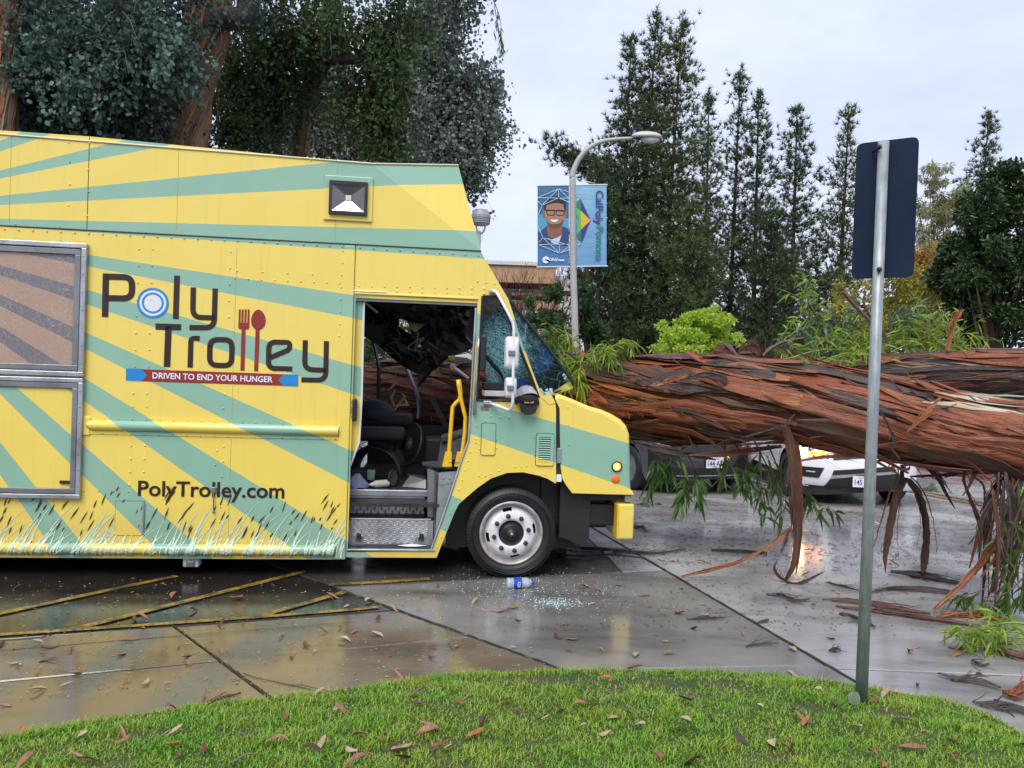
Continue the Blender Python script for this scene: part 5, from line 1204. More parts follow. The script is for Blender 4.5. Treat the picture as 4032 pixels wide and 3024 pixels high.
# loose fibres all over the trunk, far too many to tell apart
def fibres(L, n, seed, parent, lo, hi, lmax=.6, wmax=.011):
    rng = np.random.default_rng(seed); s0 = rng.uniform(lo, hi, n); a0 = near + rng.uniform(-1.8, 1.9, n); ln = rng.uniform(.10, lmax, n); w = rng.uniform(.003, wmax, n); lf = rng.uniform(.004, .03, n); sl = -L.twist + rng.normal(size=n) * .5; vs = []
    for k in range(5):
        t = k / 4; s = np.clip(s0 + ln * t, .02, L.L - .02); a = a0 + sl * ln * t; I = lambda B: np.column_stack([np.interp(s, L.ss, B[:, j]) for j in range(3)])
        d = I(L.S) * np.cos(a)[:, None] + I(L.U) * np.sin(a)[:, None]; r = L.radius(s, a) + .006 + lf * (2 * t - 1) ** 4; p = I(L.P) + d * r[:, None]; sd = np.cross(I(L.T), d) * (w * (1.05 - abs(2 * t - 1)))[:, None]; vs += [p + sd, p - sd]
    V = np.stack(vs, 1).reshape(-1, 3) - FT0; b = np.arange(n) * 10
    Fq = np.concatenate([np.stack([b + 2 * k, b + 2 * k + 1, b + 2 * k + 3, b + 2 * k + 2], 1) for k in range(4)]); return link('bark_fibres', np_mesh('bark_fibres', V, Fq), leaf_mat('bark_fibre', (.035, .014, .010), (.42, .17, .08), .45, 0), parent, kind='stuff')
fibres(LOG, 1500, 5, trunk, .3, LOG.L - 1.5, .45, .009); fibres(LOG2, 400, 6, limb, .1, LOG2.L - .5)
# pale freshly bared wood towards the right end
def s_at(L, x, d):
    k = dep('X', x, 850, d); return L.ss[int(np.argmin(np.abs(L.P[:, 0] / L.P[:, 1] - k[0] / k[1])))]
up_a = math.pi / 2
for i, (x, da, ln, wd) in enumerate(((2010, .55, 1.3, .07), (2060, .46, 1.6, .22), (1990, .95, .7, .05), (2120, .12, 1.2, .20))):
    bark_strip_on(LOG, s_at(LOG, x, 6), up_a + (da if near else -da), ln, wd, BK_PALE, trunk, 0, 0, .028, 500 + i, slope=-.15 if near else .15)

def W_(px_w, z, d): return px_w * ZO[z][2] / F_PX * d
def frayed(name, P, Wd, Nn, curl, thick, seed, ns=5):
    """a torn bark sheet: one main strip and thinner strands along it, as one piece"""
    rs = np.random.default_rng(seed + 50); parts = [strip_mesh(P, Wd * .72, Nn, curl, thick * .6, seed)]; m = len(P)
    T_ = np.gradient(P, axis=0); S_ = np.cross(T_, Nn); S_ /= np.linalg.norm(S_, axis=1)[:, None] + 1e-9
    for k in range(ns):
        i0 = int(rs.integers(0, max(1, m // 2))); i1 = int(rs.integers(min(m - 3, i0 + 3), m)) + 1; t = np.linspace(0, 1, i1 - i0)[:, None]; off = rs.uniform(-.62, .62); n_ = Nn[i0:i1] / np.linalg.norm(Nn[i0:i1], axis=1)[:, None]
        q = P[i0:i1] + S_[i0:i1] * (Wd[i0:i1, None] * off) + S_[i0:i1] * (t ** 2) * rs.normal() * .05 + n_ * .010 * (k + 1) * t + rs.normal(size=(i1 - i0, 3)) * .003
        parts.append(strip_mesh(q, Wd[i0:i1] * rs.uniform(.08, .28) * np.linspace(1, .15, i1 - i0), Nn[i0:i1], curl, .003, seed * 7 + k))
    bm = bmesh.new()
    for me in parts: bm.from_mesh(me)
    out = bpy.data.meshes.new(name); bm.to_mesh(out); bm.free(); out.polygons.foreach_set('use_smooth', [True] * len(out.polygons))
    for me in parts: bpy.data.meshes.remove(me)
    return out
def ribbon_px(name, z, pts, d, ws, mat, parent, curl=.28, seed=1, n=5, thick=.006, **kw):
    P = smooth_path([dep(z, p[0], p[1], p[2] if len(p) > 2 else d) for p in pts], n); Wd = np.array(smooth_path([(W_(w, z, d), 0, 0) for w in ws], n))[:, 0]
    Nn = np.tile(np.array([0, -1., .1]), (len(P), 1)); base = FT0 if parent is ft or parent is trunk else np.zeros(3)
    return link(name, frayed(name, np.array(P) - base, Wd, Nn, curl, thick, seed), mat, parent, **kw)
RB = lambda pts, d, ws, mat, curl=.28, seed=1: ribbon_px('hanging_bark', 'E', pts, d, ws, mat, ft, curl, seed)
RB([(735, 560), (762, 660), (785, 800), (795, 950), (800, 1100), (806, 1250), (790, 1380), (745, 1480)], 6.33, [60, 80, 78, 82, 80, 62, 50, 26], BK_BRN, .35, 1)
RB([(800, 640), (820, 780), (826, 950), (832, 1120), (824, 1300), (805, 1450)], 6.38, [40, 44, 40, 36, 26, 8], BK_RED, .3, 2)
RB([(775, 1165), (715, 1225), (620, 1295), (480, 1368), (310, 1418), (125, 1462)], 6.33, [10, 26, 22, 26, 34, 14], BK_ORG, .3, 3)
RB([(770, 1170), (745, 1250), (715, 1325)], 6.3, [16, 20, 6], BK_BRN, .3, 31)
RB([(745, 1488), (700, 1460), (676, 1415), (690, 1372)], 6.3, [26, 26, 22, 5], BK_BRN, .3, 4)
RB([(735, 1490), (800, 1508), (880, 1480), (978, 1432)], 6.25, [22, 26, 24, 4], BK_DRK, .3, 5)
RB([(1432, 800), (1428, 880), (1395, 980), (1365, 1120), (1345, 1240), (1332, 1330), (1337, 1440)], 6.25, [24, 40, 54, 62, 60, 44, 5], BK_BRN, .35, 6)
RB([(1436, 880), (1480, 905), (1530, 985), (1562, 1100), (1574, 1230), (1560, 1360), (1556, 1458)], 6.55, [24, 50, 62, 60, 58, 64, 18], BK_BRN, .35, 7)
RB([(1560, 790), (1640, 870), (1690, 960), (1750, 1060)], 6.1, [44, 40, 28, 6], BK_DRK, .3, 8)
RB([(1480, 870), (1650, 862), (1850, 845), (2060, 850)], 6.05, [16, 26, 30, 24], BK_BRN, .3, 9)
RB([(2068, 800), (2085, 930), (2070, 1060), (2020, 1230), (1985, 1400), (1975, 1560)], 5.75, [46, 56, 60, 52, 44, 40], BK_DRK, .35, 10)
RB([(2230, 930), (2130, 1060), (2010, 1240), (1880, 1400), (1760, 1530), (1625, 1655)], 5.55, [64, 66, 58, 52, 44, 26], BK_ORG, .35, 11)
RB([(2230, 990), (2130, 1120), (2000, 1330), (1900, 1470)], 5.5, [24, 26, 20, 8], BK_RED, .3, 12)
RB([(1805, 815), (1806, 905), (1850, 1030), (1905, 1170), (1958, 1300)], 5.8, [14, 20, 30, 44, 40], BK_BRN, .3, 13)
RB([(2060, 870), (1985, 930), (1945, 1060), (1935, 1170), (1965, 1310)], 5.85, [24, 34, 38, 36, 34], BK_DRK, .3, 14)
RB([(1938, 1160), (1885, 1205), (1832, 1275)], 5.85, [16, 14, 5], BK_DRK, .3, 15)
RB([(1920, 770), (1870, 840), (1830, 930), (1795, 985)], 5.75, [40, 36, 22, 6], BK_BRN, .3, 16)
RB([(1850, 860), (1915, 920), (1925, 1010), (1900, 1090)], 5.8, [10, 12, 12, 8], BK_BRN, .3, 17)
RB([(2200, 1080), (2130, 1240), (2070, 1450), (2040, 1640)], 5.55, [40, 48, 44, 36], BK_BRN, .35, 18)
RB([(2240, 1160), (2200, 1330), (2160, 1520), (2150, 1660)], 5.45, [50, 60, 56, 46], BK_DRK, .35, 19)
RB([(2180, 860), (2120, 900), (2060, 930)], 5.7, [30, 30, 16], BK_DRK, .3, 20)
RB([(480, 640), (620, 600), (735, 560), (795, 500)], 6.25, [10, 16, 22, 10], BK_DRK, .3, 21)
RB([(1462, 606), (1560, 512), (1665, 398)], 5.68, [14, 34, 22], BK_ORG, .3, 22)
RB([(1298, 468), (1350, 560), (1385, 650), (1400, 706)], 5.78, [14, 22, 24, 14], BK_DRK, .3, 23)
RB([(170, 742), (330, 735), (520, 715), (720, 690)], 6.85, [10, 34, 40, 26], BK_RED, .3, 24)
RB([(835, 775), (960, 755), (1100, 745), (1240, 735)], 6.2, [18, 26, 22, 8], BK_RED, .3, 25)
RB([(-140, 675), (60, 720), (200, 745), (330, 770)], 7.0, [40, 60, 40, 10], BK_DRK, .3, 26)
RB([(120, 300), (260, 262), (370, 285), (380, 320)], 6.55, [16, 44, 50, 30], BK_DRK, .35, 27)
RB([(-60, 330), (60, 300), (160, 265)], 6.75, [20, 34, 20], BK_ORG, .35, 28)
RB([(470, 130), (520, 115), (560, 110), (590, 160)], 7.0, [40, 80, 70, 40], BK_BRN, .4, 29)
rk = random.Random(4)
for i in range(20):
    x0 = rk.uniform(1960, 2230); y0 = rk.uniform(840, 1000); x1 = x0 + rk.uniform(-200, 40); y1 = rk.uniform(1250, 1640); b = rk.uniform(-60, 60); w = rk.uniform(8, 34)
    RB([(x0, y0), (x0 * .65 + x1 * .35 + b, y0 * .65 + y1 * .35), (x0 * .3 + x1 * .7 + b * .6, y0 * .3 + y1 * .7), (x1, y1)], rk.uniform(5.4, 5.8), [w * .7, w, w * .9, w * .3], rk.choice([BK_DRK, BK_DRK, BK_BRN, BK_RED]), .3, 600 + i)
ribbon_px('broken_branch', 'T', [(1770, 340), (1785, 270), (1800, 200), (1830, 140), (1865, 100)], 6.6, [34, 30, 26, 34, 8], BK_ORG, ft, .5, 30)

# ---- foliage torn down with it
def leaf_shape(P, D, S, wr, rng, curve=.45):
    """long pointed leaves: six corners, folded and curved"""
    n = len(P); D = D / (np.linalg.norm(D, axis=1)[:, None] + 1e-9); R_ = rng.normal(size=(n, 3)); Sd = np.cross(D, R_); Sd /= np.linalg.norm(Sd, axis=1)[:, None] + 1e-9; Nn = np.cross(Sd, D)
    S = S[:, None]; w = S * wr; dn = np.array([0, 0, -1.0]) * curve
    c = lambda t, s, f: P + D * S * t + Sd * w * s + Nn * w * f + dn * S * t * t
    V = np.stack([c(0, 0, 0), c(.33, .5, .12), c(.68, .36, .1), c(1, 0, 0), c(.68, -.36, .1), c(.33, -.5, .12)], 1).reshape(-1, 3); b = np.arange(n) * 6
    return V, np.concatenate([np.stack([b, b + 1, b + 2, b + 3], 1), np.stack([b, b + 3, b + 4, b + 5], 1)])
LF_LIME = leaf_mat('lime_leaf', (.10, .20, .03), (.42, .55, .07), .4)
LF_GRN = leaf_mat('green_leaf', (.025, .065, .015), (.13, .24, .05), .4)
LF_GREY = leaf_mat('grey_green_leaf', (.06, .10, .06), (.22, .30, .20), .42)
M_TWIG = simple('green_twig', (.20, .26, .06), .5, var=.3); M_TWIGB = simple('brown_twig', (.09, .05, .03), .6, var=.3)
def spray(name, stems, leaf_m, twig_m, parent, base, n_side=9, leaf=.10, wr=.17, droop=.35, seed=0, spread=.16, dens=1.0, **kw):
    """branching sprays along stems (lists of points): twigs and leaves"""
    rng = np.random.default_rng(seed); tw = MB(); Ps, Ds, Ss = [], [], []
    for st in stems:
        P = np.array(smooth_path(st, 6)) if len(st) > 2 else np.array(st); tw.tube(P - base, list(np.linspace(.008, .003, len(P))), 4)
        for k in range(int(n_side * dens)):
            i = rng.integers(max(1, len(P) // 5), len(P)); d = P[i] - P[i - 1]; d = d / (np.linalg.norm(d) + 1e-9) + rng.normal(size=3) * .75 + np.array([0, 0, -droop]); d /= np.linalg.norm(d)
            L = spread * rng.uniform(.5, 1.6); q = [P[i] + d * L * t + np.array([0, 0, -droop * .5]) * L * t * t for t in np.linspace(0, 1, 5)]; tw.tube(np.array(q) - base, [.003, .0025, .002, .0018, .001], 3, cap=False)
            for j in range(int(rng.integers(5, 11))):
                t = rng.random(); x = q[0] + (q[4] - q[0]) * t; Ps.append(x); Ds.append(d * .5 + rng.normal(size=3) * .6 + np.array([0, 0, -droop])); Ss.append(leaf * rng.uniform(.55, 1.25))
    V, Fq = leaf_shape(np.array(Ps) - base, np.array(Ds), np.array(Ss), wr, rng)
    tw.build('twigs', twig_m, parent, kind='stuff'); return link(name, np_mesh(name, V, Fq), leaf_m, parent, kind='stuff', **kw)
def S_(z, d, *pts): return [dep(z, p[0], p[1], p[2] if len(p) > 2 else d) for p in pts]
spray('foliage', [S_('T', 7.2, (700, 410), (790, 310), (900, 270), (1100, 265), (1300, 300)), S_('T', 7.0, (720, 400), (860, 380), (1050, 330), (1250, 330)), S_('T', 7.2, (900, 420), (1000, 330), (1150, 240), (1300, 230)), S_('T', 6.9, (1000, 430), (1150, 360), (1300, 330)),
                  S_('T', 7.1, (1330, 420), (1400, 300), (1500, 200), (1640, 160)), S_('T', 7.0, (1330, 420), (1480, 330), (1640, 260), (1800, 200)), S_('T', 6.9, (1350, 420), (1550, 380), (1750, 310), (1830, 230)), S_('T', 7.3, (900, 380), (960, 250), (1010, 120), (990, 30)), S_('T', 7.2, (1100, 420), (1220, 380), (1330, 420)), S_('T', 7.0, (1400, 250), (1540, 215), (1700, 250), (1820, 330))], LF_LIME, M_TWIG, ft, FT0, 20, .12, .12, .15, 5, .30)
spray('foliage', [S_('T', 7.3, (690, 415), (760, 320), (860, 285), (1000, 200), (1060, 100)), S_('T', 7.2, (760, 400), (850, 330), (920, 250)), S_('T', 7.2, (1300, 230), (1230, 180), (1120, 160)), S_('T', 7.1, (1350, 130), (1470, 100), (1560, 115))], LF_GREY, M_TWIGB, ft, FT0, 9, .15, .20, .2, 6, .20)
spray('foliage', [S_('J', 7.5, (1200, 960), (1080, 880), (980, 780), (900, 640)), S_('J', 7.45, (1240, 900), (1120, 900), (1000, 930), (930, 960)), S_('J', 7.4, (1300, 900), (1250, 830), (1350, 790), (1500, 760)), S_('J', 7.4, (1200, 930), (1150, 1000), (1140, 1060)), S_('J', 7.5, (1250, 880), (1400, 810), (1600, 820)), S_('J', 7.6, (1180, 900), (1080, 740), (960, 600), (830, 560)), S_('J', 7.5, (1400, 800), (1520, 740), (1640, 650))], LF_LIME, M_TWIG, ft, FT0, 13, .11, .16, .35, 7, .17)
spray('foliage', [S_('J', 7.55, (1200, 930), (1050, 800), (930, 660), (860, 590)), S_('J', 7.5, (1180, 940), (1000, 870), (880, 760)), S_('J', 7.45, (1300, 860), (1500, 800), (1659, 830))], LF_GRN, M_TWIGB, ft, FT0, 12, .15, .20, .5, 8, .18)
spray('foliage', [S_('E', 6.9, (330, 640), (420, 760), (480, 850), (440, 900)), S_('E', 6.85, (430, 660), (520, 780), (590, 900), (620, 1010)), S_('E', 6.8, (560, 660), (620, 780), (690, 900), (700, 1040)), S_('E', 6.8, (640, 680), (690, 800), (740, 940), (745, 1060)), S_('E', 6.9, (380, 650), (390, 760), (380, 830)), S_('E', 6.9, (520, 680), (520, 820), (560, 960)), S_('E', 6.8, (830, 900), (880, 970), (960, 1050))], LF_GRN, M_TWIGB, ft, FT0, 5, .12, .22, .5, 9, .18)
spray('foliage', [S_('E', 7.0, (60, 700), (140, 800), (165, 900), (150, 950)), S_('E', 7.0, (150, 720), (220, 850), (240, 960), (245, 1000)), S_('E', 7.1, (-60, 690), (0, 760), (60, 800)), S_('E', 7.1, (20, 700), (-20, 760), (-60, 830))], LF_GRN, M_TWIGB, ft, FT0, 5, .14, .22, .6, 10, .14)
spray('foliage', [S_('N', 5.5, (1331, 100), (1250, 250), (1180, 380), (1120, 560)), S_('N', 5.45, (1340, 300), (1260, 500), (1190, 700), (1130, 860)), S_('N', 5.5, (1300, 520), (1180, 800), (1040, 1000), (880, 1060)), S_('N', 5.4, (1350, 600), (1280, 800), (1200, 1000)), S_('N', 5.4, (1350, 900), (1200, 1040), (1000, 1080)), S_('N', 5.4, (1400, 200), (1360, 400), (1330, 700), (1320, 1000))], LF_GRN, M_TWIGB, ft, FT0, 5, .12, .20, .4, 11, .18)
spray('foliage', [S_('N', 4.85, (1400, 1380, 4.75), (1250, 1340, 4.8), (1060, 1360, 4.75), (870, 1400, 4.75)), S_('N', 4.75, (1380, 1440), (1200, 1430), (980, 1460), (850, 1400)), S_('N', 4.9, (1400, 1290), (1240, 1270), (1090, 1290)), S_('N', 4.75, (1380, 1390), (1200, 1380), (1010, 1330))], LF_LIME, M_TWIG, ft, FT0, 10, .10, .13, .1, 12, .17)
spray('foliage', [[gnd('L', 210, 1240, .02), gnd('L', 300, 1225, .05), gnd('L', 390, 1235, .02)]], LF_GREY, M_TWIGB, ft, FT0, 4, .12, .3, .1, 13, .1)
spray('foliage', [[gnd('M', 1840, 870, .02), gnd('M', 1920, 850, .06), gnd('M', 1990, 880, .02)]], LF_GREY, M_TWIGB, ft, FT0, 5, .16, .3, .1, 14, .14)
# a few bare stems standing out of the wreck
for pts, d, r in (([(1180, 0), (1260, 90), (1340, 170), (1420, 250), (1450, 380)], 6.95, .018), ([(700, 412), (740, 350), (830, 290), (960, 262)], 7.15, .016), ([(1000, 10), (985, 60), (1040, 150)], 7.2, .008), ([(1310, 0), (1300, 60), (1340, 150)], 7.1, .012), ([(1560, 0), (1610, 70), (1650, 150)], 7.3, .008)):
    MB().tube(np.array(smooth_path([dep('T', x, y, d) for x, y in pts], 5)) - FT0, r, 5).build('bare_stem', M_TWIGB, ft)
# ------------------------------------------------------------------ standing trees, shrubs, background
def tri_tube_arrays(paths, radii, n=4):
    """many thin tubes at once -> verts, quads"""
    mb = MB()
    for P, R in zip(paths, radii): mb.tube(P, R, n, cap=False)
    return mb
def trunk_mesh(axis, rad, seed, amp=.12, n=60, m=32, twist=.3):
    L = Log(axis, rad, n, m, twist, amp, seed); return L
def put_log2(L, name, mat, parent, base):
    co = np.empty(len(L.me.vertices) * 3, np.float32); L.me.vertices.foreach_get('co', co); L.me.vertices.foreach_set('co', (co.reshape(-1, 3) - base).astype(np.float32).ravel()); L.me.update()
    return link(name, L.me, mat, parent)
def round_leaves(P, S, rng, hang=.6):
    """rounded hanging leaves: hexagons"""
    n = len(P); D = np.tile([0, 0, -1.], (n, 1)) * hang + rng.normal(size=(n, 3)) * .6; D /= np.linalg.norm(D, axis=1)[:, None]
    Sd = np.cross(D, rng.normal(size=(n, 3))); Sd /= np.linalg.norm(Sd, axis=1)[:, None]; Nn = np.cross(Sd, D); S = S[:, None]
    c = lambda t, s, f: P + D * S * t + Sd * S * s + Nn * S * f
    V = np.stack([c(0, 0, 0), c(.28, .42, .08), c(.7, .40, .06), c(1, 0, 0), c(.7, -.40, .06), c(.28, -.42, .08)], 1).reshape(-1, 3); b = np.arange(n) * 6
    return V, np.concatenate([np.stack([b, b + 1, b + 2, b + 3], 1), np.stack([b, b + 3, b + 4, b + 5], 1)])
def clumps(blobs, n_twig, per, rng, twig=.7, jit=.05, down=.9):
    """leaf positions along hanging twigs that start inside the given ellipsoids; blobs: (centre, (rx, ry, rz), weight)"""
    w = np.array([b[2] for b in blobs], float); w /= w.sum(); Ps = []; paths = []
    for (c, r, _), k in zip(blobs, rng.multinomial(n_twig, w)):
        d = rng.normal(size=(k, 3)); d /= np.linalg.norm(d, axis=1)[:, None]; o = np.array(c) + d * np.array(r) * (rng.random((k, 1)) ** .45)
        dr = rng.normal(size=(k, 3)) * .55 + np.array([0, 0, -down]) + d * .3; dr /= np.linalg.norm(dr, axis=1)[:, None]; L = twig * rng.uniform(.4, 1.3, (k, 1))
        t = rng.random((k, per, 1)); P = o[:, None] + dr[:, None] * L[:, None] * t + np.array([0, 0, -.25]) * L[:, None] * t * t + rng.normal(size=(k, per, 3)) * jit
        Ps.append(P.reshape(-1, 3))
        for i in range(0, k, 3): paths.append([o[i], o[i] + dr[i] * L[i] * .5, o[i] + dr[i] * L[i] + np.array([0, 0, -.2]) * L[i]])
    return np.concatenate(Ps), paths
EU_DK = leaf_mat('dark_blue_green_leaf', (.003, .011, .009), (.125, .225, .175), .6, .15, .25, .40, 1.7, .8)
EU_GR = leaf_mat('mid_green_leaf', (.003, .014, .005), (.115, .20, .07), .6, .2, .25, .40, 1.7, .8)
EU_SV = leaf_mat('silver_leaf', (.03, .055, .04), (.36, .42, .36), .55, .2, .3, .45, 1.3, .6)
BK_FIB = bark_mat('stringy_bark', [(.30, (.022, .012, .009)), (.44, (.10, .05, .03)), (.56, (.25, .13, .07)), (.68, (.40, .25, .15)), (.85, (.50, .41, .33))], .6, 1.0)
def eucalyptus(name, label, base_xy, logs, blobs, leaf_m, n_twig, per, leaf, seed, twig=.7, lanc=False, group=None, cat='tree', hang=.7, down=.9):
    root = empty(name, (base_xy[0], base_xy[1], 0), label=label, cat=cat, group=group); base = np.array([base_xy[0], base_xy[1], 0.]); rng = np.random.default_rng(seed)
    for i, (axis, rad) in enumerate(logs):
        lg = trunk_mesh(axis, rad, seed + i, .2 if i == 0 else .16, 80, 48, .5 if i == 0 else .2)
        lo = put_log2(lg, 'trunk' if i == 0 else 'limb', BK_FIB if i == 0 else BK_DRK if i % 2 else BK_BRN, root, base)
        if i == 0 and lanc is False and seed < 45:
            rs = random.Random(seed); nf = max((0, math.pi / 2, math.pi, 3 * math.pi / 2), key=lambda a: -lg.at(lg.L * .5, a)[1])
            for j in range(46): bark_strip_on(lg, rs.uniform(lg.L * .22, lg.L * .7), nf + rs.uniform(-1.2, 1.2), rs.uniform(.5, 1.5), rs.uniform(.02, .07), rs.choice([BK_FIB, BK_ORG, BK_PALE, BK_BRN, BK_FIB]), lo, rs.choice((0, .03, .08)), rs.choice((0, .03, .1)), rs.uniform(.004, .02), 900 + j, base=base)
    P, paths = clumps(blobs, n_twig, per, rng, twig, .05, down)
    S = leaf * rng.uniform(.55, 1.25, len(P))
    if lanc: V, Fq = leaf_shape(P - base, np.tile([0, 0, -.9], (len(P), 1)) + rng.normal(size=(len(P), 3)) * .6, S, .24, rng)
    else: V, Fq = round_leaves(P - base, S, rng, hang)
    link('crown', np_mesh('crown', V, Fq), leaf_m, root, kind='stuff')
    tri_tube_arrays([np.array(p) - base for p in paths], [[.008, .006, .003]] * len(paths), 3).build('twigs', M_TWIGB, root, kind='stuff')
    return root
def B_(z, x, y, d, rx, ry, rz, w=1.0):      # blob from a photo position; radii in the crop's pixels (rx, rz) and metres deep (ry)
    s = ZO[z][2] / F_PX * d; return (dep(z, x, y, d), (rx * s, ry, rz * s), w)
# 1: the big leaning trunk behind the truck
eucalyptus('eucalyptus_tree', 'tall eucalyptus with thick leaning stringy-bark trunk rising behind the truck roof', dep('X', 340, 1000, 13.5)[:2],
    [([(*dep('X', 345, 700, 13.5)[:2], -.1), dep('X', 385, 300, 13.5), dep('X', 425, 150, 13.5), dep('X', 455, 20, 13.5), dep('X', 470, -200, 13.5), dep('X', 500, -600, 13.6)], [.62, .47, .40, .36, .30, .22]),
     ([dep('X', 445, 60, 13.3), dep('X', 490, 40, 13.2), dep('X', 530, 30, 13.2), dep('X', 545, -80, 13.2)], [.20, .20, .19, .17]),
     ([dep('X', 560, -100, 13.3), dep('X', 700, -60, 13.0), dep('X', 900, -90, 12.4), dep('X', 1040, -60, 12.0), dep('X', 1075, -30, 12)], [.14, .12, .08, .03, .012]),
     ([dep('X', 400, -120, 13.4), dep('X', 200, -140, 13.2), dep('X', 20, -90, 13)], [.18, .13, .06])],
    [B_('W', 300, 200, 12.6, 330, .9, 200, 1.5), B_('W', 800, 330, 12.4, 320, .8, 260, 2.0), B_('W', 1200, 250, 12.2, 300, .8, 260, 2.0), B_('W', 1000, 700, 12.8, 320, .7, 220, 1.6), B_('W', 400, 600, 12.8, 300, .7, 220, 1.3), B_('W', 250, 850, 13, 200, .7, 150, .7), B_('W', 650, 950, 12.8, 260, .6, 130, .8), B_('W', 1150, 950, 12.8, 160, .6, 130, .6),
     B_('W', 500, -300, 12.8, 700, 1.5, 300, 1.5), B_('W', 1400, -250, 12.6, 700, 1.5, 280, 1.5)], EU_DK, 2500, 14, .068, 41, .75)
_t1 = [o for o in bpy.data.objects if o.name == 'eucalyptus_tree'][0]; _b1 = np.array(_t1.location); _r = np.random.default_rng(77)
_P, _pp = clumps([B_('W', 450, 380, 11.9, 200, .3, 130, 1), B_('W', 780, 520, 11.8, 200, .3, 120, 1.2), B_('W', 1250, 180, 11.7, 230, .3, 150, 1.6), B_('W', 1400, 420, 11.8, 120, .3, 120, 1), B_('W', 650, 720, 11.9, 150, .3, 110, 1), B_('W', 200, 520, 12, 110, .3, 110, .7), B_('W', 1150, 620, 12, 150, .3, 80, .7)], 330, 15, _r, .55, .045, 1.1)
_V, _F = round_leaves(_P - _b1, .085 * _r.uniform(.5, 1.25, len(_P)), _r, .9)
link('outer_sprays', np_mesh('outer_sprays', _V, _F), leaf_mat('sage_leaf', (.035, .075, .058), (.17, .27, .215), .5, .2, .35), _t1, kind='stuff')
tri_tube_arrays([np.array(q) - _b1 for q in _pp], [[.006, .004, .002]] * len(_pp), 3).build('twigs', M_TWIGB, _t1, kind='stuff')
# 2: trunk at the left edge
eucalyptus('eucalyptus_tree', 'eucalyptus with shaggy grey-brown trunk at the left edge of the view', dep('X', 4, 1000, 12)[:2],
    [([(*dep('X', -2, 900, 12)[:2], -.1), dep('X', 2, 280, 12), dep('X', 6, 100, 12), dep('X', 8, -100, 12), dep('X', 0, -500, 12)], [.30, .235, .20, .185, .14]),
     ([dep('X', 262, -60, 13.5), dep('X', 255, 30, 13.5), dep('X', 240, 90, 13.5), dep('X', 225, 105, 13.5)], [.13, .13, .15, .06]),
     ([(*dep('X', 300, 700, 15)[:2], 0), dep('X', 262, 290, 15), dep('X', 215, 230, 15), dep('X', 130, 190, 15), dep('X', 60, 120, 15.3)], [.40, .34, .30, .26, .20])],
    [B_('W', 150, 450, 14.5, 260, .8, 380, 1.2), B_('W', 600, 500, 14.8, 420, .9, 420, 2.0), B_('W', 1000, 500, 15.2, 420, .9, 440, 2.0), B_('W', 700, 950, 15.3, 600, .8, 200, 1.4), B_('W', 300, -250, 14, 600, 1, 260, 1.0), B_('W', 300, 100, 14.5, 260, .8, 180, .8)], EU_DK, 1900, 14, .075, 43, .8)
# 3: curtain of greener foliage hanging to the right
eucalyptus('eucalyptus_tree', 'dark green weeping eucalyptus with a long hanging curtain of leaves above the cab', dep('X', 640, 1000, 16.5)[:2],
    [([(*dep('X', 640, 900, 16.5)[:2], -.1), dep('X', 650, 300, 16.5), dep('X', 700, 120, 16.3), dep('X', 720, -120, 16.2)], [.24, .19, .17, .14]),
     ([dep('X', 683, 126, 15.2), dep('X', 720, 130, 15.1), dep('X', 765, 128, 15), dep('X', 815, 112, 15), dep('X', 830, 60, 15)], [.08, .10, .085, .07, .05])],
    [B_('G', 1120, 200, 15.6, 160, .9, 180, 1.6), B_('G', 1260, 120, 15.3, 200, .9, 140, 1.6), B_('G', 1450, 80, 15, 180, .8, 110, 1.2), B_('G', 1700, 120, 15, 110, .6, 130, 1.2), B_('G', 1690, 300, 14.9, 90, .5, 130, 1.3), B_('G', 1685, 480, 14.9, 75, .45, 130, 1.1), B_('G', 1690, 620, 14.9, 55, .4, 60, .4), B_('G', 1080, 420, 15.8, 180, .8, 150, 1.5), B_('G', 1260, 380, 16, 180, .8, 140, 1.3), B_('G', 980, 300, 16.3, 120, .7, 180, 1), B_('G', 1540, 420, 15.2, 90, .5, 110, .6), B_('G', 1800, 20, 15.4, 110, .7, 60, .5), B_('G', 1400, -180, 15, 400, 1.2, 180, 1.2), B_('G', 1000, 560, 16, 160, .7, 70, .6)], EU_GR, 2500, 14, .075, 47, .8, down=1.3)
# 4: silvery trees further off
eucalyptus('eucalyptus_tree', 'pale silvery-green eucalyptus standing behind the dark hanging foliage', dep('X', 850, 1000, 26)[:2],
    [([(*dep('X', 905, 900, 26)[:2], -.1), dep('X', 905, 300, 26), dep('X', 920, 180, 26), dep('X', 945, 100, 26), dep('X', 960, -60, 26)], [.32, .25, .2, .16, .1]), ([dep('X', 905, 220, 26), dep('X', 935, 150, 26), dep('X', 990, 90, 26)], [.14, .1, .06])],
    [B_('G', 1900, 100, 26, 130, 1.2, 110, 1.3), B_('G', 1850, 260, 26, 140, 1.2, 130, 1.4), B_('G', 2060, 350, 26, 130, 1.2, 90, 1.3), B_('G', 1980, 450, 26, 150, 1.2, 120, 1.5), B_('G', 2050, 560, 26, 110, 1, 100, 1.0), B_('G', 1900, 600, 26, 130, 1, 110, 1.2), B_('G', 1990, 690, 26, 100, 1, 90, .9), B_('G', 2040, 720, 26, 60, 1, 80, .5), B_('G', 1950, -60, 26, 130, 1.2, 100, 1), B_('G', 2130, 520, 26, 60, .8, 50, .4)], EU_SV, 2600, 14, .115, 53, 1.0, down=.6)
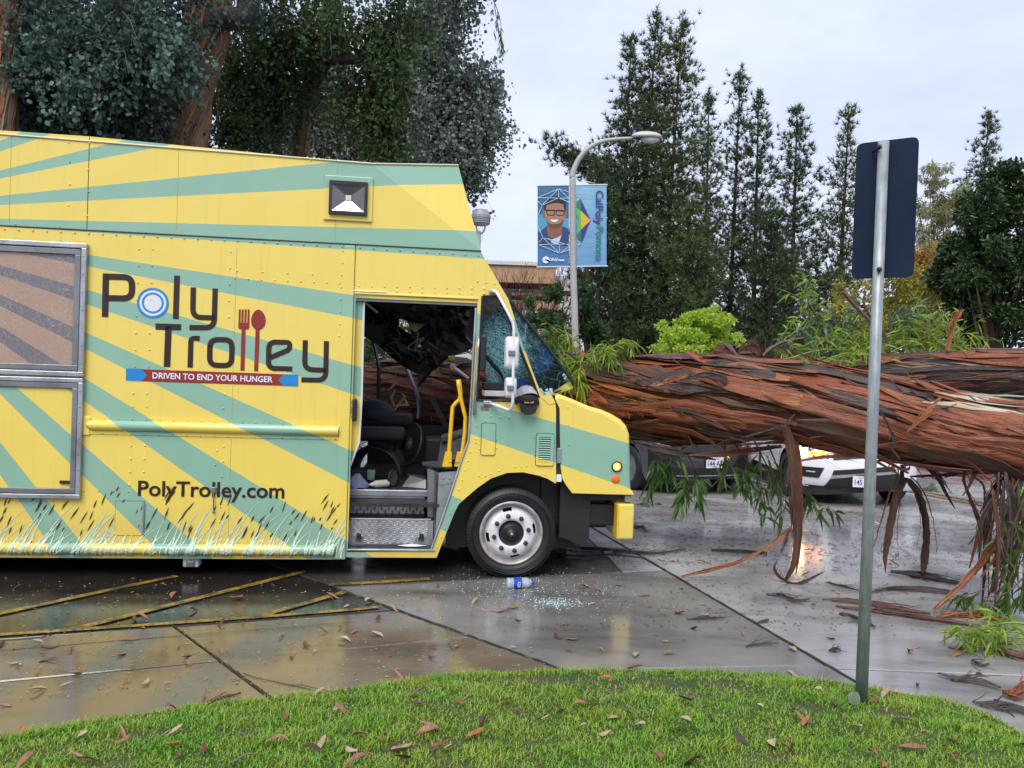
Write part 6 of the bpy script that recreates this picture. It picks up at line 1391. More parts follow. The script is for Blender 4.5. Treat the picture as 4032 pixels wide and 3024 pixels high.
eucalyptus('eucalyptus_tree', 'silver-grey eucalyptus just above the truck roof at mid left, yellowing leaves', dep('X', 700, 1000, 24)[:2],
    [([(*dep('X', 720, 900, 24)[:2], -.1), dep('X', 715, 300, 24), dep('X', 730, 150, 24)], [.22, .18, .12])],
    [B_('G', 1400, 400, 24, 130, 1, 90, 1.2), B_('G', 1300, 560, 24, 200, 1, 100, 1.6), B_('G', 1550, 560, 24, 180, 1, 110, 1.6), B_('G', 1720, 600, 24, 130, 1, 120, 1.2), B_('G', 1750, 420, 24, 90, 1, 120, .9), B_('G', 1120, 560, 24, 150, 1, 90, 1), B_('G', 1450, 250, 24, 140, 1, 110, .9)], EU_SV, 1900, 14, .11, 59, 1.0, down=.6)
# drooping twig end hanging in from above, part of the near tree's reach
# ---- pines
PN = leaf_mat('pine_needle', (.010, .024, .011), (.105, .155, .06), .6, .12)
PN2 = leaf_mat('pine_needle_light', (.016, .036, .012), (.17, .215, .07), .6, .12)
M_PTR = simple('pine_trunk', (.030, .022, .018), .8, var=.4, scale=3, bump=.5)
def pine(label, zb, zt, d, wid, seed, mat=PN, lean=0.0, sparse=1.0, bot=.06, extra=None):
    rng = np.random.default_rng(seed); top = dep('F', zt[0], zt[1], d); bs = dep('F', zb[0], zb[1], d); base = np.array([bs[0], bs[1], 0.]); H = top[2]
    root = empty('pine_tree', base, label=label, cat='tree', group='tall pines behind the road'); tz = np.linspace(0, 1, 14)
    ax = np.column_stack([base[0] + (top[0] - base[0]) * (tz ** 1.15), np.full(14, d) - base[1] + base[1], H * tz]); ax[:, 0] += lean * np.maximum(0, tz - .8) ** 2 * 20
    ax = ax - base; MB().tube(ax, list(np.linspace(.17, .02, 14)), 7).build('trunk', M_PTR, root)
    hw = rng.uniform(1.3, 1.6) * wid * ZO['F'][2] / F_PX * d; br = MB(); Tp, Td = [], []; z = bot
    while z < .985:
        n = rng.integers(3, 6); ph = rng.uniform(0, 6.28); prof = hw * (1.0 - max(0, (z - .25) / .75) ** rng.uniform(.9, 1.15)) * (.62 + .38 * min(1, z / .25)) + .16
        for k in range(n):
            a = ph + k * 6.283 / n + rng.normal() * .3; L = prof * (.38 + .92 * rng.random() ** .8); c = np.array([np.interp(z, tz, ax[:, j]) for j in range(3)])
            up = .25 + .75 * z + rng.normal() * .12; q = [c + np.array([math.cos(a) * L * t, math.sin(a) * L * t, up * L * t * (.45 + .65 * t)]) for t in (0, .35, .7, 1.0)]
            br.tube(q, [.045 * (1.1 - z), .03 * (1.1 - z), .018, .008], 3, cap=False)
            m = max(4, int(L * 15 * sparse))
            for j in range(m):
                t = 1 - rng.random() ** 1.4 * .85; p = q[0] + (q[3] - q[0]) * t; p[2] = np.interp(t, [0, .35, .7, 1], [x[2] for x in q]); Tp.append(p + rng.normal(size=3) * .15 * (1 + L * .4) * np.array([1, 1, .8])); Td.append((q[3] - q[2]) / np.linalg.norm(q[3] - q[2]) + np.array([0, 0, .45]))
        z += (.026 + .012 * rng.random()) * (18 / H) ** .4
    for j in range(12): Tp.append(ax[-1] + np.array([0, 0, -.1 * j]) + rng.normal(size=3) * .07); Td.append(np.array([.1, 0, 1.]))
    if extra:
        for e in extra:
            q = [dep('F', x, y, d) - base for x, y in e]; br.tube(q, [.07] + [.03] * (len(q) - 1), 4)
            for j in range(220):
                i = rng.integers(0, len(q) - 1); t = rng.random(); Tp.append(q[i] + (q[i + 1] - q[i]) * t + rng.normal(size=3) * .30); Td.append(np.array([-.4, 0, .7]))
    br.build('branches', M_PTR, root, kind='stuff')
    Tp = np.array(Tp); Td = np.array(Td); n = len(Tp); k = 15; D = Td[:, None] / np.linalg.norm(Td, axis=1)[:, None, None] + rng.normal(size=(n, k, 3)) * .62; D /= np.linalg.norm(D, axis=2)[..., None]
    L = rng.uniform(.18, .40, (n, k, 1)); S = np.cross(D, rng.normal(size=(n, k, 3))); S /= np.linalg.norm(S, axis=2)[..., None]; P = np.repeat(Tp[:, None], k, 1); w = .019
    V = np.stack([P + S * w, P - S * w, P + D * L + np.array([0, 0, -.10]) * L], 2).reshape(-1, 3)
    link('needles', np_mesh('needles', V, np.arange(len(V)).reshape(-1, 3)), mat, root, kind='stuff'); return root
pine('tallest pine, windblown top bending right, dense dark crown beside the street lamp', (545, 1400), (640, 35), 34, 175, 61, PN, .0, 1.35, extra=[[(470, 760), (330, 690), (240, 660), (165, 615)], [(480, 800), (360, 740), (270, 690)]])
pine('slender twin pine top just left of the tallest pine', (470, 1400), (530, 148), 33, 105, 62, PN, 0, 1.2)
pine('second tallest pine, lighter green, right of the tallest one', (655, 1400), (748, 65), 33, 170, 63, PN2, 0, 1.3)
pine('short narrow dark pine peeking between the tall pair and the sparse pines', (845, 1400), (862, 385), 37, 72, 64, PN)
pine('thin sparse pine with a spindly leaning tip, mid group', (945, 1400), (998, 290), 36, 95, 65, PN, 0, .8)
pine('slim upright pine right of the spindly one', (1055, 1400), (1075, 390), 35, 110, 66, PN, 0, .9)
pine('bushy conical pine at the right end of the close row', (1215, 1400), (1240, 460), 33, 140, 67, PN, 0, 1.1)
pine('pine with forked open top standing apart left of the road sign', (1410, 1400), (1462, 460), 34, 115, 68, PN2, 0, .85)
pine('distant hazy pine between the road sign and the dark leafy tree', (1985, 1300), (2062, 485), 45, 130, 69, PN, 0, 1.3)
pine('small pine half hidden behind the lamp post banners', (395, 1400), (390, 700), 31, 130, 70, PN, 0, 1.1)
pine('low bushy pine filling the gap behind the lime green tree', (760, 1400), (780, 880), 31, 150, 71, PN2, 0, 1.1)
pine('shadowed pine low behind the conical one', (1130, 1400), (1130, 900), 31, 150, 72, PN, 0, 1.1)

def shrub(name, label, blobs, leaf_m, n, leaf, seed, trunk=None, cat='shrub', group=None, wr=.5, up=.0, twig_m=None, sub=None):
    rng = np.random.default_rng(seed); c = np.mean([b[0] for b in blobs], axis=0); base = np.array([c[0], c[1], 0.]); root = empty(name, base, label=label, cat=cat, group=group)
    w = np.array([b[2] for b in blobs], float); w /= w.sum(); Ps, Ds = [], []
    for (cc, r, _), k in zip(blobs, rng.multinomial(n, w)):
        m = max(4, sub or 20); d = rng.normal(size=(m, 3)); d /= np.linalg.norm(d, axis=1)[:, None]; sc = np.array(cc) + d * np.array(r) * rng.uniform(.25, .95, (m, 1)); i = rng.integers(0, m, k)
        dd = rng.normal(size=(k, 3)); dd /= np.linalg.norm(dd, axis=1)[:, None]; Ps.append(sc[i] + dd * (np.array(r) * .24) * rng.random((k, 1)) ** .4); Ds.append(dd + np.array([0, 0, up]) + rng.normal(size=(k, 3)) * .5)
    P = np.concatenate(Ps); D = np.concatenate(Ds); P[:, 2] = np.maximum(P[:, 2], .03)
    V, Fq = leaf_shape(P - base, D, leaf * rng.uniform(.6, 1.3, len(P)), wr, rng, .1); link('crown', np_mesh('crown', V, Fq), leaf_m, root, kind='stuff')
    tb = MB(); tz = c[2]
    tb.tube([(0, 0, 0), (.03, .02, tz * .4), (-.03, 0, tz * .8)], [trunk or .07, (trunk or .07) * .8, (trunk or .07) * .5], 7)
    for k in range(14):
        e = P[rng.integers(0, len(P))] - base; s = np.array([0, 0, tz * rng.uniform(.2, .7)]); tb.tube([s, (s + e) / 2 + np.array([0, 0, .1]), e], [(trunk or .07) * .45, (trunk or .07) * .28, .008], 4, cap=False)
    tb.build('trunk', twig_m or M_TWIGB, root); return root
LM_BR = leaf_mat('bright_lime_leaf', (.20, .33, .03), (.56, .72, .09), .5, .35)
LM_DK = leaf_mat('deep_green_leaf', (.006, .018, .006), (.045, .095, .022), .35, .12)
LM_YO = leaf_mat('yellowing_leaf', (.10, .13, .02), (.48, .40, .06), .5, .3)
LM_OR = leaf_mat('orange_tinged_leaf', (.22, .13, .03), (.55, .32, .07), .5, .3)
LM_OL = leaf_mat('pale_olive_leaf', (.13, .14, .06), (.42, .40, .22), .5, .3)
LM_MD = leaf_mat('shrub_leaf', (.018, .05, .014), (.12, .20, .06), .45, .2)
shrub('lime_tree', 'rounded bright lime green young tree glowing against the dark pines', [B_('F', 810, 1440, 17, 120, .8, 80, 2), B_('F', 880, 1380, 17, 90, .7, 60, 1), B_('F', 720, 1430, 17, 90, .7, 70, 1), B_('F', 930, 1460, 17, 75, .7, 70, 1), B_('F', 680, 1490, 17, 70, .7, 50, .7), B_('F', 800, 1510, 17, 160, .7, 50, 1.2), B_('F', 840, 1345, 17, 60, .5, 30, .35), B_('F', 770, 1365, 17, 60, .5, 40, .5)], LM_BR, 9000, .085, 81, .06, 'tree', up=.4)
shrub('dark_leafy_tree', 'large dark glossy green tree at the right edge above the limb', [B_('F', 2120, 900, 17, 150, 1.2, 180, 2), B_('F', 1990, 1050, 17, 130, 1.1, 170, 2), B_('F', 2180, 1150, 17, 160, 1.2, 200, 2), B_('F', 1960, 1270, 17, 130, 1.1, 150, 1.6), B_('F', 2100, 1370, 17, 190, 1.1, 130, 1.6), B_('F', 2260, 850, 17, 130, 1.2, 160, 1.2), B_('F', 2170, 740, 17, 70, .8, 60, .5), B_('F', 1900, 1180, 17, 70, .8, 120, .8), B_('F', 2330, 1200, 17, 200, 1.2, 250, 1.5)], LM_DK, 30000, .12, 82, .16, 'tree', wr=.42, sub=26)
shrub('yellowing_tree', 'loose yellow-green tree with orange tips between sign post and dark tree', [B_('F', 1640, 1330, 19, 110, 1, 110, 1.2), B_('F', 1740, 1250, 19, 100, 1, 110, 1.2), B_('F', 1560, 1420, 19, 100, 1, 90, 1), B_('F', 1760, 1420, 19, 130, 1, 90, 1.2), B_('F', 1620, 1180, 19, 80, 1, 90, .7), B_('F', 1420, 1300, 19, 60, .8, 130, .5)], LM_YO, 9000, .09, 83, .06, 'tree', up=-.3)
shrub('orange_tipped_tree', 'small orange-tinged tree behind the road sign post', [B_('F', 1790, 1110, 21, 60, .8, 70, 1), B_('F', 1760, 1190, 21, 70, .8, 70, 1)], LM_OR, 2600, .09, 84, .05, 'tree')
shrub('pale_olive_tree', 'pale olive feathery tree behind the road sign, in front of distant pine', [B_('F', 1830, 760, 36, 70, 1.2, 70, 1), B_('F', 1880, 880, 36, 110, 1.2, 110, 1.6), B_('F', 1800, 960, 36, 90, 1.2, 120, 1.2), B_('F', 1960, 860, 36, 90, 1.2, 80, 1.0), B_('F', 1850, 1100, 36, 120, 1.2, 100, 1.3)], LM_OL, 11000, .17, 85, .15, 'tree', up=-.9, wr=.25)
shrub('green_shrub', 'tall green shrub in front of the tan building, left of lamp post', [B_('U', 830, 850, 24, 60, .8, 100, .5), B_('U', 640, 930, 24, 60, .8, 90, .5), B_('U', 950, 850, 24, 70, .8, 130, .7), B_('U', 800, 1130, 24, 190, .8, 120, 1.4), B_('U', 620, 1200, 24, 120, .8, 140, 1), B_('U', 950, 1150, 24, 120, .8, 160, 1), B_('U', 1000, 1350, 24, 200, .8, 150, 1.4), B_('U', 700, 1400, 24, 200, .8, 130, 1.2)], LM_MD, 9000, .12, 86, .07, up=.2, wr=.4)
shrub('green_shrub', 'dark green shrub under the pines right of the lamp post', [B_('U', 1270, 900, 27, 120, 1, 200, 1), B_('U', 1250, 1200, 27, 150, 1, 160, 1), B_('U', 1400, 1300, 27, 150, 1, 180, 1)], EU_GR, 6500, .16, 87, .10, up=-.4, wr=.4)
# ---- bare twiggy trees
def bare_tree(name, label, base, top, mat, seed, depth=5, r0=.07, n0=5, spread=.5, cat='tree', group=None, ln=.36):
    rng = np.random.default_rng(seed); root = empty(name, (base[0], base[1], 0), label=label, cat=cat, group=group); H = top[2]; mb = MB(); tw = MB()
    def grow(p, d, L, r, k):
        q = p + d * L; m = (p + q) / 2 + rng.normal(size=3) * L * .06; (mb if k > depth - 2 else tw).tube([p, m, q], [r, r * .85, r * .68], 5 if k > depth - 2 else 3, cap=False)
        if k == 0: return
        for _ in range(rng.integers(2, 4)):
            nd = d + rng.normal(size=3) * spread + np.array([0, 0, .18]); nd /= np.linalg.norm(nd); grow(p + (q - p) * rng.uniform(.55, 1), nd, L * rng.uniform(.62, .9), r * .62, k - 1)
    for i in range(n0):
        d = np.array([rng.normal() * .22, rng.normal() * .22, 1.]); d /= np.linalg.norm(d); grow(np.array([rng.normal() * .1, rng.normal() * .1, 0]), d, H * ln * rng.uniform(.8, 1.1), r0, depth)
    mb.build('trunk', mat, root); tw.build('twigs', mat, root, kind='stuff'); return root
M_RTW = simple('reddish_twig', (.105, .045, .038), .7, var=.3)
bare_tree('bare_tree', 'leafless reddish twiggy tree beside the truck windshield before tan building', gnd('X', 1075, 880), dep('U', 280, 130, 30), M_RTW, 91, 6, .08, 4, .36, ln=.30)
bare_tree('bare_tree', 'leafless twiggy tree just left of the street banners', dep('X', 1150, 900, 30), dep('U', 680, 190, 30), M_RTW, 92, 6, .08, 4, .34, ln=.30)
bare_tree('bare_bush', 'tangled brown leafless bush right of the lime green tree', dep('F', 1150, 1500, 19), dep('F', 1150, 1330, 19), simple('dry_brown_twig', (.10, .058, .045), .75), 93, 5, .03, 9, .6, 'shrub', ln=.30)
bare_tree('bare_bush', 'brown leafless thicket seen through the truck door above the trunk', dep('X', 860, 1000, 20), dep('X', 860, 700, 20), simple('dry_brown_twig', (.10, .058, .045), .75), 94, 5, .03, 8, .55, 'shrub', ln=.32)
shrub('green_shrub', 'yellow-green shrub glimpsed through the cab door beyond the trunk', [B_('X', 870, 735, 21, 60, .7, 50, 1), B_('X', 930, 740, 21, 60, .7, 40, 1), B_('X', 800, 760, 21, 40, .7, 40, .7)], LM_MD, 3500, .12, 88, .06)
# far-off belt of trees, one mass
rng = np.random.default_rng(5); n = 26000
P = np.column_stack([rng.uniform(-46, 52, n), rng.uniform(47, 54, n), np.zeros(n)]); hh = 5.2 + 2.2 * np.sin(P[:, 0] * .31) + 1.3 * np.sin(P[:, 0] * .93 + 1) + .8 * np.sin(P[:, 0] * 2.1); hh = np.where((P[:, 0] > -10) & (P[:, 0] < 7), np.minimum(hh, 2.6), hh); P[:, 2] = rng.random(n) * hh
V, Fq = leaf_shape(P, rng.normal(size=(n, 3)), rng.uniform(.4, .9, n), .55, rng, .1)
link('distant_trees', np_mesh('distant_trees', V, Fq), leaf_mat('distant_leaf', (.014, .03, .014), (.075, .11, .05), .6, .1), kind='stuff', label='far-off belt of dark trees behind everything', cat='trees')
# ---- buildings
M_TANW = simple('tan_stucco', (.46, .29, .17), .75, var=.10, scale=2, bump=.1); M_BRK = simple('brown_stucco', (.30, .17, .10), .8, var=.12, scale=2); M_WHW = simple('white_stucco', (.62, .60, .58), .75, var=.06, scale=2); M_GLS = simple('dark_window', (.035, .045, .05), .1, var=.3)
bd = 44.0
def bbx(x0, y0, x1, y1, d=bd):
    a, b = dep('U', x0, y0, d), dep('U', x1, y1, d); return a[0], b[0], b[2], a[2]
bu = empty('campus_building', (dep('U', 500, 800, bd)[0], bd, 0), label='tan and white flat-roofed building behind bare trees left of the banners', cat='building'); BU = np.array(bu.location)
def bpart(name, r, y0, y1, mat, par=None):
    x0, x1, z0, z1 = r; p = par or bu; return MB().box(x0 - BU[0], x1 - BU[0], y0, y1, max(0, z0), z1).build(name, mat, p)
x0, x1, z0, z1 = bbx(-900, 490, 930, 740); bpart('upper_wall', (x0, x1, z0, z1), 0, 9, M_TANW)
bpart('parapet', (x0 - .1, x1 + .1, z1, z1 + .22), -.12, 9.1, M_WHW)
x0b, x1b, z0b, z1b = bbx(-900, 740, 930, 870); bpart('window_band', (x0b, x1b, z0b, z1b), .35, 8.5, M_BRK)
w0 = dep('U', 345, 745, bd)[0]
for k in range(9):
    xx = w0 - 1.9 + k * 2.15; wn_ = bpart('window', (xx, xx + 1.75, z0b + .35, z1b - .12), .25, .4, M_GLS); MB().box(xx - BU[0] + .84, xx - BU[0] + .90, .2, .26, z0b + .35, z1b - .12).build('mullion', M_WHW, wn_)
x0c, x1c, z0c, z1c = bbx(-900, 870, 930, 2000); bpart('lower_wall', (x0c, x1c, 0, z1c), 0, 9, M_WHW)
bpart('band_course', (x0c, x1c, z1c - .5, z1c - .02), -.06, 0, M_TANW)
bpart('side_wall', (x1, x1 + 1.3, 0, z1 - .5), .4, 8.6, M_WHW)
bu2 = empty('background_building', (dep('F', 1640, 1250, 58)[0], 58, 0), label='pale low building glimpsed beyond the yellowing tree at the right', cat='building')
MB().box(-3, 4, 0, 6, 0, 4.0).build('wall', M_WHW, bu2); MB().box(-3.2, 4.2, -.2, 6.2, 4.0, 4.25).build('roof', M_TANW, bu2)
for k in range(3): MB().box(-2.2 + k * 2, -.9 + k * 2, -.06, -.002, 1.6, 2.9).build('window', M_GLS, bu2)
# ------------------------------------------------------------------ street lamp with banners
LD = 22.0
lp = gnd('X', 1245, 870); lbase = np.array([dep('X', 1246, 870, LD)[0], LD, 0.])
lamp = empty('street_lamp', lbase, label='tall grey curved-arm street lamp carrying two blue campus banners', cat='street lamp')
M_POLE = simple('grey_lamp_pole', (.40, .39, .38), .45, var=.1, scale=4)
LS = F_PX / LD
axp = [lbase] + [dep(*p, LD) for p in (('X', 1243, 750), ('X', 1238, 560), ('K', 428, 640), ('K', 424, 560), ('K', 440, 470), ('K', 490, 360), ('K', 560, 270), ('K', 650, 200), ('K', 760, 155), ('K', 900, 132), ('K', 1075, 122))]
axp = [np.array([p[0], LD, p[2]]) - lbase for p in axp]
MB().tube(smooth_path(axp, 4), list(np.interp(np.linspace(0, 1, 45), [0, .3, .55, 1], [.105, .095, .078, .045])), 14).build('pole', M_POLE, lamp, True)
MB().lathe([(.24, 0), (.24, .03), (.16, .06), (.15, .25), (.13, .28)], (0, 0, 0), (0, 0, 1), 20).build('base_cover', M_POLE, lamp, True)
h0 = dep('K', 1235, 105, LD) - lbase
def ell(c, rx, ry, rz0, rz1, n=24, m=6):
    vs, fs = [], []
    for j in range(m + 1):
        t = math.pi / 2 * j / m
        for k in range(n):
            a = 2 * math.pi * k / n; vs.append((c[0] + rx * math.cos(a) * math.cos(t), c[1] + ry * math.sin(a) * math.cos(t), c[2] + (rz1) * math.sin(t)))
    for j in range(m):
        for k in range(n): fs.append((j * n + k, j * n + (k + 1) % n, (j + 1) * n + (k + 1) % n, (j + 1) * n + k))
    return MB().add(vs, fs)
rx = 165 * .36166 / LS
hd = ell((h0[0], h0[1], h0[2]), rx, .19, 0, .15); hd.build('lamp_head', simple('pale_lamp_head', (.52, .51, .46), .45), lamp, True)
MB().lathe([(1, 0), (1, -.05), (.96, -.05)], (0, 0, 0), (0, 0, 1), 24)
rim = MB().lathe([(.97, .0), (1.0, -.02), (.98, -.06), (.7, -.065)], (0, 0, 0), (0, 0, 1), 24); rim.v = [(h0[0] + x * rx, h0[1] + y * .19, h0[2] + z) for x, y, z in rim.v]; rim.build('lamp_rim', simple('grey_lamp_rim', (.22, .22, .22), .5), lamp, True)
ln = ell((h0[0] + rx * .22, h0[1], h0[2] - .06), rx * .62, .15, 0, -.14); ln.build('lens', simple('clear_lens', (.62, .66, .70), .08, var=.25, scale=14, coat=.5), lamp, True)
ph = dep('K', 1100, 62, LD) - lbase; MB().lathe([(.045, -.08), (.045, .05), (.03, .07), (.0005, .072)], ph, (0, 0, 1), 12).build('photocell', simple('blue_photocell', (.03, .13, .42), .4), lamp, True)
# banners: flat printed cloth
def grad_mat(name, c0, c1, z0, z1):
    t = NT(bpy.data.materials.new(name)); o = t.coord(); sp = t.new('SeparateXYZ'); t.l.new(o, sp.inputs[0])
    f = t.math('DIVIDE', t.math('SUBTRACT', sp.outputs[2], z0), z1 - z0, True); f = t.math('ADD', f, t.math('MULTIPLY', t.math('SUBTRACT', t.noise(o, 1.2, 2), .5), .5), True)
    return t.done(t.bsdf(t.mix(f, c0, c1), .55, 0, t.bump(t.noise(t.mapping(o, (.4, 1, 2)), 2.2, 2), .25, .08)))
def kb(x, y, w=0.0):
    p = dep('K', x, y, LD + w) - lbase; return np.array([p[0], w, p[2]])
def banner(x0, x1, y0, y1, mat, name):
    a, b, c, d = kb(x0, y1), kb(x1, y1), kb(x1, y0), kb(x0, y0); n = 10; vs, fs = [], []
    for j in range(n + 1):
        for i in range(n + 1):
            u, v = i / n, j / n; p = (a * (1 - u) + b * u) * (1 - v) + (d * (1 - u) + c * u) * v; vs.append(p + np.array([0, .02 * math.sin(u * 7 + v * 3) * math.sin(math.pi * v), 0]))
    for j in range(n):
        for i in range(n): q = j * (n + 1) + i; fs.append((q, q + 1, q + n + 2, q + n + 1))
    m = len(vs); vs += [p + np.array([0, .012, 0]) for p in vs]; fs += [tuple(i + m for i in f[::-1]) for f in fs]
    return MB().add(vs, fs).build(name, mat, lamp)
zb0, zb1 = kb(0, 1520)[2], kb(0, 640)[2]
bl = banner(46, 388, 640, 1522, grad_mat('portrait_banner_print', (.055, .17, .40), (.03, .14, .27), zb0, zb1), 'portrait_banner')
brr = banner(466, 797, 626, 1522, grad_mat('logo_banner_print', (.13, .30, .52), (.22, .43, .60), zb0, zb1), 'logo_banner')
for y in (634, 1520):
    MB().tube([kb(36, y + 6, .006), kb(428, y, .006), kb(808, y - 6, .006)], .022, 8).build('banner_arm', simple('banner_rod', (.55, .60, .66), .4), lamp)
def flat(par, pts, mat, w, name): return MB().add([kb(x, y, w) for x, y in pts], [tuple(range(len(pts)))]).build(name, mat, par)
def oval(cx, cy, rx, ry, n=20, sk=0): return [(cx + rx * math.cos(a) + sk * math.sin(a), cy + ry * math.sin(a)) for a in np.linspace(0, 2 * math.pi, n, endpoint=False)]
V_ = lambda n, c: simple('print_' + n, c, .55, var=.08)
flat(bl, [(48, 960), (190, 930), (388, 1000), (388, 1130), (300, 1080), (48, 1150)], V_('glow', (.07, .32, .52)), -.022, 'print_glow')
flat(bl, [(58, 1270), (60, 1150), (150, 1075), (330, 1085), (382, 1110), (386, 1270)], V_('jacket', (.018, .05, .16)), -.024, 'print_jacket')
flat(bl, [(160, 1205), (190, 1225), (250, 1210), (310, 1175), (268, 1285), (200, 1260)], V_('shirt', (.55, .60, .70)), -.028, 'print_shirt')
flat(bl, [(150, 1060), (315, 1060), (312, 1165), (240, 1215), (165, 1200), (146, 1130)], V_('neck', (.22, .10, .065)), -.026, 'print_neck')
flat(bl, oval(118, 950, 18, 45) , V_('ear', (.25, .12, .08)), -.026, 'print_ear'); flat(bl, oval(348, 950, 18, 45), V_('ear', (.25, .12, .08)), -.026, 'print_ear')
flat(bl, [(122, 930), (125, 860), (160, 815), (235, 800), (310, 815), (345, 860), (345, 950), (335, 1020), (300, 1075), (250, 1098), (205, 1092), (160, 1050), (135, 1000)], V_('face', (.36, .18, .12)), -.028, 'print_face')
flat(bl, [(118, 910), (116, 830), (150, 775), (230, 752), (310, 768), (352, 820), (352, 910), (338, 905), (325, 840), (260, 825), (180, 838), (145, 850), (134, 905)], V_('hair', (.012, .010, .012)), -.031, 'print_hair')
flat(bl, [(140, 1000), (160, 1040), (200, 1060), (290, 1050), (330, 1000), (318, 1060), (270, 1100), (205, 1100), (158, 1065)], V_('beard', (.12, .055, .04)), -.031, 'print_beard')
flat(bl, [(185, 1008), (275, 1008), (262, 1030), (225, 1037), (197, 1028)], V_('smile', (.75, .75, .76)), -.034, 'print_smile')
gm_ = MB()
for c in (188, 292): P = [kb(x, y, -.035) for x, y in round_path([(c - 45, 905), (c + 45, 908), (c + 40, 962), (c - 38, 960)], 22, 5, True)]; gm_.ribbon(P + P[:2], .02, (0, 1, 0))
gm_.ribbon([kb(130, 905, -.035), kb(235, 908, -.035), kb(350, 915, -.035)], .026, (0, 1, 0)); gm_.build('print_glasses', V_('glasses', (.02, .012, .012)), bl)
lm = MB()
for a, b in (((275, 672), (48, 768)), ((275, 672), (380, 705)), ((275, 672), (95, 850)), ((275, 672), (275, 772)), ((275, 672), (378, 770)), ((48, 770), (388, 775)), ((95, 850), (275, 772)), ((275, 772), (388, 815)), ((48, 810), (95, 850)), ((95, 850), (50, 965)), ((50, 1075), (105, 1205)), ((105, 1205), (55, 1260)), ((105, 1205), (285, 1375)), ((105, 1205), (385, 1285)), ((55, 1278), (388, 1275)), ((55, 1278), (285, 1375)), ((285, 1275), (285, 1375)), ((285, 1375), (388, 1300)), ((285, 1375), (388, 1335))): lm.ribbon([kb(*a, -.037), kb(*b, -.037)], .017, (0, 1, 0))
lm.build('print_lines', V_('line', (.45, .60, .75)), bl)
P = [kb(x, y, -.03) for x, y in oval(138, 1447, 25, 25, 8)]; rg3 = MB().ribbon(P + P[:2], .075, (0, 1, 0))
text_on(rg3, 'CalPolyPomona', kb(176, 1456, -.03), (1, 0, 0), (0, 0, 1), .085, (335 - 176) * .36166 / LS, .03); rg3.build('print_caption', V_('white', (.75, .78, .80)), bl)
flat(brr, [(470, 815), (515, 782), (520, 905), (470, 870)], V_('green_dark', (.02, .22, .10)), -.026, 'print_mark'); flat(brr, [(470, 870), (520, 915), (520, 1115), (478, 1168), (478, 1060), (500, 1020), (470, 950)], V_('green_light', (.09, .45, .08)), -.025, 'print_mark')
flat(brr, [(478, 1168), (520, 1118), (523, 1250), (480, 1215)], V_('green_deep', (.015, .16, .09)), -.026, 'print_mark'); flat(brr, [(519, 790), (625, 1018), (525, 1250), (520, 1118), (600, 1018), (520, 910)], V_('navy', (.02, .035, .22)), -.026, 'print_mark')
flat(brr, [(519, 912), (622, 1018), (519, 1020)], V_('gold', (.62, .46, .03)), -.029, 'print_mark'); flat(brr, [(519, 1021), (622, 1018), (521, 1116)], V_('amber', (.72, .40, .02)), -.029, 'print_mark')
lm = MB()
for a, b in (((468, 745), (515, 768)), ((515, 768), (470, 810)), ((468, 790), (515, 768)), ((478, 1228), (522, 1270)), ((478, 1285), (522, 1270)), ((478, 1270), (522, 1270))): lm.ribbon([kb(*a, -.03), kb(*b, -.03)], .017, (0, 1, 0))
lm.build('print_lines', V_('line', (.45, .60, .75)), brr)
hgt_ = 78 * .36166 / LS
text_on(MB(), 'CalPoly', kb(684, 690, -.03), np.array([.012, 0, -1.]), (1, 0, 0), hgt_, 372 * .36166 / LS, .018).build('print_word', V_('navy', (.02, .035, .22)), brr)
text_on(MB(), 'Pomona', kb(686, 1082, -.03), np.array([.012, 0, -1.]), (1, 0, 0), hgt_, 375 * .36166 / LS, .014).build('print_word', V_('teal', (.015, .20, .17)), brr)

# ------------------------------------------------------------------ small pathway lamp behind the truck, lamp head further off
pd_ = 15.5; pc = dep('X', 1038, 470, pd_); pbx = np.array([dep('X', 1033, 520, pd_)[0], pd_, 0.])
pl = empty('path_lamp', pbx, label='grey drum-shaped pathway lamp showing over the truck nose', cat='path lamp'); M_PL = simple('grey_path_lamp', (.30, .31, .33), .4, var=.12)
r_ = 21 * ZO['X'][2] / F_PX * pd_; zc = dep('X', 1038, 470, pd_)[2]; cxl = pc[0] - pbx[0] + .01; U_ = ZO['X'][2] / F_PX * pd_
MB().tube([(0, 0, 0), (0, 0, zc - 30 * U_)], [.06, .055], 12).build('post', M_PL, pl, True)
MB().lathe([(r_ * .9, 8 * U_), (r_, 4 * U_), (r_, 0), (r_ * .7, 16 * U_), (.0005, 20 * U_)][::1], (cxl, 0, zc), (0, 0, 1), 28).build('cap', M_PL, pl, False)
for k in range(4): MB().lathe([(r_ * .8, 0), (r_ * (1 - .02 * k), -.1 * U_), (r_ * (1 - .02 * k), -2.6 * U_), (r_ * .8, -2.8 * U_)], (cxl, 0, zc - k * 3.6 * U_), (0, 0, 1), 28).build('louvre', M_PL, pl)
MB().lathe([(r_ * .75, 0), (r_ * .75, -16 * U_), (.0005, -17 * U_)], (cxl, 0, zc), (0, 0, 1), 20).build('diffuser', simple('frosted', (.5, .5, .5), .4), pl, True)
for s in (-1, 1): MB().tube(smooth_path([(cxl + s * 9 * U_, 0, zc - 14 * U_), (cxl + s * 9 * U_, 0, zc - 24 * U_), (cxl + s * 4 * U_, 0, zc - 33 * U_), (0, 0, zc - 36 * U_)], 4), .018, 6).build('bracket', M_PL, pl, True)
d2 = 24; c2 = dep('U', 668, 1210, d2); b2 = np.array([c2[0] - .5, d2, 0]); sl2 = empty('street_lamp', b2, label='small distant white lamp head over the hanging leaves by the windshield', cat='street lamp')
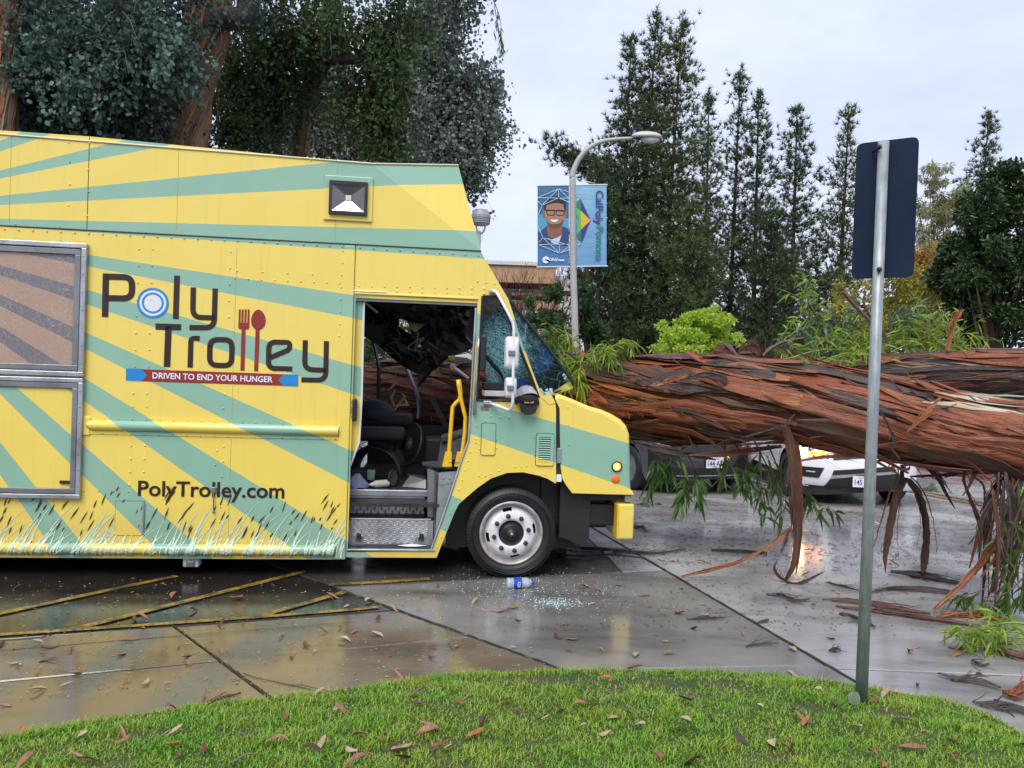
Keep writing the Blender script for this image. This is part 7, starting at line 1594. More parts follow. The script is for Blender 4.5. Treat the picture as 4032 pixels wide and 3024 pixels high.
MB().tube([(0, 0, 0), (0, 0, c2[2] - .15), (.15, 0, c2[2] - .02), (.4, 0, c2[2])], .05, 8).build('pole', M_POLE, sl2, True); ell((c2[0] - b2[0], 0, c2[2]), .36, .16, 0, .16).build('lamp_head', M_WHITE, sl2, True); ell((c2[0] - b2[0], 0, c2[2]), .33, .14, 0, -.08).build('lens', M_PL, sl2, True)

# ------------------------------------------------------------------ road sign seen from behind
spb = gnd('S', 1185, 1062, .085); sgn = empty('road_sign', spb, label='blank dark back of a road sign on a galvanized post in the lawn', cat='sign')
def galv():
    t = NT(bpy.data.materials.new('galvanised_post')); c = t.coord(); n = t.noise(t.mapping(c, (30, 30, 3)), 3, 5, .6); m = t.noise(c, 14, 4)
    sp = t.new('SeparateXYZ'); t.l.new(c, sp.inputs[0]); low = t.ramp(t.math('ADD', sp.outputs[2], t.math('MULTIPLY', m, .12)), [(.0, 0.), (.16, 1.)])
    col = t.mix(t.ramp(t.math('ADD', t.math('MULTIPLY', n, .6), t.math('MULTIPLY', m, .4)), [(.35, 0.), (.7, 1.)]), (.21, .245, .25), (.40, .44, .45)); col = t.mix(low, (.045, .04, .035), col)
    return t.done(t.bsdf(col, .42, .25, t.bump(n, .15, .004)))
sd_ = spb[1]; topc = dep('X', 1909, 306, sd_) - spb
MB().tube([(0, 0, -.1), (topc[0] * .5, 0, topc[2] * .5), (topc[0], 0, topc[2])], [.030, .0275, .026], 20).build('post', galv(), sgn, True)
# plate: width direction turned so that the right edge comes nearer
ct = dep('X', 1909, 452, sd_ + .03) - spb; tlt = topc[0] / topc[2]; aw = math.radians(-30); wdir = np.array([math.cos(aw), math.sin(aw), 0]); nd_ = np.array([math.sin(aw), -math.cos(aw), 0]); nd_ = nd_ if nd_[1] > 0 else -nd_
hw_, hh_ = .142, .350; updir = np.array([tlt, 0, 1.])
out = rr(-hw_, hw_, -hh_, hh_, .034); vs = [np.array([ct[0], ct[1], ct[2]]) + wdir * (p[0] + .004) + updir * p[1] for p in out]; n = len(vs)
M_SIGN = simple('shaded_sign_back', (.009, .018, .042), .45, var=.25, scale=4, bump=.05, spec=.12)  # aluminium back: its shade is put into this dark base colour
MB().add(vs + [v + nd_ * .004 for v in vs], [tuple(range(n)), tuple(range(2 * n - 1, n - 1, -1))] + [(i, (i + 1) % n, n + (i + 1) % n, n + i) for i in range(n)]).build('sign_plate', M_SIGN, sgn)
for y in (318, 582):
    p = dep('X', 1900, y, sd_ - .03) - spb; MB().lathe([(.013, 0), (.013, .010), (.007, .012), (.007, .022), (.0005, .023)], p, (-.6, -.8, 0), 6).tube([p, p + np.array([.005, .08, 0])], .006, 6).build('bolt', M_RUB, sgn)

# ------------------------------------------------------------------ cars behind the trunk
def subdiv(mb, cuts=5):
    bm = bmesh.new(); vv = [bm.verts.new(v) for v in mb.v]
    for f in mb.f:
        try: bm.faces.new([vv[i] for i in f])
        except ValueError: pass
    bmesh.ops.subdivide_edges(bm, edges=[e for e in bm.edges if e.calc_length() > .09], cuts=cuts, use_grid_fill=True); bmesh.ops.triangulate(bm, faces=bm.faces[:])
    return MB().from_bm(bm)
def tyre_set(par, name, cx, cy, r, s):
    w = empty(name); w.parent = par
    MB().lathe([(r * .62, 0), (r * .9, -.01), (r, .03), (r, .19), (r * .9, .22), (r * .6, .22)], (cx, cy, r), (s, 0, 0), 32).build('tyre', M_TYRE, w, True)
    MB().lathe([(r * .64, .02), (r * .58, .03), (r * .5, .05), (.05, .03), (.0005, .02)], (cx, cy, r), (s, 0, 0), 24).build('rim', M_ALU2, w, True)
def car(name, label, origin, ang, paint, W=1.82, lit=False, plate='', plate2='', zk=1.0, seed=0):
    root = empty(name, origin, ang, label=label, cat='suv'); hwid = W / 2
    prof = [(.10, .24), (.03, .30), (.0, .42), (.0, .55), (.03, .68), (.07, .80), (.13, .93), (.28, 1.0), (.75, 1.06), (1.12, 1.10), (1.85, 1.60), (2.1, 1.66), (2.9, 1.68), (3.8, 1.63), (4.25, 1.28), (4.38, .95), (4.42, .55), (4.36, .28)]
    nx = 25; xs = np.linspace(-1, 1, nx); vs, fs = [], []; m = len(prof)
    fy = lambda x: .30 * abs(x / hwid) ** 3.5
    for (y, z) in prof:
        k = 1 - .20 * max(0, (z - 1.02) / .65); fr = max(0, 1 - y / 1.3)
        for x in xs: vs.append((x * hwid * k, y + fy(x * hwid) * fr - (fy(x * hwid) * .5 if y > 3.6 else 0), z))
    for i in range(m - 1):
        for j in range(nx - 1): a = i * nx + j; fs.append((a, a + nx, a + nx + 1, a + 1))
    ba = MB().add(vs, fs); ba.build('body', paint, root, True)
    for s, j in ((-1, 0), (1, nx - 1)):      # flanks with wheel arches
        ring = [vs[i * nx + j] for i in range(m)]; low = []
        for cy in (3.55, .86):
            low += [(s * hwid, cy + .40 * math.cos(t), .34 + .40 * math.sin(t)) for t in np.linspace(0, math.pi, 9)]
        poly = [(y, z) for x, y, z in ring] + [(y, z) for x, y, z in low if y > ring[0][1] + .02]
        me = MB().plate(poly, [], 0, .01); kx = lambda z: 1 - .20 * max(0, (z - 1.02) / .65)
        me.v = [(s * (hwid * kx(z) - b * .5 - .002), a, z) for a, b, z in me.v]; me.build('flank', paint, root)
        gw = [(1.45, 1.13), (1.95, 1.55), (3.55, 1.55), (3.95, 1.16)]; g = MB().plate(gw, [], 0, .01); g.v = [(s * (hwid * kx(z) + .004 - b), a, z) for a, b, z in g.v]; g.build('side_window', M_GLS, root)
        for cy in (.86, 3.55): tyre_set(root, 'wheel', s * (hwid - .01), cy, .345, -s)
        MB().bbox(s * hwid - .02 if s > 0 else s * hwid - .2, s * hwid + .2 if s > 0 else s * hwid + .02, 1.42, 1.55, 1.05, 1.2, .03).build('wing_mirror', paint, root, True)
    def F_(x, z, o=.008):
        y = float(np.interp(z, [p[1] for p in prof[:8]], [p[0] for p in prof[:8]])); return (x, y + fy(x) - o, z)
    def dec(nm, pts, mat, o=.008, par=None):
        # subdivide across so that it follows the bumper's curve
        zs = [p[1] for p in pts]; bm = MB(); P = []
        for i in range(len(pts)):
            a, b = pts[i], pts[(i + 1) % len(pts)]
            for t in np.linspace(0, 1, 6)[:-1]: P.append((a[0] + (b[0] - a[0]) * t, a[1] + (b[1] - a[1]) * t))
        pl_ = subdiv(MB().plate(P, [], 0, .004)); pl_.v = [tuple(np.array(F_(x, z, o)) + np.array([0, y, 0])) for x, y, z in pl_.v]; return pl_.build(nm, mat, par or root)
    wsx = lambda x: x * .78
    q = [(-.66, 1.16, 1.145), (.66, 1.16, 1.145), (.60, 1.80, 1.575), (-.60, 1.80, 1.575)]; MB().add([(x, y - .012, z + .012) for x, y, z in q], [(0, 1, 2, 3)]).build('windshield', M_GLS, root)
    MB().box(-hwid * .86, hwid * .86, .32, 4.2, .22, .5).build('underbody', M_BLACK, root)
    return root, dec, F_
SA = math.radians(-5); pc_ = dep('M', 1110, 775, 10.4); SU = np.array([math.cos(SA), math.sin(SA), 0]); SN = np.array([-math.sin(SA), math.cos(SA), 0]); SO = np.array([pc_[0], pc_[1], 0.])
def sp2(x, y):
    r = ray('M', x, y); t = np.dot(SO - CAM, SN) / np.dot(r, SN); p = CAM + r * t - SO; return float(np.dot(p, SU)), float(p[2])
M_CARW = simple('white_car_paint', (.78, .79, .82), .18, var=.03, coat=.8); M_CARK = simple('black_car_paint', (.014, .015, .017), .2, var=.2, coat=.8); M_PLAST = simple('black_plastic', (.012, .012, .014), .5)
suv, dec, F_ = car('white_suv', 'white suv with its headlight lit waiting behind the fallen trunk', SO, SA, M_CARW, 1.68)
mp = lambda *p: [sp2(x, y) for x, y in p]
dec('lower_fascia', mp((700, 752), (950, 722), (1020, 695), (1290, 688), (1530, 660), (1600, 760), (1700, 760), (1650, 905), (1480, 908), (500, 968), (340, 960), (330, 830), (640, 850)), M_PLAST, .010)
dec('lower_grille', mp((742, 640), (1488, 590), (1528, 648), (720, 700)), M_PLAST, .012)
dec('skid_bar', mp((715, 712), (1532, 652), (1535, 682), (1310, 700), (1010, 690), (940, 722), (700, 748)), simple('grey_skid', (.30, .30, .32), .4), .014)
fp = dec('fog_pod', mp((362, 606), (632, 613), (572, 742), (402, 735)), M_PLAST, .012); dec('fog_lamp', mp((440, 655), (535, 660), (530, 675), (440, 670)), simple('fog_lens', (.5, .5, .52), .2), .020, fp)
fp = dec('fog_pod', mp((1600, 585), (1760, 560), (1740, 640), (1640, 665)), M_PLAST, .012); dec('fog_lamp', mp((1660, 600), (1720, 592), (1715, 612), (1665, 620)), simple('fog_lens', (.5, .5, .52), .2), .020, fp)
dec('upper_grille', mp((745, 512), (1390, 470), (1380, 400), (760, 430)), M_PLAST, .012)
dec('chrome_strip', mp((660, 418), (870, 405), (870, 418), (670, 432)), M_ALU, .016)
def glow(name, c, s): return simple(name, c, .3, emis=c, estr=s)
hl_ = dec('headlight', mp((330, 352), (500, 345), (505, 405), (340, 412)), simple('headlight_housing', (.25, .25, .25), .2), .012)
hb_ = sp2(425, 396); c_ = F_(hb_[0], hb_[1], .03); MB().lathe([(.085, 0), (.07, .02), (.0005, .03)], c_, (0, -1, 0), 20).build('headlight_beam', glow('lit_headlight', (1., .66, .30), 9.0), hl_, True)
dec('running_light', mp((470, 422), (662, 405), (665, 452), (480, 460)), glow('lit_amber_light', (1., .33, .02), 3.5), .02, hl_)
dec('headlight', mp((1500, 330), (1680, 330), (1690, 390), (1510, 395)), simple('headlight_housing', (.25, .25, .25), .2), .012)
a_, b_ = sp2(1005, 727), sp2(1265, 835); py = F_(0, (a_[1] + b_[1]) / 2, .03)[1]
lpz = (a_[1] + b_[1]) / 2; plo = MB().plate(rr(-.155, .155, lpz - .078, lpz + .078, .012), [], py, py + .008).build('licence_plate', simple('plate_white', (.72, .73, .78), .4, var=.04), suv)
tx = text_on(MB(), '145', (-.128, py - .003, lpz - .048), (1, 0, 0), (0, 0, 1), .075, .10, .01); text_on(tx, '2', (.098, py - .003, lpz - .048), (1, 0, 0), (0, 0, 1), .075, .032, .01); tx.build('plate_number', simple('plate_blue', (.02, .04, .20), .5), plo)
text_on(MB(), 'CALIFORNIA', (-.08, py - .003, lpz + .045), (1, 0, 0), (0, 0, 1), .02, .16, .01).build('plate_state', simple('plate_red', (.5, .05, .05), .5), plo)
KO = dep('L', 1330, 632, 11.0); KO[2] = 0; KA = math.radians(22)
blk, dec, F_ = car('black_suv', 'black suv mostly hidden behind the fallen trunk beside the truck nose', KO, KA, M_CARK, 1.9)
dec('lower_fascia', [(-.8, .26), (.8, .26), (.8, .42), (-.8, .42)], M_PLAST, .01); dec('chrome_strip', [(-.6, .30), (.6, .30), (.6, .315), (-.6, .315)], M_ALU, .016); dec('upper_grille', [(-.5, .60), (.5, .60), (.55, .88), (-.55, .88)], M_PLAST, .012)
for s in (-1, 1): dec('headlight', [(s * .58, .72), (s * .84, .76), (s * .84, .88), (s * .58, .86)], simple('headlight_housing', (.25, .25, .25), .2), .012)
pz = dep('L', 1330, 632, 11.0)[2]; py = F_(0, pz, .03)[1]
plo = MB().plate(rr(-.155, .155, pz - .078, pz + .078, .012), [], py, py + .008).build('licence_plate', simple('plate_white', (.72, .73, .78), .4, var=.04), blk)
text_on(MB(), '144 A3', (-.13, py - .003, pz - .05), (1, 0, 0), (0, 0, 1), .075, .26, .01).build('plate_number', simple('plate_blue', (.02, .04, .20), .5), plo)
text_on(MB(), 'CALIFORNIA', (-.08, py - .003, pz + .045), (1, 0, 0), (0, 0, 1), .02, .16, .01).build('plate_state', simple('plate_red', (.5, .05, .05), .5), plo)

# ------------------------------------------------------------------ things lying in and on the cab
def TT(name, mb, mat, label, cat, loc=None, smooth=False):
    o = mb.build(name, mat, None, smooth, label=label, cat=cat); o.location = TO; o.rotation_euler = (0, 0, TA); return o
hat = empty('baseball_cap', TO, TA, label='dark baseball cap with pale crown hanging over the cab window ledge', cat='cap')
cp = np.array(t3('J', 600, 1290, -.02))
MB().lathe([(.0005, .10), (.05, .092), (.085, .06), (.10, .01), (.10, -.02)], cp + np.array([0, .05, .0]), (-.15, .55, .8), 20).build('crown', simple('pale_grey_cap_cloth', (.42, .40, .43), .8, var=.25, scale=30, bump=.4), hat, True)
MB().lathe([(.10, -.005), (.106, .03), (.09, .05)], cp + np.array([0, .03, -.02]), (-.05, -.45, -1), 20).build('cap_band', simple('black_cap_cloth', (.014, .014, .016), .8), hat, True)
vz = [t3('J', x, y, w) for x, y, w in ((520, 1310, -.05), (705, 1300, -.05), (708, 1400, -.075), (690, 1450, -.08), (640, 1476, -.082), (575, 1474, -.082), (530, 1440, -.08), (515, 1380, -.075))]
MB().add(vz + [tuple(np.array(p) + np.array([0, .012, 0])) for p in vz], [tuple(range(8)), tuple(range(15, 7, -1))] + [(i, (i + 1) % 8, 8 + (i + 1) % 8, 8 + i) for i in range(8)]).build('visor', simple('black_cap_cloth', (.014, .014, .016), .8), hat)
eb = MB()
for x in (575, 596, 612, 640, 660): p = t3('J', x, 1340 + (x % 7) - 3, -.088); eb.box(p[0] - .006, p[0] + .006, -.088, -.083, p[2] - .008, p[2] + .008)
eb.build('embroidery', simple('gold_thread', (.45, .36, .12), .6), hat, kind='stuff')
def tbox(z, x0, y0, x1, y1, w0, w1, b=.006):
    a, c = tp(z, x0, y0, w0), tp(z, x1, y1, w0); return MB().bbox(a[0], c[0], w0, w1, c[1], a[1], b)
TT('paper_tray', tbox('J', 128, 1210, 470, 1282, .10, .35), simple('white_tray', (.62, .62, .64), .5), 'white paper tray on the dashboard behind the quarter window', 'tray')
TT('ring_binder', tbox('J', 125, 1118, 400, 1205, .16, .42), M_RUB, 'black ring binder lying on the white dashboard tray', 'binder')
bx_ = MB(); a, c = tp('J', 345, 1078, .3), tp('J', 600, 1190, .3); bx_.hexa([(a[0] + .02, .3, c[1]), (c[0] - .02, .3, c[1]), (c[0] - .02, .5, c[1]), (a[0] + .02, .5, c[1]), (a[0], .29, a[1]), (c[0], .29, a[1]), (c[0], .51, a[1]), (a[0], .51, a[1])])
TT('plastic_bin', bx_, simple('blue_bin', (.015, .05, .20), .35), 'blue plastic bin on the dashboard under the shattered windshield', 'bin')
def on_floor(z, x, y, w): u, v = tp(z, x, y, w); return np.array([u, w, ZF])
p = np.array(t3('I', 300, 885, .36)); p[2] = ZF + .033; q = np.array(t3('I', 405, 868, .42)); q[2] = ZF + .033; d = q - p
sq = empty('squeeze_bottle', TO, TA, label='white squeeze bottle lying on the cab floor edge', cat='bottle')
MB().lathe([(.0005, 0), (.012, 0), (.014, .02), (.030, .035), (.033, .045), (.033, .16), (.030, .17), (.0005, .17)], p, d, 18).build('bottle_body', simple('milky_plastic', (.66, .64, .56), .4), sq, True)
MB().lathe([(.0005, -.025), (.006, -.024), (.010, -.004), (.018, .0), (.018, .018)], p, d, 12).build('cap', M_WHITE, sq, True)
cl_ = MB(); rgc = np.random.default_rng(9); c = np.array(t3('I', 165, 860, .40)); n = 14; vs, fs = [], []
for j in range(6):
    for k in range(n):
        t = j / 5; a = 2 * math.pi * k / n; r = (.085 * (1 - t ** 1.6) + .012) * (1 + .28 * math.sin(3 * a + j) * (1 - t)); vs.append((c[0] + math.cos(a) * r * .95, c[1] + math.sin(a) * r * .7, ZF + .115 * t + .012 * math.sin(4 * a)))
for j in range(5):
    for k in range(n): fs.append((j * n + k, j * n + (k + 1) % n, (j + 1) * n + (k + 1) % n, (j + 1) * n + k))
TT('rag', cl_.add(vs, fs), simple('lilac_cloth', (.36, .37, .56), .85, var=.2, bump=.4), 'crumpled lilac cloth rag on the cab floor edge', 'rag', smooth=True)
TT('cardboard_carton', tbox('I', 262, 750, 335, 845, .55, .63), simple('green_print_carton', (.20, .34, .27), .6, var=.4, scale=40), 'small green and white carton standing among clutter on cab floor', 'carton')
TT('red_crate', tbox('I', 70, 810, 96, 925, .34, .5), simple('red_plastic', (.42, .02, .02), .4), 'red plastic crate edge beside the rag in the doorway', 'crate')
TT('storage_tub', tbox('I', 110, 752, 262, 850, .62, .9), simple('dark_red_grey_tub', (.06, .045, .05), .5, var=.4), 'dark storage tub behind the lilac rag on the cab floor', 'tub')
vp_ = np.array(t3('I', 512, 822, .5)); vac = empty('work_lamp', TO, TA, label='round black lamp housing lying on the cab floor', cat='lamp')
MB().lathe([(.045, -.16), (.06, -.14), (.062, -.02), (.085, 0), (.085, .015), (.07, .012)], vp_, (.85, -.5, .0), 24).build('housing', M_RUB, vac, True); MB().lathe([(.072, .004), (.04, -.004), (.0005, -.01)], vp_, (.85, -.5, 0), 24).build('lens', M_ALU2, vac, True)
pn = np.array(t3('I', 700, 1478, .06)); pm = MB(); vs = [(pn[0] + .21 * math.cos(a) * .5 * (1 + .3 * math.sin(3 * a)), .07 + .028 * math.sin(a), ZSILL + .012) for a in np.linspace(0, 2 * math.pi, 18, endpoint=False)]; c0_ = [(pn[0], .07, ZSILL + .03)]
TT('paper_scrap', pm.add(vs + c0_, [(i, (i + 1) % 18, 18) for i in range(18)]), simple('wet_tissue', (.66, .66, .69), .7, bump=.5), 'wet crumpled white tissue on the lower door step', 'tissue')

# ------------------------------------------------------------------ water bottle
wb0, wb1 = gnd('R', 1098, 238, .037), gnd('R', 1268, 232, .037); wb0[2] = wb1[2] = .045; dv = (wb1 - wb0); wl_ = np.linalg.norm(dv)
wb = empty('water_bottle', (wb0 + wb1) / 2 * [1, 1, 0], label='clear plastic water bottle with blue label and cap before the wheel', cat='bottle'); WB = np.array(wb.location); o = wb0 - WB
def clearp():
    t = NT(bpy.data.materials.new('clear_plastic')); tr = t.new('BsdfTransparent'); tr.inputs['Color'].default_value = (.80, .86, .95, 1); gl = t.bsdf((.75, .80, .88), .1, spec=.8); mx = t.new('MixShader'); mx.inputs[0].default_value = .42
    t.l.new(tr.outputs[0], mx.inputs[1]); t.l.new(gl, mx.inputs[2]); return t.done(mx.outputs[0])
k = wl_
MB().lathe([(.0005, 0), (.030, .0), (.042, .03 * k), (.043, .10 * k), (.039, .14 * k), (.043, .20 * k), (.043, .56 * k), (.038, .62 * k), (.043, .68 * k), (.036, .78 * k), (.018, .90 * k), (.016, .92 * k)], o, dv, 24).build('bottle_body', clearp(), wb, True)
MB().lathe([(.0438, .22 * k), (.0442, .24 * k), (.0442, .50 * k), (.0438, .52 * k)], o, dv, 24).build('label', simple('blue_label', (.01, .05, .42), .3, var=.3, scale=30), wb, True)
MB().lathe([(.017, .90 * k), (.018, .91 * k), (.018, .995 * k), (.015, k), (.0005, k)], o, dv, 16).build('cap', simple('blue_cap', (.015, .06, .55), .35), wb, True)
dvn = dv / wl_; text_on(MB(), 'AQUA', o + dvn * (.40 * k) + np.array([0, -.0455, .022]), (0, 0, -1), dvn, .026, .046, .02).build('label_text', M_WVIN, wb)

# ------------------------------------------------------------------ birds
for i, (x, y, d) in enumerate(((936, 300, 70), (940, 316, 72))):
    p = dep('F', x, y, d); b = empty('bird', p, label=('upper' if i == 0 else 'lower') + ' of two tiny pale birds flying in the sky', cat='bird', group='birds in the sky')
    M_B = simple('pale_bird', (.45, .45, .48), .6); MB().lathe([(.0005, -.22), (.05, -.1), (.07, 0), (.05, .12), (.0005, .2)], (0, 0, 0), (1, .2, .1), 8).build('body', M_B, b, True)
    for s in (-1, 1): MB().add([(-.06, 0, 0), (.08, 0, .0), (.02, s * .12, .18), (-.04, s * .3, .12 + .1 * i), (-.02, s * .14, .15)], [(0, 1, 2), (0, 2, 4), (4, 2, 3)]).build('wing', M_B, b)

# ------------------------------------------------------------------ wiper blade, bark pieces, leaves, glass on the ground
wa, wb_ = gnd('S', 240, 108, .012), gnd('S', 592, 128, .012); wp = empty('wiper_blade', (wa + wb_) / 2, label='black wiper blade lying on the wet pavement in front of the truck', cat='wiper'); WP = np.array(wp.location)
MB().hexa([wa - WP + [0, -.008, -.01], wb_ - WP + [0, -.008, -.01], wb_ - WP + [0, .008, -.01], wa - WP + [0, .008, -.01], wa - WP + [0, -.003, .012], wb_ - WP + [0, -.003, .012], wb_ - WP + [0, .003, .012], wa - WP + [0, .003, .012]]).build('blade', M_RUB, wp)
MB().tube([wa - WP + [0, 0, .012], [0, 0, .022], wb_ - WP + [0, 0, .012]], .007, 5).build('spine', M_RUB, wp)
def ground_bark(label, z, pts, ws, mat, seed, lift=.02, curl=.35, group=None):
    G = [gnd(z, x, y, .012) for x, y in pts]; d = np.mean([g[1] for g in G]); P = np.array(smooth_path(G, 5)); Wd = np.array(smooth_path([(W_(w, z, d) , 0, 0) for w in ws], 5))[:, 0]; t = np.linspace(0, 1, len(P))
    P[:, 2] += .3 * lift * np.abs(np.sin(t * 4 + seed)) ; Wd = Wd * 1.25; o = P.mean(0) * [1, 1, 0]; N_ = np.tile([0, -.35, 1.], (len(P), 1))
    return link('bark_piece', frayed('bark_piece', P - o, Wd, N_, curl, .006, seed, 6), mat, None, label=label, cat='bark', group=group, loc=o)
GB = 'bark pieces scattered on the pavement'
ground_bark('long curled brown bark sheet on pavement left of the sign post', 'S', [(940, 420), (1100, 435), (1300, 462), (1500, 500), (1620, 515)], [8, 30, 40, 34, 20], BK_BRN, 1, .02, .5, GB)
ground_bark('long thin rolled bark rod crossing behind the sign post base', 'S', [(1030, 465), (1250, 495), (1500, 530), (1750, 565), (1940, 592)], [14, 30, 34, 30, 20], BK_BRN, 2, .01, .6, GB)
ground_bark('broad dark shredded bark sheet under the looped hanging strips', 'S', [(1370, 245), (1500, 270), (1650, 295), (1840, 330)], [30, 60, 62, 34], BK_DRK, 3, .03, .3, GB)
ground_bark('dark forked bark pieces lying right of the sign post at mid distance', 'S', [(1240, 380), (1380, 355), (1560, 360), (1760, 385)], [10, 34, 50, 40], BK_DRK, 4, .03, .3, GB)
ground_bark('orange-brown bark slab at the foot of the leaning bark rods', 'S', [(1660, 530), (1800, 520), (1960, 530), (2080, 560)], [14, 50, 56, 24], BK_ORG, 5, .02, .3, GB)
ground_bark('black twisted bark scrap on the pavement below the main hanging strip', 'S', [(590, 385), (680, 398), (760, 430), (860, 418)], [16, 24, 30, 8], BK_DRK, 6, .03, .4, GB)
ground_bark('short dark bark roll touching the sign post on its left', 'S', [(1050, 512), (1130, 530), (1210, 565), (1270, 598)], [22, 26, 26, 18], BK_DRK, 7, .02, .5, GB)
ground_bark('grey wrinkled bark sheet near the lawn right of the sign post', 'S', [(1665, 890), (1780, 920), (1920, 940), (2065, 978)], [16, 34, 44, 14], BK_DRK, 8, .03, .35, GB)
ground_bark('large dark bark sheet at the lawn edge on the far right', 'S', [(1885, 1065), (2010, 1090), (2120, 1105), (2260, 1140)], [10, 50, 66, 60], BK_DRK, 9, .03, .3, GB)
ground_bark('curled reddish bark piece at the right picture edge above lawn', 'S', [(2085, 1020), (2140, 1035), (2190, 985), (2250, 960)], [40, 46, 50, 44], BK_RED, 10, .05, .5, GB)
ground_bark('thin dark bark whip left of the sign post at mid distance', 'S', [(960, 308), (1060, 335), (1170, 362)], [6, 16, 10], BK_DRK, 11, .01, .4, GB)
ground_bark('curled red and black bark piece on tan slab beside the lawn', 'Q', [(1140, 868), (1240, 855), (1310, 828), (1400, 790), (1498, 757)], [6, 26, 24, 24, 8], BK_BRN, 12, .02, .5, GB)
ground_bark('long dark bark strips behind the front bumper on the ground', 'R', [(1420, 5), (1600, 20), (1800, 35), (2000, 50), (2212, 20)], [10, 24, 26, 20, 10], BK_DRK, 13, .01, .4, GB)
ground_bark('second dark bark strip beside the front tyre', 'R', [(1430, 60), (1600, 70), (1760, 60), (1960, 80)], [8, 20, 18, 8], BK_DRK, 14, .01, .4, GB)
ground_bark('brown bark chunk lying just right of the yellow bumper', 'L', [(170, 1560), (240, 1580), (300, 1600), (370, 1640)], [50, 70, 60, 24], BK_BRN, 15, .02, .4, GB)
ground_bark('brown bark heap under the lime green twigs at right edge', 'S', [(1960, 740), (2060, 760), (2160, 780), (2260, 780)], [30, 60, 70, 50], BK_BRN, 16, .05, .4, GB)
ground_bark('short grey bark scrap left of the lime green twigs', 'S', [(1735, 722), (1820, 735), (1910, 748)], [14, 18, 12], BK_BRN, 17, .01, .5, GB)
ground_bark('small black bark lump on the slab left of the sign post', 'S', [(985, 745), (1020, 738), (1060, 740)], [16, 26, 10], BK_DRK, 18, .02, .5, GB)
ground_bark('small curled dark bark curl right of the sign near lawn', 'S', [(1880, 800), (1930, 835), (1995, 830)], [8, 20, 12], BK_DRK, 19, .03, .5, GB)
ground_bark('thin black stick on the middle slab near the long joint', 'S', [(462, 715), (560, 695), (665, 692)], [8, 10, 6], BK_DRK, 20, .005, .5, GB)
ground_bark('flat dark bark flake on the mid slab behind the lawn', 'S', [(88, 542), (200, 538), (325, 530)], [8, 12, 8], BK_DRK, 21, .005, .5, GB)
# leaves: a few shapes, each leaf an object
def leaf_master(seed, L=.10, w=.022, curl=.3):
    r = np.random.default_rng(seed); n = 7; vs, fs = [], []
    for i in range(n):
        t = i / (n - 1); wd = w * math.sin(math.pi * (t ** .8)) + .0012; bx2 = .02 * math.sin(t * 3 + seed); z = L * .18 * math.sin(t * math.pi + seed) * curl + .004
        vs += [((t - .5) * L, bx2 - wd, z + wd * curl * .7), ((t - .5) * L, bx2, z), ((t - .5) * L, bx2 + wd, z + wd * curl * .7)]
    for i in range(n - 1):
        for j in (0, 1): a = i * 3 + j; fs.append((a, a + 1, a + 4, a + 3))
    m = len(vs); vs += [(x, y, z - .0012) for x, y, z in vs]; fs += [tuple(i + m for i in f[::-1]) for f in fs]
    return MB().add(vs, fs).mesh('leaf')
DRY = [simple('dry_leaf_%d' % i, c, .5, var=.3, scale=40) for i, c in enumerate([(.20, .060, .042), (.25, .115, .055), (.34, .235, .15), (.11, .055, .035), (.27, .11, .09), (.40, .30, .21), (.29, .10, .04), (.055, .034, .026)])]
LEAF = []
for i in range(16):
    me = leaf_master(i, .085 + .05 * ((i * 7) % 5) / 4, .011 + .010 * ((i * 3) % 4) / 3, .15 + .9 * ((i * 5) % 7) / 6); me.materials.append(DRY[i % 8]); LEAF.append(me)
rl = random.Random(77)
LNAME = ['brick-red', 'rusty brown', 'pale tan', 'dark brown', 'dusty pink', 'cream', 'orange-brown', 'blackish']
def leaf_zone(p):
    if lawn_inside(np.array([p[:2]]))[0]:
        x, y = p[0], p[1]; return '%s %s lawn' % ('lower' if y < 3.25 else 'middle' if y < 3.7 else 'upper', 'left' if x < -.9 else 'central' if x < .45 else 'right-hand' if x < 1.5 else 'signpost-side')
    c = np.array(p[:2])
    if leftz(c): return 'dark painted parking bay' if sYE(c) > 0 else ('tan slab at the far left' if sJ1(c) < 0 else 'tan slab before the step door')
    if midz(c): return 'grey slab by the front tyre' if c[1] > 5.2 else 'grey slab just above the lawn'
    return 'pale slab ' + ('behind the sign post' if c[0] > 1.9 else 'left of the sign post') if c[1] < 6 else 'wet apron under the fallen trunk'
def put_leaf(p, mesh, sc, label, group, tilt=.25):
    on = lawn_inside(np.array([p[:2]]))[0]
    if on: sc *= .74
    o = bpy.data.objects.new('fallen_leaf', mesh); COL.objects.link(o); o.location = p; o.scale = (sc,) * 3; o.rotation_euler = (rl.gauss(0, tilt), rl.gauss(0, tilt), rl.uniform(0, 6.28))
    k = LEAF.index(mesh); size = 'small' if sc < .55 else 'large' if sc > .95 else 'medium'
    tag(o, '%s %s %s leaf on the %s' % (size, LNAME[k % 8], 'curled' if (k * 5) % 7 > 3 else 'flat', leaf_zone(p)), 'leaf', group)
GL, GP = 'dry leaves lying on the lawn', 'dry leaves lying on the wet pavement'
LL, LPv = 'dry eucalyptus leaf lying on the lawn grass', 'dry eucalyptus leaf lying on the wet pavement'
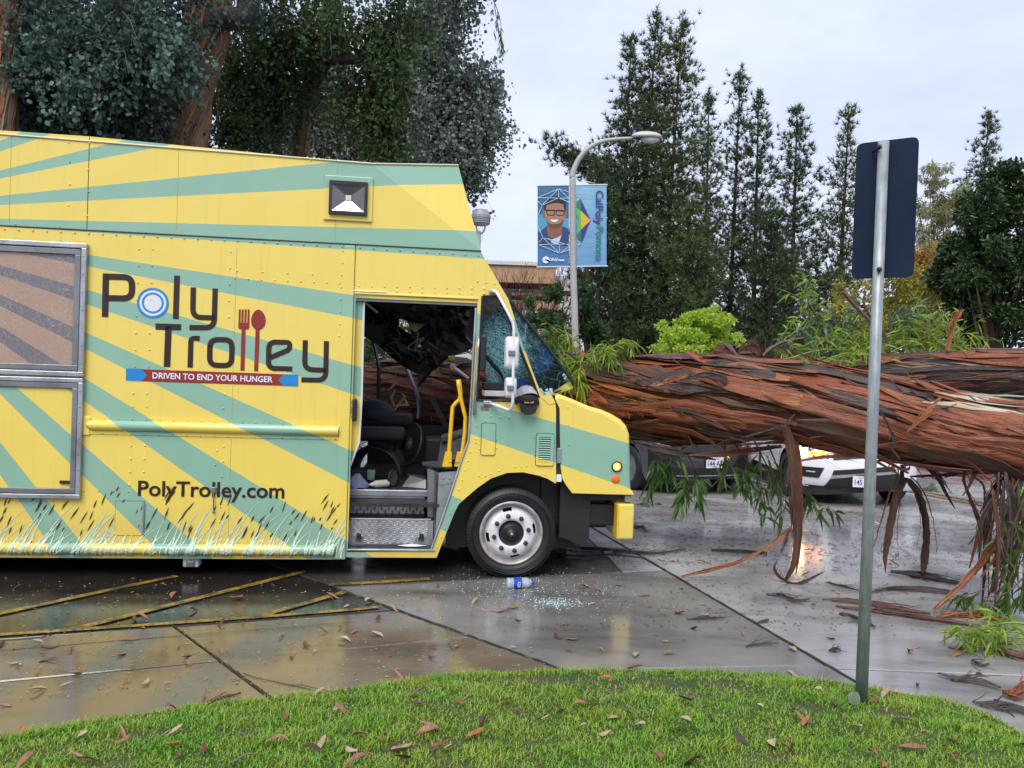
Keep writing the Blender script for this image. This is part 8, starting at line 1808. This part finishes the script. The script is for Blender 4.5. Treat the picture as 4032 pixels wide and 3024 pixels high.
spots = [('Q', *p) for p in ((1760, 905), (2090, 860), (1240, 930), (1360, 975), (750, 1010), (760, 1050), (1080, 1075), (1130, 1140), (1270, 1110), (500, 1020), (2000, 1090), (1960, 1120), (1720, 1072), (150, 1190), (550, 1190), (1500, 1175), (1740, 1160), (1040, 1020), (2190, 1110))] + [('R', *p) for p in ((545, 975), (855, 928), (800, 968), (1105, 962), (1150, 1020), (1090, 1035), (1350, 1077), (1420, 1015), (1620, 972), (1740, 960), (1640, 1015), (1550, 1000), (1860, 1048), (1560, 1095), (1560, 1140), (1710, 1165), (960, 1088), (620, 1130), (600, 1160), (895, 1172), (1080, 1150), (675, 1250), (740, 1260), (445, 1255), (390, 1250), (170, 1355), (190, 1190), (1720, 840), (540, 920), (2030, 1320), (1920, 1130), (1765, 1080), (450, 1320), (60, 1020))] + [('S', *p) for p in ((820, 1165), (840, 1185), (1010, 1065), (1270, 1062), (1430, 998), (1340, 1015), (440, 1292), (740, 1320), (1255, 1390), (1300, 1455), (130, 1450), (100, 1465), (1155, 1235), (80, 1180), (80, 1040), (770, 1110), (1510, 1360), (1780, 1310), (2190, 1330), (740, 1380), (650, 1330), (40, 1235), (1460, 1190))]
for i, s in enumerate(spots):
    g = gnd(*s, .1); 
    for _ in range(4):
        zz = float(lawn_z(g[None, :2])[0]) if lawn_inside(g[None, :2])[0] else .01; g = gnd(*s, zz + .02)
    on = lawn_inside(g[None, :2])[0]; put_leaf((g[0], g[1], g[2] + .006), LEAF[(i * 5) % 16], rl.uniform(.8, 1.35) * (.9 if s[0] != 'S' else 1.0), LL if on else LPv, GL if on else GP)
k = 0
while k < 40:
    p = np.array([rl.uniform(-2.6, 2.9), rl.uniform(2.4, 4.2)])
    if lawn_inside(p[None])[0] and edge_dist(p[None])[0] > .05: put_leaf((*p, float(lawn_z(p[None])[0]) + .022), LEAF[rl.randrange(16)], rl.uniform(.4, .8), LL, GL, .35); k += 1
sp_p = [('Q', *p) for p in ((310, 462), (800, 425), (750, 512), (1185, 520), (300, 552), (95, 567), (235, 735), (905, 345), (1375, 325), (1095, 147), (1200, 240), (880, 278), (820, 303), (2080, 155), (2140, 430), (2015, 367), (1920, 450), (1815, 520), (1475, 155), (10, 832), (20, 455), (900, 685), (230, 435), (1500, 158), (310, 990), (170, 988), (1465, 848))] + [('R', *p) for p in ((1235, 350), (290, 445), (400, 390), (250, 338), (670, 250), (1178, 458), (1955, 305), (1505, 575), (1060, 400), (1420, 560), (1910, 680), (285, 553), (650, 610), (750, 628), (2110, 672), (1575, 258), (1655, 270), (1810, 248), (900, 342), (100, 375), (1890, 755), (640, 685), (2170, 415), (1140, 385), (420, 815))] + [('S', *p) for p in ((990, 660), (185, 448), (205, 520), (870, 445), (840, 255), (1480, 115), (1405, 145), (1390, 190), (555, 555), (765, 890), (765, 730), (1540, 955), (1950, 885), (1785, 765), (1770, 635), (1530, 715), (120, 600), (1030, 215), (930, 120), (700, 130), (40, 505), (850, 110), (1500, 750))]
for i, s in enumerate(sp_p):
    g = gnd(*s, .012); put_leaf((g[0], g[1], .012), LEAF[(i * 11 + 3) % 16], rl.uniform(.6, 1.15), LPv, GP, .1)
for k in range(70):
    z, x0, x1, y0, y1 = rl.choice([('Q', 0, 2212, 60, 500), ('R', 0, 2212, 230, 700), ('S', 0, 2000, 20, 700), ('Q', 0, 1700, 500, 820)]); g = gnd(z, rl.uniform(x0, x1), rl.uniform(y0, y1), .01)
    if not lawn_inside(g[None, :2])[0]: put_leaf((g[0], g[1], .012), LEAF[rl.randrange(16)], rl.uniform(.25, .6), LPv, GP, .08)
sc_g = gnd('S', 1140, 1050, .1); 
gl_ = link('round_leaf', MB().add([(.05 * math.cos(a), .006 * math.sin(3 * a), .055 + .06 * math.sin(a)) for a in np.linspace(0, 6.283, 14, endpoint=False)] + [(.05 * math.cos(a), .004 + .006 * math.sin(3 * a), .055 + .06 * math.sin(a)) for a in np.linspace(0, 6.283, 14, endpoint=False)], [tuple(range(14)), tuple(range(27, 13, -1))]).mesh('round_leaf'), simple('pale_sage_leaf', (.17, .25, .15), .5, var=.15), scale=(.62, .62, .62), label='round pale green leaf leaning against the sign post base', cat='leaf', loc=(*gnd('S', 1140, 1075, .09)[:2], .085))
# uncountable litter: chips, crumbs of glass
def chips(name, n, gen, mat, smin, smax, label, cat, flatk=.25, seed=1, asp=3.0):
    rng = np.random.default_rng(seed); P = gen(rng, n); P = P[~lawn_inside(P)]; n = len(P); a = rng.uniform(0, 6.28, n); s = rng.uniform(smin, smax, n); e = rng.uniform(.8, asp, n)
    u = np.column_stack([np.cos(a), np.sin(a), np.zeros(n)]) * (s * e)[:, None]; v = np.column_stack([-np.sin(a), np.cos(a), np.zeros(n)]) * s[:, None]; c = np.column_stack([P, np.full(n, .008)]); h = np.zeros((n, 3)); h[:, 2] = s * flatk + .002
    V = np.stack([c - u, c - v * .8, c + u * .9, c + v, c + h], 1).reshape(-1, 3); b = np.arange(n) * 5
    Fq = np.concatenate([np.stack([b + i, b + (i + 1) % 4, b + 4], 1) for i in range(4)]); link(name, np_mesh(name, V, Fq), mat, kind='stuff', label=label, cat=cat)
def around(z, x, y, sx, sy):
    c = gnd(z, x, y)[:2]; return lambda r, n: c + r.normal(size=(n, 2)) * [sx, sy]
def area_px(z, x0, x1, y0, y1):
    def f(r, n): return np.array([gnd(z, r.uniform(x0, x1), r.uniform(y0, y1))[:2] for _ in range(n)])
    return f
M_CHIP = leaf_mat('bark_litter', (.03, .016, .010), (.20, .12, .06), .6, 0); M_CHIP2 = leaf_mat('pale_litter', (.12, .08, .04), (.42, .34, .20), .6, 0); M_GCR = leaf_mat('broken_glass_crumbs', (.06, .20, .21), (.55, .74, .74), .15, 0, .9)
chips('bark_litter', 2600, area_px('S', -900, 2212, -330, 620), M_CHIP, .0016, .0058, 'fine dark bark litter strewn over the wet pavement', 'litter', .3, 1, 5)
chips('leaf_litter', 1300, area_px('Q', -100, 3400, 40, 800), M_CHIP2, .0015, .005, 'tiny pale leaf and seed litter on the wet pavement', 'litter', .4, 2, 4)
chips('bark_litter_far', 3000, area_px('E', -300, 2160, 820, 1400), M_CHIP, .0025, .009, 'bark shreds strewn under and beyond the fallen trunk', 'litter', .3, 3, 6)
chips('broken_glass', 700, around('R', 1250, 285, .42, .30), M_GCR, .002, .0055, 'turquoise crumbs of broken windshield glass beside the tyre', 'broken glass', .8, 4, 1.4)
chips('broken_glass_patch', 260, around('R', 1400, 358, .09, .06), M_GCR, .003, .007, 'denser turquoise patch of windshield crumbs on the slab', 'broken glass', .8, 5, 1.4)
# drooping twig that reaches into the sky from above, hung from the big tree's limb
tw_root = [o for o in bpy.data.objects if o.name == 'eucalyptus_tree'][0]; tb = np.array(tw_root.location)
spray('hanging_twig', [[dep('X', 1075, -30, 12), dep('X', 1068, 5, 12), dep('X', 1075, 50, 12), dep('X', 1088, 100, 12)], [dep('X', 1062, -10, 12), dep('X', 1080, 40, 12), dep('X', 1084, 95, 12)]], leaf_mat('olive_hanging_leaf', (.07, .06, .025), (.22, .20, .09), .5), M_TWIGB, tw_root, tb, 7, .08, .25, 1.2, 15, .10)

# leaves that still share a label: say which one, counted from the left
_by = {}
for o in bpy.data.objects:
    if o.name.startswith('fallen_leaf'): _by.setdefault(o['label'], []).append(o)
_n = ['', '', 'two', 'three', 'four', 'five', 'six', 'seven', 'eight', 'nine', 'ten']; _o = ['first', 'second', 'third', 'fourth', 'fifth', 'sixth', 'seventh', 'eighth', 'ninth', 'tenth']
for lb, os_ in _by.items():
    if len(os_) > 1:
        os_.sort(key=lambda o: o.location.x / o.location.y)
        for i, o in enumerate(os_): o['label'] = '%s, %s from left' % (lb.split(' ', 1)[1] if len(lb.split()) > 12 else lb, _o[min(i, 9)])
